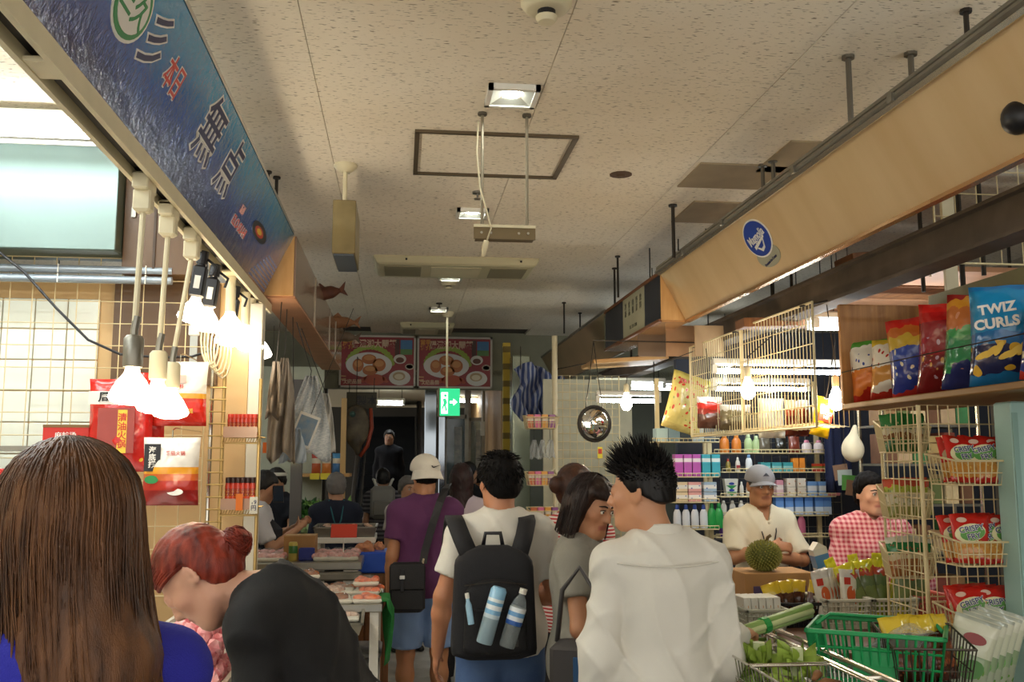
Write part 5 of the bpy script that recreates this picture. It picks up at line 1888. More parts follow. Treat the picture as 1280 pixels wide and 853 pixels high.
def open_tray(label, loc, w, d, h, m, rot=(0, 0, 0), name='tray', cat='tray', group=None, t=.006, flare=1.08):
    o = thing(name, label, cat, loc, rot, group)
    b = MB()
    b.box((0, 0, t / 2), (w / flare, d / flare, t))
    W, D, w_, d_ = w / 2, d / 2, w / flare / 2, d / flare / 2
    for (a, c) in (((-1, -1), (1, -1)), ((1, -1), (1, 1)), ((1, 1), (-1, 1)), ((-1, 1), (-1, -1))):
        p0, p1 = Vector((a[0] * w_, a[1] * d_, 0)), Vector((c[0] * w_, c[1] * d_, 0))
        q0, q1 = Vector((a[0] * W, a[1] * D, h)), Vector((c[0] * W, c[1] * D, h))
        b.poly([p0, p1, q1, q0], t)
    b.build('tray_pan', m, o)
    r = MB()
    for sx in (-1, 1): r.box((sx * W, 0, h), (.016, d + .016, .008))
    for sy in (-1, 1): r.box((0, sy * D, h), (w + .016, .016, .008))
    r.build('rim', m, o)
    return o

def lump(seed, r, jit=.25, n=8, m=6, sq=(1, 1, 1)):
    rs = random.Random(seed)
    b = MB()
    b.ball((0, 0, 0), (r * sq[0], r * sq[1], r * sq[2]), n, m)
    b.v = [tuple(c * (1 + rs.uniform(-jit, jit)) for c in v) for v in b.v]
    return b

def crumple(label, name, cat, loc, rot, w, h, m, seed=0, folds=5, depth=.05, gather=.35, thick=.002, part='sheet', group=None, nu=22, nv=16):
    """limp sheet or bag hanging from a gathered top at local z=0 downwards"""
    rs = random.Random(seed)
    ph = [rs.uniform(0, 6.28) for _ in range(6)]
    o = thing(name, label, cat, loc, rot, group)
    def fn(u, v):
        s = gather + (1 - gather) * (math.sin(min(1, v * 1.15) * PI / 2))
        x = (u - .5) * w * s + .03 * w * math.sin(v * 5 + ph[0])
        y = depth * s * math.sin(u * PI * folds + ph[1] + 1.5 * math.sin(v * 3 + ph[2])) + depth * .35 * math.sin(u * 23 + v * 9 + ph[3])
        z = -h * v * (1 - .06 * math.sin(u * 8 + ph[4]))
        return Vector((x, y, z))
    MB().grid(fn, nu, nv, thick).build(part, m, o, True)
    return o

# ------------------------------------------------------------------ near left stall: meat counter, wire grid, hung packets
LEFT = 'near left stall'
YW = 4.72
g = wire_panel('wire_grid', 'tall cream wire grid standing against the white tiled wall', 'wire grid', (-2.25, YW), (-.93, YW), 1.0, P(100, 322, YW).z, 13, 15, M_cwire)
for px in (60, 250):
    MB().tube([(PXY(px, YW) + 2.25, 0, -1.0), (PXY(px, YW) + 2.25, 0, 0)], .006, 6).build('stand_leg', M_cwire, g)
for k, (yy, lab) in enumerate(((337, 'upper grey conduit pipe running across the wire grid'), (349, 'lower grey conduit pipe running across the wire grid'))):
    z = P(100, yy, 4.66).z
    t = thing('conduit_pipe', lab, 'pipe', (0, 4.66, z))
    MB().tube([(-2.6, 0, 0), (PXY(205, 4.66), 0, 0)], .019, 10).build('pipe', mat('grey_conduit', '8f98a0', .35, .3), t, SM)
    for px in (60, 172):
        MB().tube([(PXY(px, 4.66), -.021, -.02), (PXY(px, 4.66), -.021, .02), (PXY(px, 4.66) + .003, .02, .02)], .003, 4).build('cable_tie', M_white, t)
hood = thing('extractor_hood', 'stainless steel extractor hood on the wall above the wire grid', 'hood', (0, 0, 0))
hx1 = PXY(130, 4.55)
MB().box(((-3.2 + hx1) / 2, 4.68, 2.84), (hx1 + 3.2, .26, .5), bev=.006).build('canopy', mat('hood_steel', '66756f', .42, .6, bump=.35, bscale=4), hood)
MB().box(((-3.2 + hx1) / 2, 4.55, 3.095), (hx1 + 3.2, .02, .02)).build('lip', M_white, hood)
cb_ = thing('wall_cupboard', 'dark brown wall cupboard beside the steel hood', 'cupboard', (0, 0, 0))
MB().box(((hx1 + -.98) / 2 + .004, 4.74, 2.80), (-.98 - hx1, .18, .6), bev=.004).build('carcass', mat('dark_brown_board', '5d4326', .5, var=.1), cb_)
MB().box((hx1 + .05, 4.645, 2.8), (.02, .014, .05)).build('latch', M_dsteel, cb_)
MB().box((hx1 + .15, 4.648, 2.8), (.012, .008, .56)).build('door_edge', mat('darker_brown', '3c2a17', .6), cb_)
MB().box((PXY(200, 4.8), 4.815, 2.24), (.5, .02, .5)).build('lower_panel', mat('dark_brown_board'), cb_)
sw = thing('switch_box', 'white switch box and conduit on the tan wall behind the lamps', 'switch', (PXY(236, 4.8), 4.815, P(236, 420, 4.8).z))
MB().box((0, -.012, .03), (.05, .03, .06), bev=.005).build('cover', M_white, sw)
MB().box((0, -.008, -.15), (.035, .02, .3)).build('trunking', mat('grey_trunking', 'aab0ae', .5), sw)
blk = thing('black_cable', 'black cable sagging across the wire grid behind the pendant lamps', 'cable')
MB().tube([P(x, y, 4.55) for x, y in ((-20, 300), (30, 340), (70, 385), (110, 425), (150, 443), (200, 447), (240, 446), (270, 436), (292, 420))], .006, 6).build('cord', M_black, blk, True)
crd = thing('cord_bundle', 'looped cream cord bundle hanging behind the spot lamps', 'cord')
for k in range(5):
    pts = []
    for t in range(13):
        a = t / 12 * 2 * PI
        pts.append(P(262 + k * 4 + 11 * math.sin(a) * (1 if k % 2 else -1), 425 + 32 * math.cos(a) + k * 4, 4.45 + .01 * k))
    MB().tube(pts, .0045, 5).build('loop', M_cream, crd, True)

# wire rack with jars
rk = thing('wire_rack', 'brass-coloured wire rack holding jars beside the hung packets', 'rack')
M_brass = mat('brassy_wire', 'b59a62', .35, .7)
RY = 4.52
xa, xb, xc = PXY(262, RY), PXY(277, RY), PXY(322, RY)
for x in (xa, xb): MB().tube([(x, RY, 0), (x, RY, P(270, 462, RY).z)], .009, 8).build('post', M_brass if x == xb else M_chrome, rk, SM)
MB().tube([(xc, RY + .02, 0), (xc, RY + .02, 2.0)], .008, 8).build('post', M_brass, rk, SM)
for k in range(22):
    z = .8 + k * .055
    MB().tube([(xa - .01, RY - .01, z), (xb + .012, RY - .01, z)], .0035, 4).build('rung', M_brass, rk)
ZS1, ZS2 = P(300, 546, RY).z, P(300, 636, RY).z
for zs in (ZS1, ZS2):
    q = MB()
    for k in range(9): q.tube([(xb, RY + .0 + k * .03, zs), (xc, RY + k * .03, zs)], .003, 4)
    q.tube([(xb, RY - .01, zs - .03), (xc, RY - .01, zs - .03)], .005, 5)
    for k in range(14):
        x = xb + (xc - xb) * k / 13
        q.tube([(x, RY - .01, zs - .03), (x + .012, RY - .01, zs)], .002, 4)
    q.build('shelf_wires', M_brass, rk)
    MB().box(((xb + xc) / 2, RY - .012, zs + .02), (xc - xb - .01, .004, .05)).build('shelf_lip', mat('clear_lip', 'c7a184', .2, trans=.4), rk)
for zs, n, cols, lid, h, lb in ((ZS1, 7, 'b8442e', 'c23b2a', .10, 'small red-labelled jar on the upper shelf of the wire rack'), (ZS2, 6, 'c2321c', '2a1410', .135, 'red jar with dark lid on the lower shelf of the wire rack')):
    for row in (0, 1):
        for k in range(n):
            x = xb + .028 + (xc - xb - .05) * k / (n - 1)
            jar(lb, (x, RY + .03 + row * .07, zs + .004), 'jars on the brass wire rack', print_mat('jar_print_' + cols, [(0, 'a5331e'), (.2, 'd9c9b0' if h < .12 else 'c4401f'), (.45, '8a2a1a'), (.75, 'b0321e')], .25, blob=[('e0a030', 9, .3, .2, .7)]), mat('lid_' + lid, lid, .35), r=.0145, h=h)
for px, py, c, lb in ((299, 628, 'e0762a', 'orange price tag hanging from the brass wire rack'), (317, 632, 'd9d5c4', 'white price tag hanging from the brass wire rack')):
    tg = thing('price_tag', lb, 'tag', P(px, py, RY - .03))
    MB().box((0, 0, 0), (.03 if px < 310 else .035, .003, .075), rot=(.1, 0, .1)).build('card', mat('tag_' + c, c, .7), tg)
    if px > 310:
        front_text(tg, '19\n\u5186', .026, M_navyink, .0, -.003, bold=.01)

# hung packets
def hung(px0, py0, px1, py1, Y, t, m, label, name='food_packet', seed=0, yaw=0):
    a, b = P(px0, py0, Y), P(px1, py1, Y)
    w, h = b.x - a.x, a.z - b.z
    o = pouch(label, 'packet', ((a.x + b.x) / 2, Y, b.z), (0, 0, yaw), w, h, t, m, name=name, seed=seed)
    MB().tube([(0, 0, h - .01), (0, .0, h + .03), (0, .05, h + .04), (0, YW - Y, h + .04)], .003, 5).build('hook', M_chrome, o)
    return o, w, h
M_redp = print_mat('red_packet_film', [(0, 'c5201a'), (.04, 'c5201a'), (.7, 'd8271c')], .22, blob=[('e9b93a', 5, .16, .05, .3)], bump=.6)
o, w, h = hung(113, 474, 190, 590, 4.30, .09, M_redp, 'large red packet with white name band hung on the wire grid', seed=1)
yf = -.052
front_patch(o, rect(-w * .46, h * .72, w * .46, h * .86), yf + .004, M_whiteink, 'name_band')
front_text(o, '周君记', h * .115, M_black, h * .79, yf - .001, bold=.02, sx=1.25)
front_patch(o, rect(-w * .3, h * .2, w * .25, h * .68), yf, mat('dull_red_ink', '9c4038', .4), 'print_panel')
front_patch(o, rect(-.0, h * .2, w * .14, h * .66), yf - .0015, mat('gold_ink', 'e8c33c', .4), 'gold_strip')
front_text(o, '清\n油\n火\n锅', h * .095, M_redink, h * .43, yf - .003, x=w * .07, bold=.02)
o2, w, h = hung(168, 466, 205, 560, 4.38, .07, M_redp, 'red packet half hidden behind the large red one', seed=2)
M_wr = print_mat('white_red_film', [(0, 'cf2a1c'), (.36, 'cf3a22'), (.42, 'e9a93a'), (.5, 'e8e6df'), (.98, 'dedcd5')], .22, bump=.6)
o, w, h = hung(190, 452, 258, 533, 4.32, .08, M_wr, 'white packet with orange and red lower half hung under the lamps', seed=3)
front_patch(o, rect(-w * .3, h * .66, w * .15, h * .78), -.04, mat('pale_pink_ink', 'e2b4a8', .4), 'print_panel')
front_text(o, '火锅底料', h * .07, M_redink, h * .6, -.043, x=-w * .05, bold=.015)
front_text(o, '新派', h * .08, mat('gold_ink'), h * .22, -.043, x=w * .2, bold=.015)
M_hd = print_mat('white_maroon_film', [(0, '8c1a16'), (.22, 'b02a1c'), (.36, 'd3652c'), (.46, 'e9a12c'), (.56, 'e6e3dc'), (.98, 'd5d4d0')], .22, bump=.6)
o, w, h = hung(180, 547, 248, 632, 4.15, .08, M_hd, 'white and maroon packet with black name label hung below the others', seed=4)
front_patch(o, rect(-w * .44, h * .5, -w * .16, h * .9), -.036, mat('black_ink', '17161a', .4), 'name_label')
front_text(o, '海\n底\n捞', h * .105, M_whiteink, h * .70, -.039, x=-w * .30, bold=.03)
front_text(o, '番茄火锅', h * .07, M_redink, h * .76, -.040, x=w * .1, bold=.01)
front_patch(o, oval(w * .12, h * .2, w * .14, h * .05), -.04, M_whiteink, 'print_oval')
front_patch(o, oval(-w * .3, h * .38, w * .12, h * .06), -.036, M_greenink, 'print_oval')
ct = thing('carton', 'low red carton on a shelf behind the brown-haired woman', 'box', P(88, 545, 4.4))
MB().box((0, 0, 0), (.19, .12, .075), bev=.003).build('box_body', mat('red_card', 'c4281c', .5), ct)
MB().box((0, 0, .04), (.19, .125, .012)).build('lid', mat('brown_card_lid', '7a5a30', .6), ct)
front_text(ct, '麻辣烫', .03, M_whiteink, -.002, -.063, bold=.01)
ct2 = thing('carton', 'red and white carton low beside the wire grid', 'box', P(4, 610, 4.3))
MB().box((0, 0, 0), (.16, .12, .16), bev=.004).build('box_body', print_mat('red_white_card', [(0, 'c4281c'), (.5, 'e8e4da'), (.65, 'c4281c')], .5), ct2)
sh = thing('wall_shelf', 'narrow steel shelf carrying red cartons on the wire grid', 'shelf', (0, 0, 0))
MB().box((-1.68, 4.5, ct.location.z - .055), (.7, .3, .02)).build('board', M_dsteel, sh)
MB().box((-1.68, 4.5, ct2.location.z - .095), (.7, .3, .02)).build('board', M_dsteel, sh)
for x in (-1.36, -2.02): MB().box((x, 4.66, 1.5), (.02, .04, .7)).build('bracket', M_dsteel, sh)

# counter with meat
ctr_ = thing('meat_counter', 'stainless steel meat counter where the two women stand', 'counter', (0, 0, 0))
MB().box((-1.36, 3.2, .86), (1.66, 2.6, .04), bev=.004).build('worktop', M_steel, ctr_)
MB().box((-.56, 3.2, .42), (.03, 2.6, .84)).build('front_panel', M_dsteel, ctr_)
for x in (-2.1, -.62):
    for y in (2.0, 4.4): MB().box((x, y, .42), (.05, .05, .84)).build('leg', M_dsteel, ctr_)
tr = open_tray('steel tray heaped with pink raw meat beside the red-haired woman', (-.735, 3.42, .885), .42, .66, .06, M_steel)
Mm = [mat('raw_meat_a', 'd97f86', .35, col2='e9b4b4', vscale=30, sss=.1), mat('raw_meat_b', 'c75a66', .3, col2='df9aa0', vscale=25, sss=.1)]
lm = [lump(50 + k, .029, .3, 7, 5, (1.2, 1, .85)).build('meat_piece', Mm[k % 2]) for k in range(4)]
spots = [(ix * .052 - .17, iy * .056 - .27, lv) for lv in range(4) for ix in range(7) for iy in range(10) if (ix - 3) ** 2 / 12 + (iy - 4.5) ** 2 / 26 < 1 - lv * .27]
for k, (x, y, lv) in enumerate(spots):
    x, y, z = (x + .02 * lv) / .19, (y + .02 * lv) / .3, .925 + .042 * lv
    if k < 4: o = lm[k]
    else:
        o = lm[k % 4].copy(); COL.objects.link(o)
    o.location = (-.735 + x * .19, 3.42 + y * .3, z)
    o.rotation_euler = (R.uniform(0, 3), R.uniform(0, 3), R.uniform(0, 3))
    tag(o, 'pink raw meat chunk in the heap on the steel tray', 'meat', 'raw meat heap')
tb = open_tray('white plastic tub on the meat counter behind the red-haired woman', (-.715, 3.98, .885), .3, .3, .13, mat('white_tub', 'd6d2c8', .4), name='plastic_tub', cat='tub', t=.006, flare=1.12)
MB().box((0, 0, .09), (.24, .24, .06), bev=.02).build('contents', mat('pale_mince', 'c9aa98', .5, col2='a98877', vscale=40), tb)

# ------------------------------------------------------------------ seafood and vegetable stalls further down on the left
M_wrap = mat('cling_wrap', 'dfe2de', .1, alpha=.16)
M_foam = mat('foam_white', 'd9d6c8', .7, var=.05)
def table(name, label, x0, x1, y0, y1, z, m, legs=True):
    o = thing(name, label, 'table', ((x0 + x1) / 2, (y0 + y1) / 2, 0))
    w, d = x1 - x0, y1 - y0
    MB().box((0, 0, z - .02), (w, d, .04), bev=.004).build('top', m, o)
    for sx in (-1, 1):
        for sy in (-1, 1):
            MB().box((sx * (w / 2 - .04), sy * (d / 2 - .04), (z - .04) / 2), (.045, .045, z - .04)).build('leg', M_white, o)
    return o
def pack(label, loc, w, d, h, food_m, seed, group, rz=0, name='food_pack', wrap=True):
    """foam tray with lumps of food under film"""
    o = thing(name, label, 'food', loc, (0, 0, rz), group)
    MB().box((0, 0, h * .2), (w, d, h * .4), bev=h * .12, taper=(1.08, 1.08)).build('foam_tray', M_foam, o)
    rs = random.Random(seed)
    q = MB()
    for k in range(9):
        q.ball((rs.uniform(-.38, .38) * w, rs.uniform(-.36, .36) * d, h * .45), (w * .16, d * .17, h * .35), 7, 5, (0, 0, rs.uniform(0, 3)))
    q.build('food', food_m, o, True)
    if wrap:
        def fn(u, v):
            x, y = (u - .5) * w * 1.06, (v - .5) * d * 1.06
            e = min(1, 4 * min(u, 1 - u, v, 1 - v) + .15)
            return (x, y, h * (.35 + .55 * e + .08 * math.sin(u * 11 + seed) * math.sin(v * 13)))
        MB().grid(fn, 8, 8).build('film', M_wrap, o, True)
    return o
# near table: wrapped eel, shellfish and salmon roe
x0, x1 = PXY(338, 5.4), PXY(482, 5.4)
T1 = table('display_table', 'white display table of wrapped seafood with a green cloth corner', x0, x1, 5.05, 5.75, .90, M_steel)
Mbrown = mat('glazed_eel', '6a3a20', .25, col2='a8683a', vscale=30)
Msal = mat('salmon_orange', 'd8542c', .3, col2='ea8a5a', vscale=30)
Mpale = mat('pale_seafood', 'd9c4b4', .35, col2='c49a86', vscale=30)
k = 0
for ix in range(4):
    for iy in range(3):
        m, lb = ((Mbrown, 'film-wrapped tray of glazed brown eel on the seafood table'), (Mpale, 'film-wrapped tray of pale shellfish on the seafood table'), (Msal, 'film-wrapped tray of orange salmon at the end of the seafood table'))[2 if ix == 3 else (ix + iy) % 2]
        pack(lb, (x0 + .09 + ix * .15, 5.16 + iy * .22, .90 + .012 * (iy % 2)), .14, .19, .05, m, k, 'wrapped trays on the seafood table', R.uniform(-.15, .15))
        k += 1
for dz in (.055, .11):
    pack('film-wrapped tray of glazed brown eel stacked on another tray', (x0 + .2, 5.3, .90 + dz), .15, .19, .05, Mbrown, 77 + int(dz * 100), 'wrapped trays stacked on the seafood table', .2)
pack('film-wrapped tray of orange salmon stacked on another tray', (x0 + .53, 5.42, .955), .13, .17, .05, Msal, 80, 'wrapped trays stacked on the seafood table')
tr = open_tray('tilted steel display tray at the front of the seafood table', (x0 + .30, 5.0, .80), .46, .22, .06, M_steel, rot=(.25, 0, 0))
for k in range(3):
    pack('film-wrapped pale fish tray in the tilted steel tray', (x0 + .17 + .14 * k, 4.99, .835), .12, .15, .045, Mpale if k != 1 else Mbrown, 90 + k, 'packs in the tilted tray')
MB().tube([(-.2, 0, 0), (-.2, .05, -.1), (.2, .05, -.1), (.2, 0, 0)], .008, 6).build('support', M_dsteel, tr)
gc = thing('green_cloth', 'green cloth draped over the corner of the seafood table', 'cloth', (x1, 5.25, .905))
def fn(u, v):
    d = v * .42
    x = -.08 + min(d, .09) + .012 * math.sin(u * 9)
    z = -max(0, d - .09) + .004
    return (x + .02 + .02 * math.sin(u * 7 + v * 4) * (v > .3), (u - .5) * .34 * (1 - .3 * v), z)
MB().grid(fn, 12, 10, -.004).build('sheet', cloth('green_fabric', '1d7a35', .9), gc, True)
for j, (px, py, Y, w, d, h, lb) in enumerate(((405, 830, 4.8, .2, .3, .30, 'white foam box on the floor in front of the seafood table'), (458, 812, 4.82, .2, .3, .42, 'taller white foam box beside the seafood table legs'))):
    fx = thing('foam_box', lb, 'box', (PXY(px, Y) - .02, Y, 0))
    MB().box((0, 0, h / 2), (w, d, h), bev=.012).build('box_body', M_foam, fx, SM)
    MB().box((0, 0, h + .018), (w + .015, d + .015, .036), bev=.01).build('lid', M_foam, fx, SM)
bn = thing('grey_bin', 'grey plastic bin standing on the foam boxes under the table', 'bin', (PXY(440, 5.3), 5.42, 0))
MB().box((0, 0, .3), (.3, .3, .6), bev=.03, taper=(1.1, 1.1)).build('bin_body', mat('grey_plastic', '8a8884', .5), bn, SM)
MB().box((0, 0, .61), (.35, .35, .03), bev=.01).build('rim', mat('grey_plastic'), bn)

# middle counter with meat packs
x0, x1 = PXY(300, 6.5), PXY(456, 6.5)
C2 = thing('display_counter', 'steel counter of pink meat packs in front of the navy-clad stall keeper', 'counter', (0, 0, 0))
MB().box(((x0 + x1) / 2, 6.6, .96), (x1 - x0, .6, .05), bev=.006).build('worktop', M_steel, C2)
MB().box(((x0 + PXY(375, 6.5)) / 2, 6.34, .74), (PXY(375, 6.5) - x0, .04, .44)).build('front_panel', mat('pale_green_panel', 'a9b3a6', .5), C2)
MB().box((x1 - .07, 6.36, .47), (.09, .09, .94)).build('leg', M_white, C2)
for x in (x0 + .1, x1 - .07): MB().box((x, 6.84, .47), (.07, .07, .94)).build('leg', M_white, C2)
MB().box(((PXY(375, 6.3) + x1) / 2, 6.3, .90), (x1 - PXY(375, 6.3), .1, .05), bev=.01).build('drip_tray', M_dsteel, C2)
Mpk = mat('pink_meat', 'd98a84', .35, col2='f0c4bc', vscale=45)
n = 0
for ix in range(8):
    for iy in range(2):
        x = x0 + .08 + ix * (x1 - x0 - .16) / 7
        if PXY(352, 6.5) < x < PXY(402, 6.5): continue
        pack('film-wrapped tray of pink sliced meat on the steel counter', (x, 6.45 + iy * .24, .986), .10, .2, .06, Mpk, 200 + n, 'meat packs on the steel counter', R.uniform(-.1, .1)); n += 1
rp_ = thing('red_card', 'red price card propped on the meat packs', 'card', P(430, 664, 6.55), (-.6, 0, 0))
MB().box((0, 0, 0), (.17, .004, .1)).build('card', mat('red_card_ink', 'd0432e', .6), rp_)
MB().tube([(0, .01, -.04), (0, .06, -.13)], .004, 5).build('stick', M_white, rp_)
cbx = thing('cardboard_box', 'small cardboard box on the steel meat counter', 'box', (PXY(378, 6.55), 6.6, .986))
M_card = mat('cardboard', 'b58a58', .8, var=.08)
MB().box((0, 0, .075), (.2, .2, .15)).build('box_body', M_card, cbx)
MB().box((0, 0, .151), (.2, .03, .002)).build('tape', mat('tape', 'c9a878', .3), cbx)
cn = thing('drink_can', 'green and gold drink can in front of the cardboard box', 'can', (PXY(369, 6.4), 6.42, .986))
MB().lathe([(0, 0), (.024, 0), (.029, .008), (.029, .108), (.024, .118), (0, .118)], n=14).build('can_body', print_mat('can_green', [(0, 'b7a44e'), (.4, '3f7a3a'), (.8, 'c5b85a')], .3), cn, SM)
bp_ = thing('blue_pack', 'small blue pack beside the cardboard box on the counter', 'pack', (PXY(386, 6.4), 6.43, .986))
MB().box((0, 0, .04), (.10, .05, .08), bev=.006).build('box_body', mat('blue_card', '27358f', .5), bp_)
# rear counter with shellfish tray and blue crate
C3 = table('display_table', 'rear table with shellfish tray just before the grey-haired man', PXY(395, 7.3), PXY(472, 7.3), 7.05, 7.55, 1.08, M_white)
tr = open_tray('dark steel tray of shellfish on the rear table', (PXY(435, 7.3), 7.28, 1.08), .44, .42, .07, M_dsteel)
for k in range(26):
    o = lump(300 + k % 5, .028, .25, 6, 5, (1.2, 1, .6)).build('shellfish', [mat('shell_dark', '3a322c', .4), mat('shell_pale', 'c7a48c', .5)][k % 3 == 0])
    o.location = (PXY(435, 7.3) + R.uniform(-.19, .19), 7.28 + R.uniform(-.17, .17), 1.125 + R.uniform(0, .02))
    o.rotation_euler = (R.uniform(-.4, .4), R.uniform(-.4, .4), R.uniform(0, 6))
    tag(o, 'small shellfish in the dark steel tray', 'shellfish', 'shellfish in the rear tray')
cr = thing('blue_crate', 'bright blue crate of shellfish on wooden stand beside the man in purple', 'crate', (PXY(468, 7.0), 6.95, 0))
MB().box((0, 0, .93), (.26, .34, .14), bev=.01).build('crate_body', mat('bright_blue_plastic', '1f52c4', .45), cr)
MB().box((0, 0, .43), (.24, .3, .85)).build('stand', mat('stand_wood', '7a5a38', .7), cr)
for k in range(6):
    MB().box((-.105 + k * .042, -.155, .43), (.034, .014, .82)).build('slat', M_wood2, cr)
for k in range(8):
    o = lump(320 + k, .035, .25, 7, 5).build('shellfish', mat('shell_orange', 'c98a62', .5))
    o.location = (PXY(468, 7.0) + R.uniform(-.09, .09), 6.95 + R.uniform(-.12, .12), 1.02)
    tag(o, 'orange shellfish heaped in the bright blue crate', 'shellfish', 'shellfish in the blue crate')

# vegetables at the back and the lit back wall of this stall
struct(MB().box((-2.1, 10.2, 1.3), (2.6, .08, 2.6)).build('wall_stall_back', mat('pale_green_wall', 'b9bda8', .7, var=.08)))
vt = table('vegetable_stand', 'slanted stand of leafy green vegetables behind the grey-haired man', -.90, -.44, 8.85, 9.5, 1.06, M_white)
M_leaf = [mat('leaf_%d' % i, c, .5, var=.2, vscale=12) for i, c in enumerate(('3f7a2c', '5d9440', '2c5c24', '86ad5a'))]
def leaf_bunch(label, loc, s, seed, m, group):
    o = thing('leafy_vegetable', label, 'vegetable', loc, group=group)
    rs = random.Random(seed)
    q = MB()
    for k in range(16):
        a, e = rs.uniform(0, 6.28), rs.uniform(.2, 1.2)
        d = Vector((math.cos(a) * math.cos(e), math.sin(a) * math.cos(e), math.sin(e)))
        side = d.cross(Vector((0, 0, 1))).normalized()
        L_ = s * rs.uniform(.7, 1.2); wd = L_ * .38
        q.grid(lambda u, v: d * (L_ * u) + side * ((v - .5) * wd * math.sin(PI * min(.97, u * .9 + .08))) + Vector((0, 0, -.25 * L_ * u * u + .03 * math.sin(v * 6 + k))), 4, 2)
    q.build('leaves', m, o, True)
    MB().tube([(0, 0, -.02), (0, 0, .06)], .02, 6).build('stalk', mat('pale_stalk', 'c9d4a4', .5), o)
    return o
for k in range(12):
    leaf_bunch('bunch of leafy greens on the back vegetable stand', (-.84 + .066 * (k % 6), 9.0 + .25 * (k // 6), 1.085 + .09 * (k // 6)), .13, k, M_leaf[k % 4], 'leafy greens on the back stand')
for k in range(9):
    o = lump(340 + k, .06, .15, 9, 7).build('cabbage', mat('cabbage_pale', 'b8c79a', .5, col2='8fae6a', vscale=14))
    o.location = (-.5 - .085 * (k % 5), 8.6 + .13 * (k // 5), 1.03); tag(o, 'pale round cabbage at the front of the vegetable stand', 'vegetable', 'cabbages on the vegetable stand')
MB().box((0, -.45, 1.0 - .05), (.46, .3, .03)).build('front_shelf', M_white, vt)
ws = thing('wall_shelf', 'wooden wall shelf of packets with yellow price tags behind the vegetables', 'shelf', (0, 0, 0))
zs = P(410, 594, 9.9).z
MB().box((PXY(404, 9.9), 9.9, zs), (.55, .5, .03)).build('board', M_wood, ws)
MB().box((PXY(428, 9.7), 9.8, 1.1), (.05, .1, 2.3)).build('post', mat('pale_wood_post', 'c9a56c', .6), ws)
for k in range(3):
    x = PXY(395 + k * 13, 9.75)
    MB().box((x, 9.64, zs - .01), (.09, .004, .06)).build('price_tag', mat('yellow_tag', 'e8d23c', .6), ws)
    pouch('standing orange and white packet on the shelf behind the vegetables', 'packet', (x, 9.78, zs + .016), (0, 0, 0), .09, .2, .05, print_mat('far_packet_%d' % k, [(0, ('b5562c', 'd0803a', '3f74a8')[k]), (.5, 'd9cdb4'), (.75, ('c0402c', 'c26a3a', '4a90c0')[k])], .4), 'packets on the back shelf', 'food_packet', k)
gp = thing('steel_post', 'grey steel post standing in front of the vegetable stand', 'post', (PXY(371, 8.2), 8.2, 0))
MB().box((0, 0, 1.15), (.09, .09, 2.3)).build('shaft', mat('grey_post_paint', '6d6a68', .6), gp)
MB().box((0, 0, .01), (.14, .14, .02)).build('base_plate', M_dsteel, gp)
MB().ball((-.02, -.06, 1.66), .035, 8, 6).build('lamp', mat('small_lamp', 'f6ecb0', .4, emit=4), gp)
C4 = table('display_table', 'table of packed meat in front of the man with the headband', -2.0, PXY(368, 7.8), 7.5, 8.0, 1.0, M_white)
for k in range(12):
    pack('film-wrapped tray of meat in front of the man with the headband', (-1.75 + .12 * (k % 7), 7.62 + .22 * (k // 7), 1.0), .11, .19, .07, Mpk if k % 3 else mat('green_packed', '8fa04a', .5), 400 + k, 'packs before the headband man')

# plastic bags and papers hanging under the brown box sign
M_pbag = mat('grey_plastic_bag', '9b9184', .5, var=.2, vscale=12)
M_wbag = mat('white_plastic_bag', 'd4d2ca', .45, var=.06)
M_news = mat('newsprint', 'a9b4bc', .7, col2='dfe3e2', vscale=40, stretch=(1, 1, 4))
def hang(label, name, px, py, Y, w, h, m, seed, folds=4, depth=.04, gather=.3, cat='bag', rz=0.0):
    o = crumple(label, name, cat, P(px, py, Y), (0, 0, rz), w, h, m, seed, folds, depth, gather)
    z = P(px, py, Y).z
    MB().tube([(0, 0, -.01), (.005, 0, .03), (-.65 - o.location.x, 0, max(.05, 2.48 - z))], .003, 5).build('string', M_drod, o)
    return o
hang('long bunch of brown-grey plastic bags hanging under the brown box sign', 'bag_bunch', 355, 448, 5.5, .16, .56, M_pbag, 1, 5, .05, .25)
hang('thin grey bag bunch hanging behind the long brown-grey one', 'bag_bunch', 345, 452, 5.25, .09, .30, mat('grey_plastic_bag2', '857a6c', .5, var=.2), 2, 4, .03, .4)
hang('white printed bag with blue picture hanging under the box sign', 'carrier_bag', 388, 470, 6.0, .27, .50, M_news, 3, 2, .06, .25)
hang('crumpled white paper bag hanging beside the printed bag', 'paper_bag', 404, 492, 6.3, .17, .40, M_wbag, 4, 3, .05, .35)
o = hang('pale blue carrier bag hanging low under the papers', 'carrier_bag', 366, 535, 5.8, .16, .20, mat('pale_blue_bag', 'b5c4d0', .5), 5, 2, .04, .6)
bk = thing('picture_magazine', 'magazine with blue cover picture hanging among the bags', 'magazine', P(381, 538, 5.9), (0, .35, .1))
MB().box((0, 0, 0), (.13, .012, .2), bev=.003).build('pages', M_white, bk)
MB().box((0, -.008, .0), (.105, .003, .165)).build('cover_picture', mat('cover_blue', '5f86a8', .4, col2='8f9a9c', vscale=25), bk)
MB().tube([(0, 0, .1), (0, 0, .8)], .002, 4).build('string', M_drod, bk)
oc = thing('price_card', 'orange price card hanging below the bags by the white post', 'card', P(338, 560, 5.6))
MB().box((0, 0, 0), (.085, .003, .06)).build('card', mat('orange_card', 'e8742a', .6), oc)
MB().tube([(0, 0, .03), (0, 0, .7)], .002, 4).build('string', M_drod, oc)
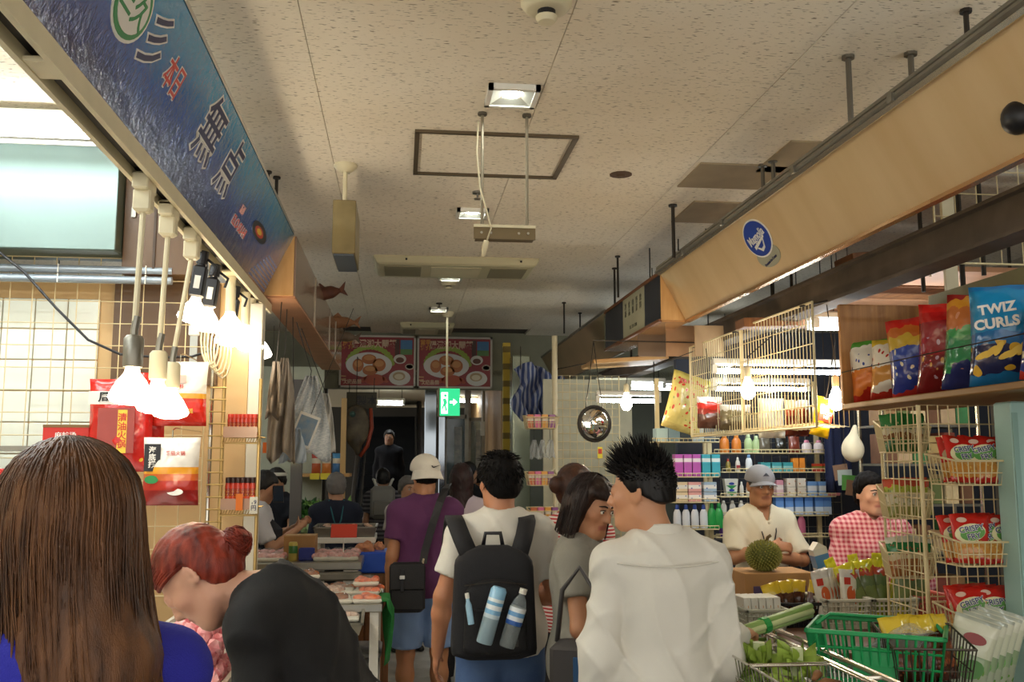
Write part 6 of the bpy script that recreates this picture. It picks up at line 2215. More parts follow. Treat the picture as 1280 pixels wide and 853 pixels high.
# brown woven fish ornaments on top of the box sign
def fish(label, px, py, Y, L_, rz, m, tilt):
    o = thing('fish_ornament', label, 'ornament', P(px, py, Y), (0, tilt, rz))
    S = SDF(.012)
    S.ell((0, 0, 0), (L_ * .42, .05, L_ * .17), None, .02)
    S.cone((L_ * .3, 0, 0), (L_ * .48, 0, 0), .04, .018, .03)
    v, q = S.mesh(); np_mesh('fish_body', v, q, m, o)
    MB().poly([(L_ * .42, 0, .0), (L_ * .68, 0, L_ * .2), (L_ * .6, 0, 0), (L_ * .66, 0, -L_ * .16)], .014).build('tail', m, o)
    MB().poly([(-L_ * .1, 0, L_ * .14), (L_ * .05, 0, L_ * .27), (L_ * .2, 0, L_ * .1)], .012).build('fin', m, o)
    MB().ball((-L_ * .3, -.048, L_ * .04), .012, 8, 6).build('eye', M_black, o)
    return o
M_fb = mat('brown_woven', '6a3a26', .6, col2='54301f', vscale=30, bump=.4, bscale=60)
fish('dark brown fish ornament on top of the box sign', 400, 368, 7.0, .30, .25, M_fb, -.25)
fish('paler brown fish ornament beyond the dark one', 420, 403, 8.4, .32, .05, mat('tan_woven', '8a5c3a', .6, bump=.4, bscale=60), .0)
fish('grey-brown fish ornament in front of the crab posters', 424, 420, 8.9, .30, .05, mat('greybrown_woven', '6d5a48', .6, bump=.4, bscale=60), .1)

# ------------------------------------------------------------------ right stall: beam, racks, snack shelf, counter, toiletries
bmz = thing('roof_beam', 'dark weathered steel beam running behind the right fascia signs', 'beam', (0, 0, 0))
MB().box((2.10, 5.6, 2.46), (.05, 8.4, .13)).build('web', M_beam, bmz)
MB().box((2.10, 5.6, 2.53), (.12, 8.4, .014)).box((2.10, 5.6, 2.39), (.12, 8.4, .014)).build('flange', M_beam, bmz)
for y in (2.2, 5.2, 8.6): MB().tube([(2.1, y, 2.5), (2.1, y, CEIL)], .012, 6).build('hanger_rod', M_drod, bmz)
def board(label, px0, py0, px1, py1, Y, d, th, m, name='wooden_board'):
    a, b = P(px0, py0, Y), P(px1, py1, Y)
    o = thing(name, label, 'board', ((a.x + b.x) / 2, Y + d / 2, (a.z + b.z) / 2), (0, math.atan2(a.z - b.z, b.x - a.x), 0))
    MB().box((0, 0, 0), (b.x - a.x, d, th), bev=.003).build('plank', m, o)
    return o
board('reddish wooden board laid across above the hanging wire racks', 930, 403, 1096, 399, 5.0, .14, .05, M_wood2)
board('wooden board end sticking out beside the straw broom', 1066, 322, 1152, 314, 4.3, .2, .045, M_wood2)
board('pale wooden slab lying level under the navy box sign', 742, 452, 836, 446, 7.0, .5, .03, M_wood)
for k, (px0, px1, Y) in enumerate(((797, 832, 6.5), (832, 870, 6.2), (868, 905, 5.9))):
    a, b = P(px0, 407, Y), P(px1, 446, Y)
    o = thing('ply_sheet', ('grey-brown', 'pinkish', 'pale')[k] + ' plywood sheet standing behind the navy box sign', 'board', ((a.x + b.x) / 2, Y, (a.z + b.z) / 2))
    MB().box((0, 0, 0), (b.x - a.x, .012, a.z - b.z)).build('sheet', mat('ply_%d' % k, ('6d5a48', 'a9815c', 'b3926a')[k], .6, var=.1), o)
    MB().tube([(0, .01, (a.z - b.z) / 2), (0, .01, CEIL - o.location.z)], .005, 4).build('hanging_wire', M_drod, o)
# upper boards / shelf inside the stall
sf = thing('upper_deck', 'pale wooden deck of boards over the inside of the right stall', 'deck', (0, 0, 0))
for k in range(5):
    MB().box((3.0, 4.55 + k * .42, 2.56), (1.55, .38, .025)).build('plank', M_wood2 if k % 2 else mat('pinkish_ply'), sf)
for x in (2.3, 3.7): MB().tube([(x, 5.4, 2.5), (x, 5.4, CEIL)], .01, 6).build('hanger_rod', M_drod, sf)

# hanging wire racks along the front
for k, (y0, y1, lb) in enumerate(((6.15, 5.25, 'cream hanging wire rack next to the pale plywood sheet'), (5.2, 4.3, 'cream hanging wire rack next to the plywood snack shelf'))):
    o = wire_panel('hanging_rack', lb, 'wire rack', (1.9 + .0, y0), (1.93, y1), 1.78, 2.37, 24, 6, M_cwire, .0026, .007)
    q = MB()
    for i in range(19):
        t = i / 18
        q.tube([(.03 * t, (y1 - y0) * t, .02), (.03 * t + .16, (y1 - y0) * t, .0), (.03 * t + .16, (y1 - y0) * t, .12)], .0024, 4)
    q.tube([(.16, 0, .12), (.19, y1 - y0, .12)], .004, 5)
    q.build('ledge', M_cwire, o)
    for t in (.08, .92): MB().tube([(.0, (y1 - y0) * t, .58), (.1, (y1 - y0) * t, .60), (.18, (y1 - y0) * t, .62)], .005, 5).build('hook', M_drod, o)

# round convex mirror
c = P(743, 530, 6.0)
mr = thing('convex_mirror', 'round convex security mirror hanging beside a bare bulb', 'mirror', c, (0, 0, .25))
MB().lathe([(.0, .035), (.04, .032), (.08, .02), (.115, 0)], n=28, rot=(PI / 2, 0, 0)).build('glass', mat('mirror_silver', 'e9ecea', .03, 1), mr, True)
MB().lathe([(.114, -.006), (.118, -.005), (.119, .003), (.115, .004)], n=28, rot=(PI / 2, 0, 0)).build('rim', M_drod, mr, SM)
MB().tube([(-.06, 0, .1), (-.03, 0, .3), (0, .0, 2.39 - c.z)], .003, 4).tube([(.06, 0, .1), (.03, 0, .3), (0, .0, 2.39 - c.z)], .003, 4).tube([(0, 0, 2.39 - c.z), (2.06 - c.x, 0, 2.41 - c.z)], .004, 4).build('string', M_drod, mr)

# goods hung on the racks
def hangpk(px0, py0, px1, py1, Y, t, m, label, seed=0, rz=0., ry=0., name='food_packet'):
    a, b = P(px0, py0, Y), P(px1, py1, Y)
    w, h = b.x - a.x, a.z - b.z
    o = pouch(label, 'packet', ((a.x + b.x) / 2, Y, b.z), (0, ry, rz), w, h, t, m, name=name, seed=seed)
    MB().tube([(0, 0, h - .02), (0, 0, h + .05), (.0, .02, h + .3)], .003, 4).build('string', M_drod, o)
    return o, w, h
m = print_mat('yellow_noodle_film', [(0, 'c9b46a'), (.1, 'd8c878'), (.9, 'dccb6a')], .18, blob=[('c8452a', 6, .28, .1, .95), ('7f9a4a', 8, .2, .2, .8)], bump=.8)
o, w, h = hangpk(822, 466, 876, 540, 6.3, .07, m, 'large clear yellow packet with red print hung below the dark beam', 3, .2, .28)
front_text(o, 'SNACK', .06, M_redink, h * .82, -.025, bold=.03)
m = print_mat('red_ribbon_film', [(0, '6a4434'), (.45, 'a8382c'), (.6, 'd8382c'), (.8, 'e2d6cc')], .2, noise=(.3, 4), bump=.8)
o, w, h = hangpk(868, 496, 906, 536, 5.7, .07, m, 'packet of dried food with red and white top under the wire rack', 5, .3)
m = print_mat('dried_herb_film', [(0, '5d5038'), (.35, '857a58'), (.75, 'd0cabb')], .2, noise=(.3, 6), bump=.8)
o, w, h = hangpk(898, 506, 940, 538, 5.5, .06, m, 'packet of dried green-brown herbs under the wire rack', 6, .1)
m = print_mat('white_paper_film', [(0, 'd8d4c6'), (.5, 'e3e0d6')], .4, bump=.8)
o, w, h = hangpk(946, 498, 982, 548, 5.2, .06, m, 'white crumpled packet hung under the wire rack', 7, .1)
m = print_mat('brown_meat_film', [(0, '5a2418'), (.55, '8a3a22'), (.75, 'd4cec2')], .15, noise=(.3, 4), bump=.8)
o, w, h = hangpk(980, 500, 1012, 546, 4.9, .06, m, 'clear packet of brown dried sausages beside the yellow packet', 8)
m = print_mat('yellow_packet_film', [(0, 'e0bd1c'), (.5, 'ecc921')], .2, bump=.5)
o, w, h = hangpk(1009, 496, 1036, 546, 4.55, .05, m, 'bright yellow packet with red lettering box hung near the bare bulb', 9, .1, .25)
front_patch(o, rect(-w * .34, h * .38, w * .34, h * .66), -.028, M_redink, 'name_box')
front_text(o, 'LUCKY\nME', h * .105, M_whiteink, h * .535, -.031, bold=.03)

# snack shelf with plywood end
SY = 4.27
shf = thing('snack_shelf', 'high wooden snack shelf with plywood end panel and olive back', 'shelf', (0, 0, 0))
sx0 = 2.05
zsh = 1.872
M_ply = mat('plywood_grain', 'b98346', .5, col2='93602f', vscale=3.5, stretch=(9, 9, .7), bump=.08)
MB().box((sx0 + .21, SY + .012, zsh + .235), (.42, .024, .50), bev=.004).build('end_panel', M_ply, shf)
MB().box((sx0 + .22, 3.1, zsh), (.46, 2.32, .026), bev=.004).build('bottom_board', mat('shelf_plank', 'a27a45', .5, col2='86612f', vscale=4, stretch=(1, .5, 8)), shf)
MB().box((sx0 + .45, 3.1, zsh + .27), (.016, 2.32, .52)).build('back_panel', mat('olive_board2', '8b8660', .6, var=.06), shf)
MB().tube([(sx0 - .004, SY, zsh + .16), (sx0 - .012, 3.4, zsh + .165), (sx0 - .004, 2.0, zsh + .17)], .0025, 4).build('guard_wire', M_drod, shf)
for y in (2.6, 4.0): MB().tube([(sx0 + .46, y, zsh), (sx0 + .46, y, CEIL)], .012, 6).build('hanger_rod', M_drod, shf)
def chip(label, px, w, h, t, m, seed, rz=-.8, dx=.16, tilt=-.08, lean=0.0):
    X = sx0 + dx
    Y = PX(px, 450, X).y
    return pouch(label, 'snack bag', (X, Y, zsh + .016), (tilt, lean or (.09, -.07, .05)[seed % 3], rz), w * (1.2 if seed < 7 else 1.06), h * (1.13 if seed < 7 else 1), t * 1.2, m, name='snack_bag', seed=seed, crimp=.07)
Mf = 'film'
m1 = print_mat('chip_white_orange', [(0, 'b3261c'), (.18, 'd9772c'), (.42, 'e0822c'), (.5, 'e6e2d8'), (.88, '4f9a3a')], .18, noise=(.35, 3), blob=[('2c3f94', 7, .2, .5, .85)], bump=.5)
o = chip('white and orange snack bag with green top leaning on the plywood end', 1094, .17, .26, .10, m1, 1, -.55, .13)
m2 = print_mat('chip_white_nut', [(0, 'a82a20'), (.15, 'd8cfc0'), (.25, 'c98a3a'), (.5, 'e2dccf'), (.9, 'd8b93a')], .18, noise=(.3, 3), blob=[('b5281f', 6, .22, .45, .85)], bump=.5)
o = chip('white peanut snack bag with red print on the wooden shelf', 1117, .18, .24, .10, m2, 2, -.7, .12)
m2b = print_mat('chip_pale_green', [(0, '8fae4a'), (.5, 'dfe0c8'), (.8, '6fa040')], .2, bump=.5)
chip('pale green snack bag tucked behind the peanut bags', 1142, .18, .29, .08, m2b, 3, -.7, .30)
m3 = print_mat('chip_blue_yellow', [(0, 'b5302a'), (.1, '26398f'), (.35, '2f48a4'), (.6, 'c9a83a'), (.75, 'c46a2c'), (.86, 'c92a22')], .18, noise=(.3, 3), blob=[('e3d8b8', 6, .24, .1, .6)], bump=.5)
o = chip('blue and yellow snack bag with red top on the wooden shelf', 1148, .19, .31, .11, m3, 4, -.75, .14)
m4 = print_mat('chip_maroon', [(0, '7a1a1e'), (.4, '94202a'), (.78, 'c01f1f'), (.9, 'd4251f')], .16, blob=[('c9a7b8', 4.5, .2, .15, .6), ('d8a45a', 6, .2, .05, .4)], bump=.5)
o = chip('maroon snack bag with twisted red top on the wooden shelf', 1181, .19, .33, .12, m4, 5, -.75, .13)
front_patch(o, rect(.0, .06, .07, .085), -.055, M_whiteink, 'barcode_patch')
m5 = print_mat('chip_green_orange', [(0, '26306a'), (.22, '2f8a54'), (.5, '46a05a'), (.62, 'c9743a'), (.82, 'd8932f'), (.93, '9c2a24')], .18, noise=(.35, 3), blob=[('dd9a7a', 4.5, .2, .2, .8)], bump=.5)
o = chip('green and orange snack bag beside the blue curls bag', 1214, .19, .335, .12, m5, 6, -.75, .13)
m6 = print_mat('chip_sky_blue', [(0, '1c6fa8'), (.12, '232a55'), (.38, '1f6fb0'), (.5, '2390c8'), (.95, '2a7fc0')], .16, noise=(.12, 3), blob=[('e0b23c', 4, .32, .08, .42)], bump=.4)
o = chip('large sky blue curls snack bag with white block lettering', 1260, .25, .375, .13, m6, 7, -.72, .13, -.08, .03)
front_text(o, 'TWIZ', .048, M_whiteink, .27, -.092, bold=.04, rot=.12, x=-.025)
front_text(o, 'CURLS', .05, M_whiteink, .215, -.098, bold=.04, rot=.12, x=-.025)
for k in range(7):
    front_patch(o, oval(-.07 + .025 * k, .10 + .012 * (k % 3), .03, .011, 12, .5 + .3 * (k % 3)), -.097 + .0006 * k, mat('curl_yellow', 'e6bf4a', .5), 'printed_curl')
o = chip('sky blue curls snack bag standing behind the green one', 1236, .2, .35, .10, m6, 8, -.75, .29)
o = chip('dark blue snack bag at the near end of the wooden shelf', 1325, .24, .36, .12, m3, 9, -.75, .15)

# snack rack: wire grid with baskets of red packets
gx0, gx1, GY = PXY(1150, 3.42), PXY(1252, 3.42), 3.42
wire_panel('wire_grid', 'cream wire grid carrying the baskets of red snack packets', 'wire grid', (gx0, GY), (gx1 + .0, GY), .0, 1.83, 8, 26, M_cwire, .0026, .006)
M_crisp = print_mat('crispy_red_film', [(0, 'b3261a'), (.1, 'c98a3c'), (.34, 'd09a50'), (.42, 'c3241c'), (.9, 'c7261d')], .16, noise=(.18, 4), blob=[('e2b95a', 7, .2, .1, .35)], bump=.35)
M_navy2 = mat('navy_ink2', '1f2a6a', .4)
def crisp_proto():
    o = thing('snack_packet', 'red crispy fry packet', 'snack packet')
    f = pouch_mesh(.135, .175, .032, 8, 9, 4, .07, .08).build('bag_film', M_crisp, o, True)
    front_patch(o, oval(-.008, .105, .055, .032, 18, .25), -.0175, mat('cream_ink', 'e4dcae', .4), 'name_oval')
    front_patch(o, oval(.0, .103, .044, .025, 18, .25), -.019, mat('leaf_green_ink', '5d9a4a', .4), 'name_oval')
    front_text(o, 'CRISPY\nFRY', .028, M_whiteink, .105, -.0205, bold=.06, rot=.2)
    front_text(o, 'CRISPY\nFRY', .028, M_navy2, .105, -.0212, bold=.012, rot=.2)
    front_patch(o, oval(-.03, .152, .018, .009), -.012, mat('pale_ink2', 'd9b7a4', .4), 'print_oval')
    return o
cp = crisp_proto()
first = [True]
def put_crisp(loc, rot, label, group):
    if first[0]:
        first[0] = False
        cp.location, cp.rotation_euler = loc, rot
        tag(cp, label, None, group)
        return cp
    return dup(cp, loc, rot, label, group)
cx = (gx0 + gx1) / 2
for j, (zb, nm, back) in enumerate(((P(1200, 606, 3.3).z, 'top', 4), (P(1200, 706, 3.3).z, 'middle', 5), (P(1200, 798, 3.3).z, 'lowest', 5))):
    wire_basket('cream wire basket of red packets, %s of three on the grid' % nm, (cx, GY - .012, zb), (0, 0, 0), .30, .2, .11, .085, M_cwire, 13, r=.0022)
    for k in range(7):
        row, cl = k // 3, k % 3
        if k == 6: row, cl = 2, 1
        put_crisp((cx - .075 + .075 * cl + R.uniform(-.01, .01), GY - .17 + .05 * row, zb + .008), (-.32 + R.uniform(-.05, .05), R.uniform(-.12, .12), R.uniform(-.25, .12)), 'red crispy fry packet in the %s wire basket on the grid' % nm, 'red packets in the %s wire basket' % nm)
# side baskets with green packets, facing the aisle
gy0, gy1, GX = 3.46, 3.8, PXY(1152, 3.46)
wire_panel('wire_grid', 'cream wire grid on the side facing the checked-wrap woman', 'wire grid', (GX, gy0), (GX + .02, gy1), .92, 1.83, 7, 13, M_cwire, .0026, .006)
M_side = [print_mat('green_mix_film', [(0, '2f6a34'), (.3, '8a5a34'), (.45, 'd8cdb0'), (.6, '2f7a3a')], .2, noise=(.3, 4), blob=[('d8d49a', 7, .25, .2, .8)], bump=.4),
          print_mat('pale_mix_film', [(0, '9a9a52'), (.3, 'd8d0b4'), (.6, 'b0b84a'), (.8, 'c6543c')], .2, noise=(.3, 4), blob=[('7a8a3a', 7, .25, .2, .8)], bump=.4),
          print_mat('green_card_film', [(0, 'a86a3a'), (.4, 'd9c9a4'), (.55, '2a7a45'), (.85, 'd8d6c4')], .2, noise=(.2, 4), blob=[('b02a2a', 6, .2, .5, .8)], bump=.3)]
for j, (zb, nm) in enumerate(((P(1120, 566, 3.7).z, 'upper'), (P(1120, 648, 3.7).z, 'middle'), (P(1120, 722, 3.7).z, 'lower'))):
    bx_ = PXY(1137, 3.7)
    wire_basket('cream wire side basket of mixed packets, %s of three' % nm, (bx_, 3.78, zb), (0, 0, -.3), .19, .15, .13, .1, M_cwire, 11, r=.002)
    for k in range(4):
        pouch(('dark green' if j == 0 else 'pale green' if j == 1 else 'green and white') + ' packet in the %s wire side basket' % nm, 'packet', (bx_ - .05 + .035 * k, 3.69 + .012 * k, zb + .006), (-.2, .1 * (k % 3 - 1), -.3 + R.uniform(-.2, .2)), .10, .155, .025, M_side[j], 'packets in the %s side basket' % nm, 'food_packet', 20 + k)
# teal cupboard side at the very right
tl = thing('teal_cupboard', 'pale teal painted cupboard beside the red snack packets', 'cupboard', (0, 0, 0))
tx = PXY(1256, 3.2)
MB().box((tx + .28, 3.2, .915), (.56, .1, 1.83), bev=.006).build('carcass', mat('pale_teal_paint', '9fc3bd', .5, var=.04, bump=.05), tl)
MB().box((tx + .012, 3.148, .9), (.02, .006, 1.78)).build('edge_strip', mat('teal_edge', '86aaa2', .5), tl)
MB().box((tx + .3, 3.146, .9), (.46, .008, 1.7), bev=.003).build('door', mat('pale_teal_paint'), tl)

# ------------------------------------------------------------------ counter in front
CT = thing('shop_counter', 'long low shop counter piled with baskets of greens and packets', 'counter', (0, 0, 0))
MB().box((1.95, 4.15, .88), (1.30, 1.2, .05), bev=.005).build('worktop', mat('brown_counter', '6d4c34', .5, var=.15), CT)
MB().box((1.95, 3.56, .42), (1.28, .04, .86)).build('front_panel', mat('pale_counter_front', 'b8b2a2', .5), CT)
MB().box((1.32, 4.15, .42), (.04, 1.18, .86)).build('side_panel', mat('pale_counter_front'), CT)
FZ = thing('chest_freezer', 'white chest freezer with glass lid and wrapped food inside', 'freezer', (1.71, 3.07, 0))
MB().box((0, 0, .43), (.68, .6, .86), bev=.02).build('body', M_white, FZ, SM)
MB().box((0, 0, .872), (.69, .62, .024), bev=.006).build('lid_frame', M_chrome, FZ)
MB().box((0, .0, .888), (.6, .54, .008)).build('lid_glass', mat('freezer_glass', 'c3d2da', .08, coat=.5), FZ)
for k in range(8):
    o = pouch('clear bag of frozen food lying on the freezer lid', 'packet', (1.44 + .09 * (k % 4), 3.2 + .1 * (k // 4), .905 + .004 * k), (PI / 2 - .1, 0, R.uniform(-.5, .5)), .13, .16, .04, mat('clear_bag', 'd9e0e2', .1, alpha=.35, bump=.5, bscale=30), 'clear bags on the freezer', 'food_packet', 40 + k)
# low wire display in front of it
WX = 1.27
WD = thing('wire_display', 'chrome wire display frame of small baskets at the front of the counter', 'display', (0, 0, 0))
for d in (0, .06): MB().tube([(WX + d, 3.42, 1.03), (WX + d, 2.1, 1.03)], .008, 6).build('rail', M_chrome, WD, SM)
for y in (3.4, 3.0, 2.6, 2.15): MB().tube([(WX, y, 1.03), (WX + .06, y, 1.03)], .006, 6).build('cross_bar', M_chrome, WD)
for y in (3.38, 2.15):
    for d in (0, .06): MB().tube([(WX + d, y, 1.03), (WX + d, y, 0)], .009, 6).build('leg', M_chrome, WD)
Mg1 = [mat('green_pod', '6d8a34', .5, var=.25, vscale=20), mat('yellow_pepper', 'c9b83a', .4, var=.15), mat('brown_root', '8a5f3a', .7, var=.2), mat('lime_leaf', '9cb84a', .5, var=.2)]
for k, (by_, lb) in enumerate(((3.24, 'small chrome basket of yellow-green vegetables under the held leeks'), (2.94, 'small chrome basket of lime leaves and pods in the wire display'), (2.64, 'small chrome basket of brown root pieces in the wire display'), (2.34, 'small chrome basket of mixed pods next to the brown roots'))):
    wire_basket(lb, (WX - .012, by_, .91), (0, 0, -PI / 2), .28, .24, .12, .12, M_chrome, 10, r=.002)
    for j in range(22):
        c = Vector((WX - .05 - .045 * (j % 4) - R.uniform(0, .02), by_ + R.uniform(-.1, .1), .935 + .014 * (j // 4)))
        a = R.uniform(0, 3.1)
        d = Vector((math.cos(a), math.sin(a), R.uniform(-.1, .25))) * .05
        ob = MB().tube([-d, Vector((0, 0, .008)), d], [.006, .013, .005], 7).build('root_piece' if k == 2 else 'pod_vegetable', (Mg1[(0, 1, 3, 0)[j % 4]], Mg1[(3, 0)[j % 2]], Mg1[2], Mg1[(0, 1)[j % 2]])[k], None, True, loc=c)
        tag(ob, ('yellow-green pod in the basket under the held leeks', 'lime green pod in the middle small chrome basket', 'brown root piece in the small chrome basket', 'mixed green pod in the basket next to the roots')[k], 'vegetable', ('pods under the leeks', 'lime pods', 'root pieces', 'mixed pods')[k])
for x, y in ((1.12, 2.98), (1.2, 2.88)): leaf_bunch('bunch of lime leaves in the small chrome basket', (x, y, 1.0), .085, 71 + int(y * 50), Mg1[3], 'lime leaves')

# dark wire basket and pouches at the right front
wire_basket('dark wire basket of yellow-brown bean packets beside the green basket', (PXY(1132, 3.0), 3.02, .93), (0, 0, -.2), .24, .22, .17, .13, mat('dark_wire', '4a453c', .4, .6), 10)
mb_ = print_mat('bean_film', [(0, '4a2416'), (.2, '7a3f24'), (.55, '5a2a1c'), (.72, 'e0c23a'), (.95, 'd8b92c')], .16, noise=(.12, 3), blob=[('a8552c', 8, .3, .1, .5)], bump=.3)
for k in range(4):
    pouch('brown bean packet with yellow top in the dark wire basket', 'packet', (PXY(1132, 3.0) - .07 + .05 * k, 2.92 + .03 * (k % 2), .94), (-.3, .18 * (k % 2) - .12, -.2 + .15 * k), .095, .2, .04, mb_, 'bean packets in the dark basket', 'food_packet', 60 + k)
ml_ = print_mat('silver_green_film', [(0, '9aa48a'), (.3, '8aa07a'), (.5, 'c9cdb4'), (.8, 'd4d6c2'), (.95, 'b5bcae')], .2, blob=[('8a2a24', 2.4, .16, .55, .85), ('5d8a3a', 5, .22, .05, .5)], bump=.3)
for k in range(5):
    x = PXY(1180 + 17 * k, 3.0)
    o = pouch('silvery green soup packet leaning in the row under the red packets', 'packet', (x, 2.98 + .035 * k, .90), (-.12, .32, -.35), .14, .23, .035, ml_, 'silvery green packets in a row', 'food_packet', 70 + k)
    front_patch(o, oval(0, .165, .035, .018), -.02, mat('deep_red_ink', '8a2420', .4), 'name_oval')
    front_patch(o, oval(.01, .07, .04, .03, 14, .5), -.02, M_leaf[k % 2], 'printed_leaf')
    front_patch(o, oval(-.03, .1, .012, .03), -.02, M_leaf[3], 'printed_leaf')
# green shopping basket
M_gb = mat('green_plastic', '1f9a58', .4)
gb = plastic_basket('bright green plastic shopping basket on the freezer', (PXY(1082, 3.05), 3.02, .90), .40, .3, .19, M_gb, (0, 0, -.55), 15, 4, solid=.25)
MB().box((0, -.138, .105), (.13, .008, .09), rot=(-.08, 0, 0)).build('name_plate', M_gb, gb)
MB().tube([(-.19, .0, .19), (-.16, .12, .205), (.16, .12, .205), (.19, 0, .19)], .007, 6).build('handle', M_gb, gb, True)
pouch('clear bag lying in the green shopping basket', 'packet', (PXY(1082, 3.05) + .03, 3.05, 1.03), (1.2, 0, .4), .16, .16, .08, mat('clear_bag'), name='plastic_bag', seed=81)

# baskets on the counter
M_cb = mat('cream_basket_plastic', 'c9c6b4', .5)
YB = 4.15
b1 = plastic_basket('cream plastic basket of clear noodle packets on the counter', (PXY(1039, YB), YB, .906), .2, .24, .12, M_cb, (0, 0, 0), 10, 5)
b2 = plastic_basket('cream plastic basket of yellow-wrapped greens on the counter', (PXY(1096, YB), YB, .906), .2, .24, .12, M_cb, (0, 0, 0), 10, 5)
plastic_basket('red plastic basket beside the cream baskets on the counter', (PXY(1150, YB), YB + .03, .906), .17, .22, .12, mat('coral_plastic', 'c25a4a', .5), (0, 0, 0), 9, 5)
mn = print_mat('noodle_clear_film', [(0, 'd6d0bc'), (.3, 'e0dbc9'), (.85, 'd2cfc6')], .14, blob=[('d8622c', 3.2, .17, .2, .75)], bump=.5)
for k in range(6):
    o = pouch('clear packet of white noodles with orange label in the cream basket', 'packet', (PXY(1022 + 6 * k, YB), YB - .06 + .03 * (k % 4), .915), (-.12, -.12 + .05 * k, .1), .085, .235, .035, mn, 'noodle packets in the cream basket', 'food_packet', 90 + k)
    front_patch(o, oval(0, .13, .02, .035), -.02, mat('orange_ink', 'd8622c', .4), 'name_oval')
    front_patch(o, rect(-.03, .17, .0, .2), -.018, M_redink, 'print_patch')
my = print_mat('green_yellow_film', [(0, 'c9c22c'), (.2, '7a8a4a'), (.55, '66784a'), (.75, 'b5482c'), (.85, 'd8d02f')], .16, noise=(.35, 3), bump=.5)
for k in range(5):
    pouch('yellow-edged packet of greens leaning in the cream basket', 'packet', (PXY(1070 + 13 * k, YB), YB - .04 + .035 * (k % 3), .915), (-.1, -.35 + .2 * k, .0), .10, .27, .05, my, 'yellow-edged packets of greens', 'food_packet', 100 + k)
    q = COL.objects[-1] if False else None
for k in range(4):
    st = thing('yellow_strip_packet', 'narrow yellow-edged packet sticking out of the greens basket', 'packet', (PXY(1066 + 14 * k, YB), YB + .05, .92), (.0, -.4 + .22 * k, 0), 'narrow yellow packets')
    pouch_mesh(.05, .29, .02, 5, 8, 110 + k).build('bag_film', mat('acid_yellow_film', 'd2cc28', .25, var=.1), st, True)
wb = thing('milk_carton', 'blue and white carton tilted behind the noodle packets', 'carton', (PXY(1036, 4.5), 4.5, .906), (0, -.25, 0))
MB().box((0, 0, .16), (.07, .06, .30)).build('box_body', print_mat('blue_white_card', [(0, 'd8d8d2'), (.35, '3f7fc0'), (.6, 'd8dcdc'), (.7, '4a88c4'), (.9, 'dcdcd6')], .4), wb)
MB().poly([(-.035, 0, .31), (.035, 0, .31), (0, 0, .34)], .06).build('gable', M_white, wb)
bk_ = plastic_basket('black plastic basket of brown packets on the counter', (PXY(985, 4.2), 4.2, .906), .19, .22, .10, M_black, (0, 0, 0), 8, 4)
MB().box((.0, -.112, .06), (.085, .004, .04)).build('blue_plate', mat('plate_blue_ink', '2a3a9a', .4), bk_)
mbp = print_mat('brown_yellow_film', [(0, '4a2a1c'), (.55, '5d3420'), (.7, 'd8b92a'), (.95, 'c9a826')], .2, noise=(.15, 3), bump=.4)
for k in range(4):
    pouch('brown packet with yellow top in the black basket', 'packet', (PXY(968 + 11 * k, 4.2), 4.16 + .03 * (k % 3), .915), (-.1, -.3 + .2 * k, 0), .085, .18, .035, mbp, 'brown packets in the black basket', 'food_packet', 120 + k)
cl_ = plastic_basket('clear plastic basket of small white cartons on the counter', (PXY(942, 4.1), 4.1, .906), .18, .22, .09, mat('clear_basket', 'c4c6b4', .3, trans=.2), (0, 0, 0), 10, 4)
mcn = print_mat('white_green_card', [(0, 'd9d8cc'), (.5, '7fae4a'), (.62, 'e2e0d4')], .4, blob=[('c9862c', 4, .2, .5, .95)])
for k in range(5):
    carton('small white carton with green print in the clear basket', (PXY(924 + 9 * k, 4.1), 4.1, .915), 'cartons in the clear basket', mcn, .030, .13, .13, rot=(0, -.05, 0))

# durian on a cardboard box
dz = P(950, 713, 4.6).z
cbo = thing('cardboard_box', 'flat brown cardboard box under the durian', 'box', (PXY(955, 4.62), 4.6, .906))
MB().box((0, 0, (dz - .906) / 2), (.34, .26, dz - .906), bev=.003).build('box_body', M_card, cbo)
for sx in (-.09, .09): MB().box((sx, -.1315, (dz - .906) * .55), (.08, .002, .05)).build('printed_label', mat('label_violet', '5a4c78', .6), cbo)
du = thing('durian', 'spiky olive green durian fruit on a cardboard box', 'fruit', (PXY(949, 4.58), 4.56, dz + .072))
du.scale = (.68,) * 3
DU = lambda v: V(v[0] * .125 * (1 - .1 * v[2]), v[1] * .115, v[2] * .108)
MB().ball((0, 0, 0), (.118, .108, .103), 20, 14).build('fruit_body', mat('durian_skin', '5f6428', .7, var=.2, vscale=20), du, True)
q = MB()
N = 420
for k in range(N):
    z = 1 - 2 * (k + .5) / N; a = k * 2.399963
    d = Vector((math.sqrt(1 - z * z) * math.cos(a), math.sqrt(1 - z * z) * math.sin(a), z))
    lob = 1 + .05 * math.cos(5 * math.atan2(d.y, d.x))
    base = Vector((d.x * .118 * lob, d.y * .108 * lob, d.z * .103))
    s1 = d.orthogonal().normalized(); s2 = d.cross(s1)
    o0 = len(q.v)
    q.add([base + s1 * .0085, base + s2 * .0085, base - s1 * .0085, base - s2 * .0085, base + d * .017], [(0, 1, 4), (1, 2, 4), (2, 3, 4), (3, 0, 4)])
o = q.build('spines', mat('durian_spines', '8a8a3c', .6, var=.25, vscale=25), du); o['kind'] = 'stuff'
MB().tube([(.02, 0, .09), (.03, -.01, .13), (.05, -.02, .145)], .012, 7).build('stem', mat('durian_stem', '6d5a38', .7), du, True)

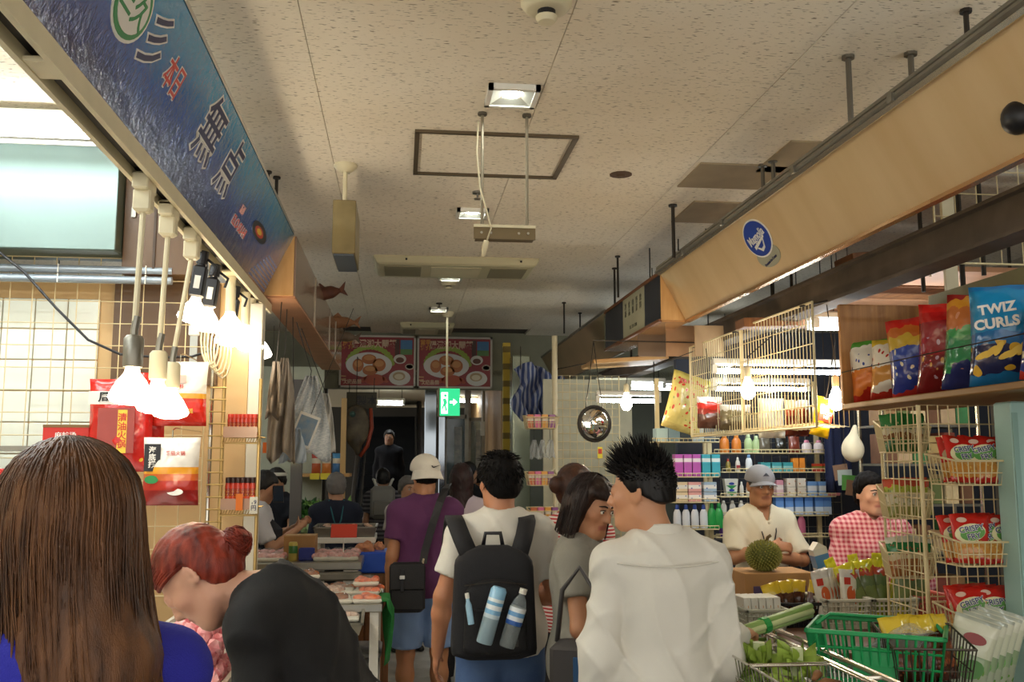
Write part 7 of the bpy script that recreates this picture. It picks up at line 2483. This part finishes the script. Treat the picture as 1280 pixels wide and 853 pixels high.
# leeks held by the man in the white shirt
hw = wman.t.matrix_basis @ Vector(wman.wr[1] + wman.hd[1] * .075)
e0, e1 = hw + Vector((-.09, -.02, -.02)), hw + Vector((.27, .12, .045))
lk = thing('leek_bundle', 'bundle of pale green leeks held by the man in the white shirt', 'vegetable', e0)
dv = e1 - e0
for k in range(6):
    off = Vector((0, .012 * math.cos(k * 1.05), .012 * math.sin(k * 1.05))) * (1 if k else 0)
    m = mat('leek_%d' % (k % 3), ('c9d49a', 'a8c07a', '88a85a')[k % 3], .45, var=.1)
    MB().tube([off, dv * .5 + off * 1.1, dv + off * 1.5], [.011, .012, .010], 8).build('leek_stem', m, lk, True)
MB().tube([dv * .42, dv * .48], .028, 12).build('green_band', mat('band_green', '2f9a4a', .4), lk)

# straw broom and black hanging object near the fascia
sbm = thing('straw_brush', 'straw brush head hanging behind the beige fascia board', 'brush', P(1152, 318, 4.0))
q = MB()
for k in range(60):
    a = R.uniform(0, 6.28); r_ = R.uniform(0, .03)
    q.tube([(math.cos(a) * r_, math.sin(a) * r_, 0), (math.cos(a) * r_ * 2.2 - .02, math.sin(a) * r_ * 2.2, -.1 * R.uniform(.7, 1.1))], .0025, 3)
o = q.build('bristles', mat('straw', 'a8935c', .8), sbm); o['kind'] = 'stuff'
MB().tube([(-.02, 0, .01), (.03, 0, .0), (.3, .1, .1)], .012, 6).build('handle', M_wood2, sbm)
cmz = thing('camera_dome', 'small black camera dome fixed on the beige fascia board', 'camera', on_plane(1276, 145, QB, qn) + qn * .01)
MB().ball((0, 0, 0), (.045, .05, .05), 14, 10).build('dome', M_black, cmz, True)
MB().lathe([(.03, -.02), (.03, .02)], n=12, rot=(0, PI / 2, 0)).build('base', M_black, cmz)
wire_panel('wire_grid', 'wire grid hung high behind the beige fascia board', 'wire grid', (2.15, 3.6), (3.1, 3.6), 2.42, CEIL - .02, 10, 7, M_cwire, .0025, .005)

# ------------------------------------------------------------------ toiletry shelves at the back of the right stall
BY = 6.72
struct(MB().box((3.3, 7.02, 1.3), (2.5, .06, 2.6)).build('wall_stall_right', mat('navy_backing', '2a2f3c', .7, var=.2, vscale=3)))
RKS = [thing('shelf_rack', 'wide cream wire shelf rack of toiletries behind the man in the grey cap', 'shelf rack', (0, 0, 0)),
       thing('shelf_rack', 'narrower cream wire shelf rack of soaps beside the white-shirted man', 'shelf rack', (0, 0, 0))]
def wshelf(rk, px0, px1, py, Y=BY, d=.2):
    a, b = P(px0, py, Y - d), P(px1, py, Y - d)
    q = MB()
    n = int((b.x - a.x) / .03)
    for k in range(n + 1):
        x = a.x + (b.x - a.x) * k / n
        q.tube([(x, Y - d, a.z + .02), (x, Y - d, a.z - .004), (x, Y, a.z - .004)], .0022, 4, caps=False)
    for yy, zz in ((Y - d, a.z + .02), (Y - d, a.z - .004), (Y - d / 2, a.z - .004), (Y, a.z - .004)):
        q.tube([(a.x, yy, zz), (b.x, yy, zz)], .0035, 4)
    q.build('wire_shelf', M_cwire, rk)
    return a.x, b.x, a.z, Y - d
S1 = wshelf(RKS[0], 893, 1036, 566); S2 = wshelf(RKS[0], 903, 1047, 590); S3 = wshelf(RKS[0], 901, 1045, 621); S4 = wshelf(RKS[0], 895, 1036, 645); S5 = wshelf(RKS[0], 895, 1036, 672)
L1 = wshelf(RKS[1], 836, 899, 596, 6.6); L2 = wshelf(RKS[1], 836, 899, 628, 6.6); L3 = wshelf(RKS[1], 836, 899, 662, 6.6); L0 = wshelf(RKS[1], 815, 899, 552, 6.6)
for rk, xs, Y in ((RKS[0], (S1[0], S1[1]), BY), (RKS[1], (L1[0] - .02, L1[1]), 6.6)):
    for x in xs: MB().box((x, Y, 1.1), (.03, .02, 2.2)).build('upright', M_cwire, rk)
wire_panel('wire_grid', 'dim wire grid behind the toiletry shelves', 'wire grid', (S1[0], BY + .06), (S1[1] + .2, BY + .06), .2, 2.1, 16, 22, M_dsteel, .003, .005)
def X_at(px, Y): return PXY(px, Y)
def row(S, items):
    yy = S[3] + .08
    for px, fn in items: fn(X_at(px, yy), yy, S[2])
M_wcap = mat('white_cap_plastic', 'dedcd4', .4)
def BT(lb, grp, c, cap, w, h, pump=False, d=None, lab=None):
    return lambda x, y, z: bottle(lb, (x, y, z), grp, mat('btl_' + c, c, .3), mat('btl_' + cap, cap, .35), w, d or w * .6, h, pump=pump, lab_m=lab and mat('lab_' + lab, lab, .5))
def BX(lb, grp, m, w, d, h, dz=0, rz=0):
    return lambda x, y, z: carton(lb, (x, y, z + dz), grp, m, w, d, h, name='toiletry_box', rot=(0, 0, rz))
o_ = 'orange pump bottle on the top toiletry shelf'
row(S1, [(906, BT(o_, 'orange bottles', 'd07a2c', 'd98a3c', .07, .13)), (921, BT(o_, 'orange bottles', 'd07a2c', 'd98a3c', .07, .13)),
         (936, BT('pale green bottle next to the orange ones', 'pale green bottles', 'a8bf8a', 'b8cda0', .06, .13)), (946, BT('pale green bottle next to the orange ones', 'pale green bottles', 'a8bf8a', 'b8cda0', .06, .12)),
         (1009, BT('pink-lidded white tub on the top toiletry shelf', 'pink tubs', 'e0d4d4', 'd88aa4', .075, .09)), (1024, BT('pink-lidded white tub on the top toiletry shelf', 'pink tubs', 'e0d4d4', 'd88aa4', .075, .09))])
for px, c, lb in ((957, '5d574a', 'dark grey seaweed packet on the top toiletry shelf'), (977, '26251f', 'black seaweed packet on the top toiletry shelf'), (994, '7a3a2c', 'brown packet on the top toiletry shelf')):
    pouch(lb, 'packet', (X_at(px, S1[3] + .06), S1[3] + .06, S1[2]), (-.1, 0, 0), .085, .16, .03, print_mat('seaweed_' + c, [(0, c), (.75, 'cfcbc0')], .2, bump=.4), name='food_packet', seed=int(c, 16) % 97)
row(S2, [(910, BT('small red-capped bottle on the second toiletry shelf', None, '8a7a3a', 'b03a2c', .035, .09)), (922, BT('small white bottle with red label on the second shelf', None, 'd8d4c8', 'dedcd4', .035, .1, lab='b03a3a')), (936, BT('tall white bottle behind the man in the cap', None, 'dfe4ea', '6f9ac8', .05, .12))] +
    [(x, BX('teal soap box on the second toiletry shelf', 'teal soap boxes', print_mat('teal_card', [(0, '4aa6ac'), (.4, '8fc9c8'), (.6, '3a9aa4')], .4), .07, .06, .065)) for x in (955, 969, 983)] +
    [(x, BX('orange carton on the second toiletry shelf', 'orange cartons', mat('orange_card2', 'e08a2a', .5), .04, .05, .095)) for x in (993, 1001)] +
    [(x, BX('red and green small carton on the second toiletry shelf', 'red-green cartons', print_mat('redgreen_card', [(0, 'c23a2a'), (.5, '5d9a3c'), (.65, 'd04a2c')], .4), .06, .05, .055)) for x in (1021, 1033)])
fan = thing('soap_pack', 'white and green fan-shaped soap pack on the third shelf', 'pack', (X_at(912, S3[3] + .06), S3[3] + .06, S3[2]))
MB().poly([(-.035, 0, 0), (.035, 0, 0), (.05, 0, .12), (-.05, 0, .12)], .05).build('box_body', mat('soap_white', 'dcdcd2', .4), fan)
for dzz in (.075, .03):
    front_patch(fan, [(-.038, dzz), (.038, dzz), (0, dzz - .028)], -.027, M_greenink, 'chevron'); front_patch(fan, oval(0, dzz + .012, .02, .009), -.028, mat('badge_blue'), 'emblem')
row(S3, [(926, BT('slim white bottle on the third toiletry shelf', 'slim white bottles', 'dcd8cc', 'dedcd4', .03, .1)), (934, BT('slim white bottle on the third toiletry shelf', 'slim white bottles', 'dcd8cc', 'dedcd4', .03, .09)),
         (972, BX('pink and white carton beside the man in the cap', None, print_mat('pinkwhite_card', [(0, 'd8b8c0'), (.4, 'e2d9d8'), (.7, 'c88a9c')], .4), .05, .06, .11))] +
    [(x, BX('white floral soap box stacked on the third shelf', 'white floral soap boxes', print_mat('floral_card', [(0, 'd9d0c2'), (.9, 'e2dccf')], .4, blob=[('c07a4a', 2.2, .22, .2, .8)]), .062, .06, .06, z)) for x in (986, 999) for z in (0, .062)] +
    [(x, BX('blue and white soap box on the third shelf', 'blue-white soap boxes', print_mat('bluewhite_card', [(0, '9ab8dc'), (.35, 'd8dde2'), (.7, '6f9ad0')], .4), .065, .06, .10)) for x in (1012, 1026)] +
    [(x, BX('pink and white flat soap box at the end of the third shelf', 'flat pink soap boxes', print_mat('pinkflat_card', [(0, 'c87a7a'), (.4, 'e2d4cc'), (.8, 'b86a6a')], .4), .05, .06, .055)) for x in (1035, 1042)])
row(S4, [(x, BT('white roll-on bottle on the fourth shelf', 'white roll-on bottles', 'd8d4cc', 'dcd8d0', .045, .10)) for x in (903, 914, 925)] +
    [(x, BX('blue powder carton on the fourth toiletry shelf', 'blue powder cartons', print_mat('bluepowder_card', [(0, 'c3d2e4'), (.45, '5f8fd0'), (.8, '3f6fb8')], .4), .058, .06, .12)) for x in (971, 983, 995, 1007, 1020, 1030)])
row(S5, [(903, BT('purple bottle low beside the man in the cap', None, '5d3a80', '7a5aa0', .07, .16)), (999, BT('pink bottle low behind the man in the cap', None, 'c86a88', 'd88aa0', .06, .16))])
row(L1, [(x, BX('magenta boxed lotion in the narrow soap rack', 'magenta boxes', print_mat('magenta_card', [(0, 'b04aa8'), (.6, 'c06ab8'), (.65, 'e2d8e0'), (.82, 'b04aa8')], .4), .055, .07, .15)) for x in (847, 858, 869)] +
    [(x, BX('cyan boxed lotion in the narrow soap rack', 'cyan boxes', print_mat('cyan_card', [(0, '2f9fb0'), (.6, '45b5c4'), (.65, 'd8e4e4'), (.82, '2f9fb0')], .4), .058, .07, .15)) for x in (881, 893)])
for j, (px, c) in enumerate(((849, 'e0c9a0'), (866, 'd89a94'), (885, '9ab0c4'))):
    for z in (0, .068):
        row(L2, [(px, BX(('cream', 'pink', 'blue-white')[j] + ' soap box stacked in the narrow rack', ('cream', 'pink', 'blue-white')[j] + ' soap boxes', print_mat('soap_' + c, [(0, c), (.3, 'e4e0d8'), (.7, c)], .4, blob=[('3a5aa8', 2.5, .2, .3, .8)]), .09, .07, .064, z))])
row(L3, [(x, BT('white shampoo bottle with blue cap in the narrow rack', 'white shampoo bottles', 'd8dce2', '2f4fa8', .055, .16)) for x in (845, 856, 867, 878)] + [(x, BT('bright green shampoo bottle in the narrow rack', 'green shampoo bottles', '2a9a4a', '1f8a3f', .06, .17)) for x in (888, 897)])
mp = [mat('pastel_%d' % k, c, .5) for k, c in enumerate(('a9c4cc', '7f9aa8', '3f4a54', 'b9c9cc', '5a6a74'))]
for k in range(5):
    row(L0, [(826 + 15 * k, BX('pastel blue-grey box on the top soap rack shelf', 'pastel boxes on the top', mp[k % 5], .08, .1, .09 + .02 * (k % 2)))])

# dry-goods rack further right behind the snack baskets
DR = thing('shelf_rack', 'chrome shelf rack of brown parcels behind the checked-wrap woman', 'shelf rack', (0, 0, 0))
DY = 5.9
for px in (1076, 1190):
    for yy in (DY - .3, DY): MB().tube([(PXY(px, DY), yy, 0), (PXY(px, DY), yy, 2.2)], .013, 8).build('post', M_chrome, DR, SM)
pk_c = ['8a6a44', '6d4a34', 'a9905c', '5f6a3a', 'b59a78', '7a3a2c', 'c9b48a', '3f7a4a']
n = 0
for py in (530, 579, 630, 690, 760):
    z = P(1100, py, DY - .3).z
    MB().box(((PXY(1076, DY) + PXY(1190, DY)) / 2, DY - .15, z - .012), (PXY(1190, DY) - PXY(1076, DY), .32, .014)).build('shelf', M_dsteel, DR)
    for k in range(6):
        c = pk_c[(k * 3 + n) % 8]
        w = R.uniform(.07, .1)
        carton(('tan', 'dark brown', 'straw', 'olive', 'beige', 'maroon', 'cream', 'green')[(k * 3 + n) % 8] + ' parcel on the chrome rack, ' + ('top', 'second', 'third', 'fourth', 'bottom')[n] + ' shelf', (PXY(1086 + 18 * k, DY), DY - .2, z - .004), None, mat('parcel_' + c, c, .6, var=.15, vscale=15), w, .16, R.uniform(.12, .2), name='parcel')
    n += 1
SK = thing('cloth_sack', 'white cloth sack hanging beside the navy curtain', 'sack', P(1066, 562, 5.7))
S = SDF(.012); S.ell((0, 0, 0), (.07, .06, .08), None, .02); S.cone((0, 0, .05), (.02, 0, .14), .035, .015, .03)
v, q = S.mesh(); np_mesh('sack_body', v, q, cloth('sack_white', 'cfc6ac', .9), SK)
MB().tube([(.02, 0, .13), (.02, 0, CEIL - SK.location.z)], .003, 4).build('string', M_drod, SK)
NC = thing('curtain', 'dark navy curtain hanging at the end of the toiletry shelves', 'curtain', P(1046, 515, 6.3))
def fn(u, v): return ((u - .5) * .2, .02 * math.sin(u * 20), -.55 * v)
MB().grid(fn, 16, 6, .003).build('sheet', cloth('navy_curtain_cloth', '1c2444', .9), NC, True)
MB().tube([(-.1, 0, 0), (.1, 0, 0)], .006, 5).tube([(-.08, 0, 0), (-.08, 0, CEIL - NC.location.z)], .004, 4).build('curtain_rod', M_drod, NC)
NT = thing('notice_sheets', 'overlapping brown and green notices hung beside the chrome rack', 'notice', P(1057, 600, 6.1))
for k, c in enumerate(('8a6a54', 'a9b4b0', '4f8a3c', '7a5a44')):
    MB().box((-.03 + .025 * k, -.004 * k, .05 - .035 * k), (.10, .003, .10), rot=(0, .1 * k - .15, 0)).build('sheet', mat('notice_' + c, c, .7), NT)
MB().tube([(0, 0, .08), (0, 0, CEIL - NT.location.z)], .003, 4).build('string', M_drod, NT)

# far-left corner of the right stalls: wire partition, small racks
WP = struct(MB().box((PXY(735, 7.9), 7.9, 1.15), (.75, .03, 2.3)).build('wall_stall_middle', mat('cream_sheet', 'bdb9a0', .7, var=.08)))
wire_panel('wire_grid', 'cream wire grid partition behind the convex mirror', 'wire grid', (PXY(695, 7.7), 7.7), (PXY(775, 7.7), 7.7), .3, P(730, 470, 7.7).z, 9, 30, M_cwire, .003, .006)
PL = thing('support_pole', 'cream support pole at the corner of the wire partition', 'pole', (PXY(694, 7.4), 7.4, 0))
MB().tube([(0, 0, 0), (0, 0, 2.6)], .022, 10).build('shaft', M_cream, PL, SM)
MB().lathe([(.05, 0), (.05, .015)], n=12).build('base_plate', M_dsteel, PL)
tg = thing('price_tag', 'yellow and red price tag on the wire partition', 'tag', P(750, 566, 7.66))
MB().box((0, 0, 0), (.04, .004, .09)).build('card', mat('yellow_tag'), tg)
MB().box((0, -.003, .01), (.03, .003, .04)).build('print', M_redink, tg)
for px, py, w, lb in ((676, 536, .25, 'upper small cream wire basket near the steel column'), (676, 607, .22, 'middle small cream wire basket near the steel column'), (680, 652, .24, 'lower small cream wire basket near the steel column')):
    p0 = P(px, py, 7.2)
    o = wire_basket(lb, (p0.x, 7.3, p0.z), (0, 0, 0), w, .2, .1, .08, M_cwire, 8)
    MB().tube([(w / 2 - .02, 0, .1), (PL.location.x - p0.x, .1, .12)], .006, 5).build('bracket', M_cream, o)
    for k in range(4):
        c = ('c86a3a', 'd86a9a', 'e0a03a', '8a4a8a')[k]
        carton(('orange', 'pink', 'amber', 'purple')[k] + ' packet in the ' + lb.split(' ')[0] + ' small wire basket', (p0.x - w * .34 + w * .22 * k, 7.18, p0.z + .004), None, print_mat('pkt_' + c, [(0, c), (.5, 'dccfc0'), (.7, c)], .4), .045, .06, .10, name='small_packet')
for k in range(3):
    p0 = P(672 + 9 * k, 575, 7.3)
    crumple('small clear bag hanging on the wire rack near the steel column', 'plastic_bag', 'bag', P(668 + 10 * k, 550, 7.25), (0, 0, 0), .07, .14, mat('clear_bag'), 130 + k, 3, .02, .4, group='clear bags near the steel column')
    MB().tube([(0, 0, -.01), (0, .03, .09)], .002, 4).build('string', M_drod, COL.objects[-2] if False else [q for q in COL.objects if q.name.startswith('plastic_bag')][-1])
# brown stall front below the far right signs
RF = thing('stall_front', 'low wooden stall front beside the striped-shirt woman', 'stall', (0, 0, 0))
MB().box((1.6, 7.1, .45), (.46, 1.4, .9), bev=.01).build('carcass', mat('brown_counter'), RF)
MB().box((1.6, 7.1, .915), (.5, 1.44, .03), bev=.005).build('top', M_dsteel, RF)

# ------------------------------------------------------------------ far end of the aisle
M_pred = mat('poster_maroon', '8e1c20', .35)
def poster(px0, py0, px1, py1, label):
    Y = END - .035
    a, b = P(px0, py0, Y), P(px1, py1, Y)
    w, h = b.x - a.x, a.z - b.z
    t = thing('poster', label, 'poster', ((a.x + b.x) / 2, Y, (a.z + b.z) / 2))
    MB().box((0, .01, 0), (w, .02, h)).build('backing', M_pred, t)
    q = MB()
    for sx in (-1, 1): q.box((sx * w / 2, -.004, 0), (.022, .02, h + .022))
    for sz in (-1, 1): q.box((0, -.004, sz * h / 2), (w + .022, .02, .022))
    q.build('frame', mat('poster_frame', 'c9c2b4', .5), t)
    U = lambda u, v: ((u - .5) * w, (.5 - v) * h)
    def ov(u, v, a_, b_, m, y, n=22): front_patch(t, oval(*U(u, v), a_ * w, b_ * h, n), y, m)
    for k in range(16):
        an = PI * (1.02 + .96 * k / 15)
        ov(.4 + .29 * math.cos(an), .56 + .34 * math.sin(an), .045, .05, mat('lettuce', '9db04a', .6), -.002 - .0004 * (k % 3), 8)
    ov(.385, .57, .31, .25, mat('plate_white', 'dcd9d2', .4), -.004, 30)
    for u, v, a_, b_ in ((.24, .58, .075, .13), (.385, .46, .1, .1), (.52, .57, .09, .13), (.4, .68, .1, .1)):
        ov(u, v, a_, b_, mat('cooked_crab', 'b86a30', .4), -.0065); ov(u, v - .03, a_ * .7, b_ * .5, mat('cooked_crab_light', 'd09050', .4), -.008)
    for u, v, a_, b_, c in ((.8, .45, .085, .095, 'd8d2c6'), (.8, .47, .055, .055, '6a3a22'), (.93, .6, .06, .06, 'c9b9a4'), (.93, .6, .045, .042, '7a2a1e'), (.8, .82, .145, .15, 'd9d5cc'), (.79, .79, .085, .085, 'b59a72'), (.79, .8, .06, .055, 'ddd0b4')):
        ov(u, v, a_, b_, mat('pr_' + c, c, .4), -.004 - .0015 * (a_ < .13) - .0015 * (a_ < .07))
    ov(.46, .86, .14, .11, mat('red_crab', 'b34a26', .4), -.0045)
    for sx in (-1, 1):
        for k in range(3): ov(.46 + sx * (.13 + .015 * k), .83 + .035 * k, .03, .022, mat('red_crab'), -.0045, 8)
    front_patch(t, rect(*U(.805, .36), *U(.965, .07)), -.004, mat('pr_sky', '3f78a8', .4)); front_patch(t, rect(*U(.805, .36), *U(.965, .25)), -.0055, mat('pr_field', '5d8a4a', .4))
    front_patch(t, rect(*U(.73, .4), *U(.79, .05)), -.004, mat('pr_brownbar', '54342a', .5))
    for u in (0, 1):
        front_patch(t, [(U(0, .78 + .07 * u)), (U(.08, .79 + .05 * u)), (U(.08, .81 + .05 * u)), (U(0, .81 + .07 * u))], -.003, mat('chopstick', 'c9a070', .5))
    front_text(t, '陽澄湖大閘蟹', h * .17, mat('poster_cream_ink', 'dbb89a', .5), (.5 - .16) * h, -.006, x=(.45 - .5) * w, bold=.03, sx=.86)
    front_text(t, '當季\n推介', h * .11, mat('poster_gold_ink', 'd08a3a', .5), (.5 - .16) * h, -.006, x=(.1 - .5) * w, bold=.03)
    front_text(t, '欢迎品尝', h * .095, mat('poster_cream_ink'), (.5 - .91) * h, -.006, x=(.16 - .5) * w, bold=.03)
    return t
poster(426, 420, 518, 484, 'maroon crab dish poster half behind the fish ornaments')
poster(523, 422, 614, 485, 'maroon crab dish poster crossed by the exit sign rod')

# emergency exit sign on its rod
Y = 9.6
q = P(549, 420, Y)
ex = thing('exit_sign', 'green illuminated running-man exit sign hanging on a rod', 'sign', (P(561, 500, Y).x, Y, 0))
zt, zb = P(560, 486, Y).z, P(560, 520, Y).z
wd = .2
MB().tube([(-.02, .02, CEIL), (-.02, .02, zt)], .012, 8).build('rod_shaft', M_cream, ex)
MB().lathe([(0, CEIL - .06), (.045, CEIL - .05), (.07, CEIL - .015), (.07, CEIL)], (-.02, .02, 0), 16).build('flange', M_cream, ex, SM)
MB().box((0, .03, (zt + zb) / 2), (wd + .02, .06, zt - zb + .02), bev=.005).build('casing', mat('exit_case', '7c7a60', .5), ex)
Mg = mat('exit_green', '1fae72', .4, emit=1.1)
Mw = mat('exit_white', 'f2fff8', .4, emit=1.6)
MB().box((.01, -.003, (zt + zb) / 2), (wd, .006, zt - zb)).build('lit_panel', Mg, ex)
zc = (zt + zb) / 2
s = (zt - zb)
front_patch(ex, [(-.075, zc + s * .36), (-.01, zc + s * .36), (-.01, zc - s * .42), (-.075, zc - s * .42)], -.0068, Mw, 'doorway')
front_patch(ex, oval(-.035, zc + s * .24, .014, .014), -.0085, Mg, 'runner_head')
front_patch(ex, [(-.06, zc + s * .12), (-.03, zc + s * .14), (-.015, zc - s * .02), (-.03, zc - s * .12), (-.015, zc - s * .3), (-.03, zc - s * .34), (-.045, zc - s * .14), (-.065, zc - s * .3), (-.072, zc - s * .24), (-.052, zc - s * .04)], -.0085, Mg, 'runner')
front_patch(ex, [(.01, zc + .012), (.045, zc + .012), (.045, zc + .035), (.085, zc), (.045, zc - .035), (.045, zc - .012), (.01, zc - .012)], -.0068, Mw, 'arrow')

# hanging fish-shaped shop sign and signboard
Y = 10.9
fs = thing('fish_signboard', 'hanging painted fish sign with red edge in the dark doorway', 'sign', P(445, 535, Y))
S = SDF(.014)
S.ell((0, 0, .02), (.15, .04, .24), None, .02); S.cone((0, 0, -.15), (.02, 0, -.28), .06, .03, .04)
v, qq = S.mesh(); np_mesh('fish_body', v, qq, mat('dark_fish_paint', '3a332c', .5, col2='7a6c50', vscale=7), fs)
MB().tube([(.16, 0, .22), (.175, 0, .0), (.13, 0, -.2), (.05, 0, -.32)], .022, 6).build('red_edge', mat('red_edge_paint', 'a8452a', .5), fs, True)
MB().ball((-.04, -.04, .15), .035, 8, 6).build('eye', mat('fish_eye_teal', '4a6a62', .4), fs)
MB().tube([(0, 0, .24), (0, 0, .8), (0, .4, .8)], .004, 4).build('string', M_drod, fs)
sb = thing('signboard', 'dark hanging signboard with faint characters above the fish sign', 'sign', P(452, 501, 11.1))
MB().box((0, 0, 0), (.34, .03, .19)).build('board', mat('olive_board', '4d4836', .6), sb)
front_text(sb, '製本', .12, M_black, -.01, -.018, x=.06, bold=.01)
MB().tube([(-.14, 0, .09), (-.14, 0, .2)], .004, 4).tube([(.14, 0, .09), (.14, 0, .26), (.14, .25, .26)], .004, 4).build('hanger', M_drod, sb)

# escalator in the dim hall
es = thing('escalator', 'dark escalator climbing away in the dim hall beyond the posters', 'escalator', (PXY(486, 13.4), 13.0, 0))
M_es = mat('escalator_dark', '1c1f24', .5)
for k in range(12):
    MB().box((0, .2 + k * .36, .1 + k * .2), (.8, .37, .2 + 0 * k)).build('step', mat('step_rubber', '15161a', .6), es)
for sx in (-1, 1):
    MB().poly([(sx * .46, -.3, 0), (sx * .46, 4.6, 2.3), (sx * .46, 4.6, 2.66), (sx * .46, 3.6, 2.66), (sx * .46, -.3, .85)], .06).build('balustrade', mat('balustrade_glass', '333c46', .15, .3), es)
    MB().tube([(sx * .46, -.35, .6), (sx * .46, -.35, .9), (sx * .46, -.1, .98), (sx * .46, 3.3, 2.6)], .04, 8).build('handrail', M_black, es, True)
# stainless pillar and glazed screens right of it
for (a, b, Y, lb) in ((530, 545, 12.0, 'polished steel pillar beside the dark escalator'), (548, 556, 12.2, 'narrow polished steel pillar next to the wider one')):
    t = thing('steel_pillar', lb, 'pillar', ((PXY(a, Y) + PXY(b, Y)) / 2, Y, 0))
    MB().box((0, 0, 1.31), (PXY(b, Y) - PXY(a, Y), .18, 2.62), bev=.012).build('cladding', mat('polished_steel', '9aa4ae', .12, 1), t)
    MB().box((0, 0, .06), (PXY(b, Y) - PXY(a, Y) + .02, .2, .12)).build('plinth', M_dsteel, t)
for j, (a, b, Y, lb) in enumerate(((556, 583, 12.6, 'glazed screen with white poster beyond the exit sign'), (586, 604, 13.4, 'tall white glazed door leaf at the far exit'))):
    xw = PXY(b, Y) - PXY(a, Y)
    t = thing('glazed_screen', lb, 'screen', ((PXY(a, Y) + PXY(b, Y)) / 2, Y, 0))
    q = MB()
    for sx in (-1, 1): q.box((sx * xw / 2, 0, 1.3), (.05, .06, 2.6))
    q.box((0, 0, 2.2), (xw, .06, .05)).box((0, 0, .1), (xw, .06, .2))
    q.build('frame', M_dsteel, t)
    MB().box((0, .01, 1.2), (xw - .05, .008, 2.0)).build('pane', mat('bluish_glass', 'a9c0c8', .08, trans=.7), t)
    MB().box((.03, -.01, 1.62), (xw * .35, .004, .9)).build('poster_sheet', mat('notice_white', 'c9cdc8', .6, col2='9aa4ac', vscale=20), t)
tube_light(PXY(560, 15), PXY(600, 15), 15.0, 2.55, 'fluorescent light over the far exit beyond the glazed screens', 2)
rw = struct(MB().box((PXY(612, 13.5), 14.4, 1.31), (.1, 5.8, 2.62)).build('wall_far_right', mat('wood_panelling', 'a8855a', .6, var=.1)))
# yellow-striped column and stainless column at the end of the right stall row
ycol = thing('striped_post', 'yellow and black striped post beside the stainless column', 'post', (PXY(633, 9.2), 9.2, 0))
MB().box((0, 0, 1.38), (.07, .07, 2.76)).build('shaft', stripes('hazard_yellow', 'b59a2c', '6d5c1c', 6, 'Z', .35, .6), ycol)
MB().box((0, 0, .012), (.12, .12, .024)).build('base_plate', M_dsteel, ycol)
scol = thing('steel_column', 'wide stainless steel clad column at the end of the right stall row', 'column', (PXY(650, 8.9), 8.9, 0))
MB().box((0, 0, 1.3), (.17, .2, 2.6), bev=.012).build('cladding', mat('greenish_steel', '8f988a', .25, .9, var=.08), scol)
MB().box((0, 0, .05), (.19, .22, .1)).build('plinth', M_dsteel, scol)
bl = thing('hanging_sheet', 'blue and white striped sheet bundled under the metal fascia', 'sheet', P(672, 462, 8.3))
def fn(u, v):
    return ((u - .5) * .42 * (1 - .2 * v) + .05 * math.sin(v * 7), .06 * math.sin(u * 17 + v * 3) + .03 * math.sin(u * 31), -.46 * v + .06 * math.sin(u * 5))
MB().grid(fn, 26, 12, .004).build('sheet', stripes('blue_stripe_sheet', '3f4f80', '9fa4b8', 26, 'X', .45), bl, True)
MB().tube([(-.15, 0, 0), (-.15, 0, .2)], .004, 4).tube([(.15, 0, 0), (1.72 - bl.location.x, 0, 2.5 - bl.location.z)], .004, 4).build('string', M_drod, bl)
vp = thing('lamp_pole', 'thin white pole hanging from the low ceiling beyond the exit sign', 'pole', (PXY(603, 12.4), 12.4, 0))
MB().tube([(0, 0, 2.63), (0, 0, P(603, 545, 12.4).z)], .012, 6).build('pole', M_white, vp)
MB().lathe([(.05, 2.58), (.05, 2.63)], n=12).build('flange', M_white, vp)
MB().box((0, 0, P(603, 536, 12.4).z), (.05, .05, .18)).build('lamp_box', M_white, vp)
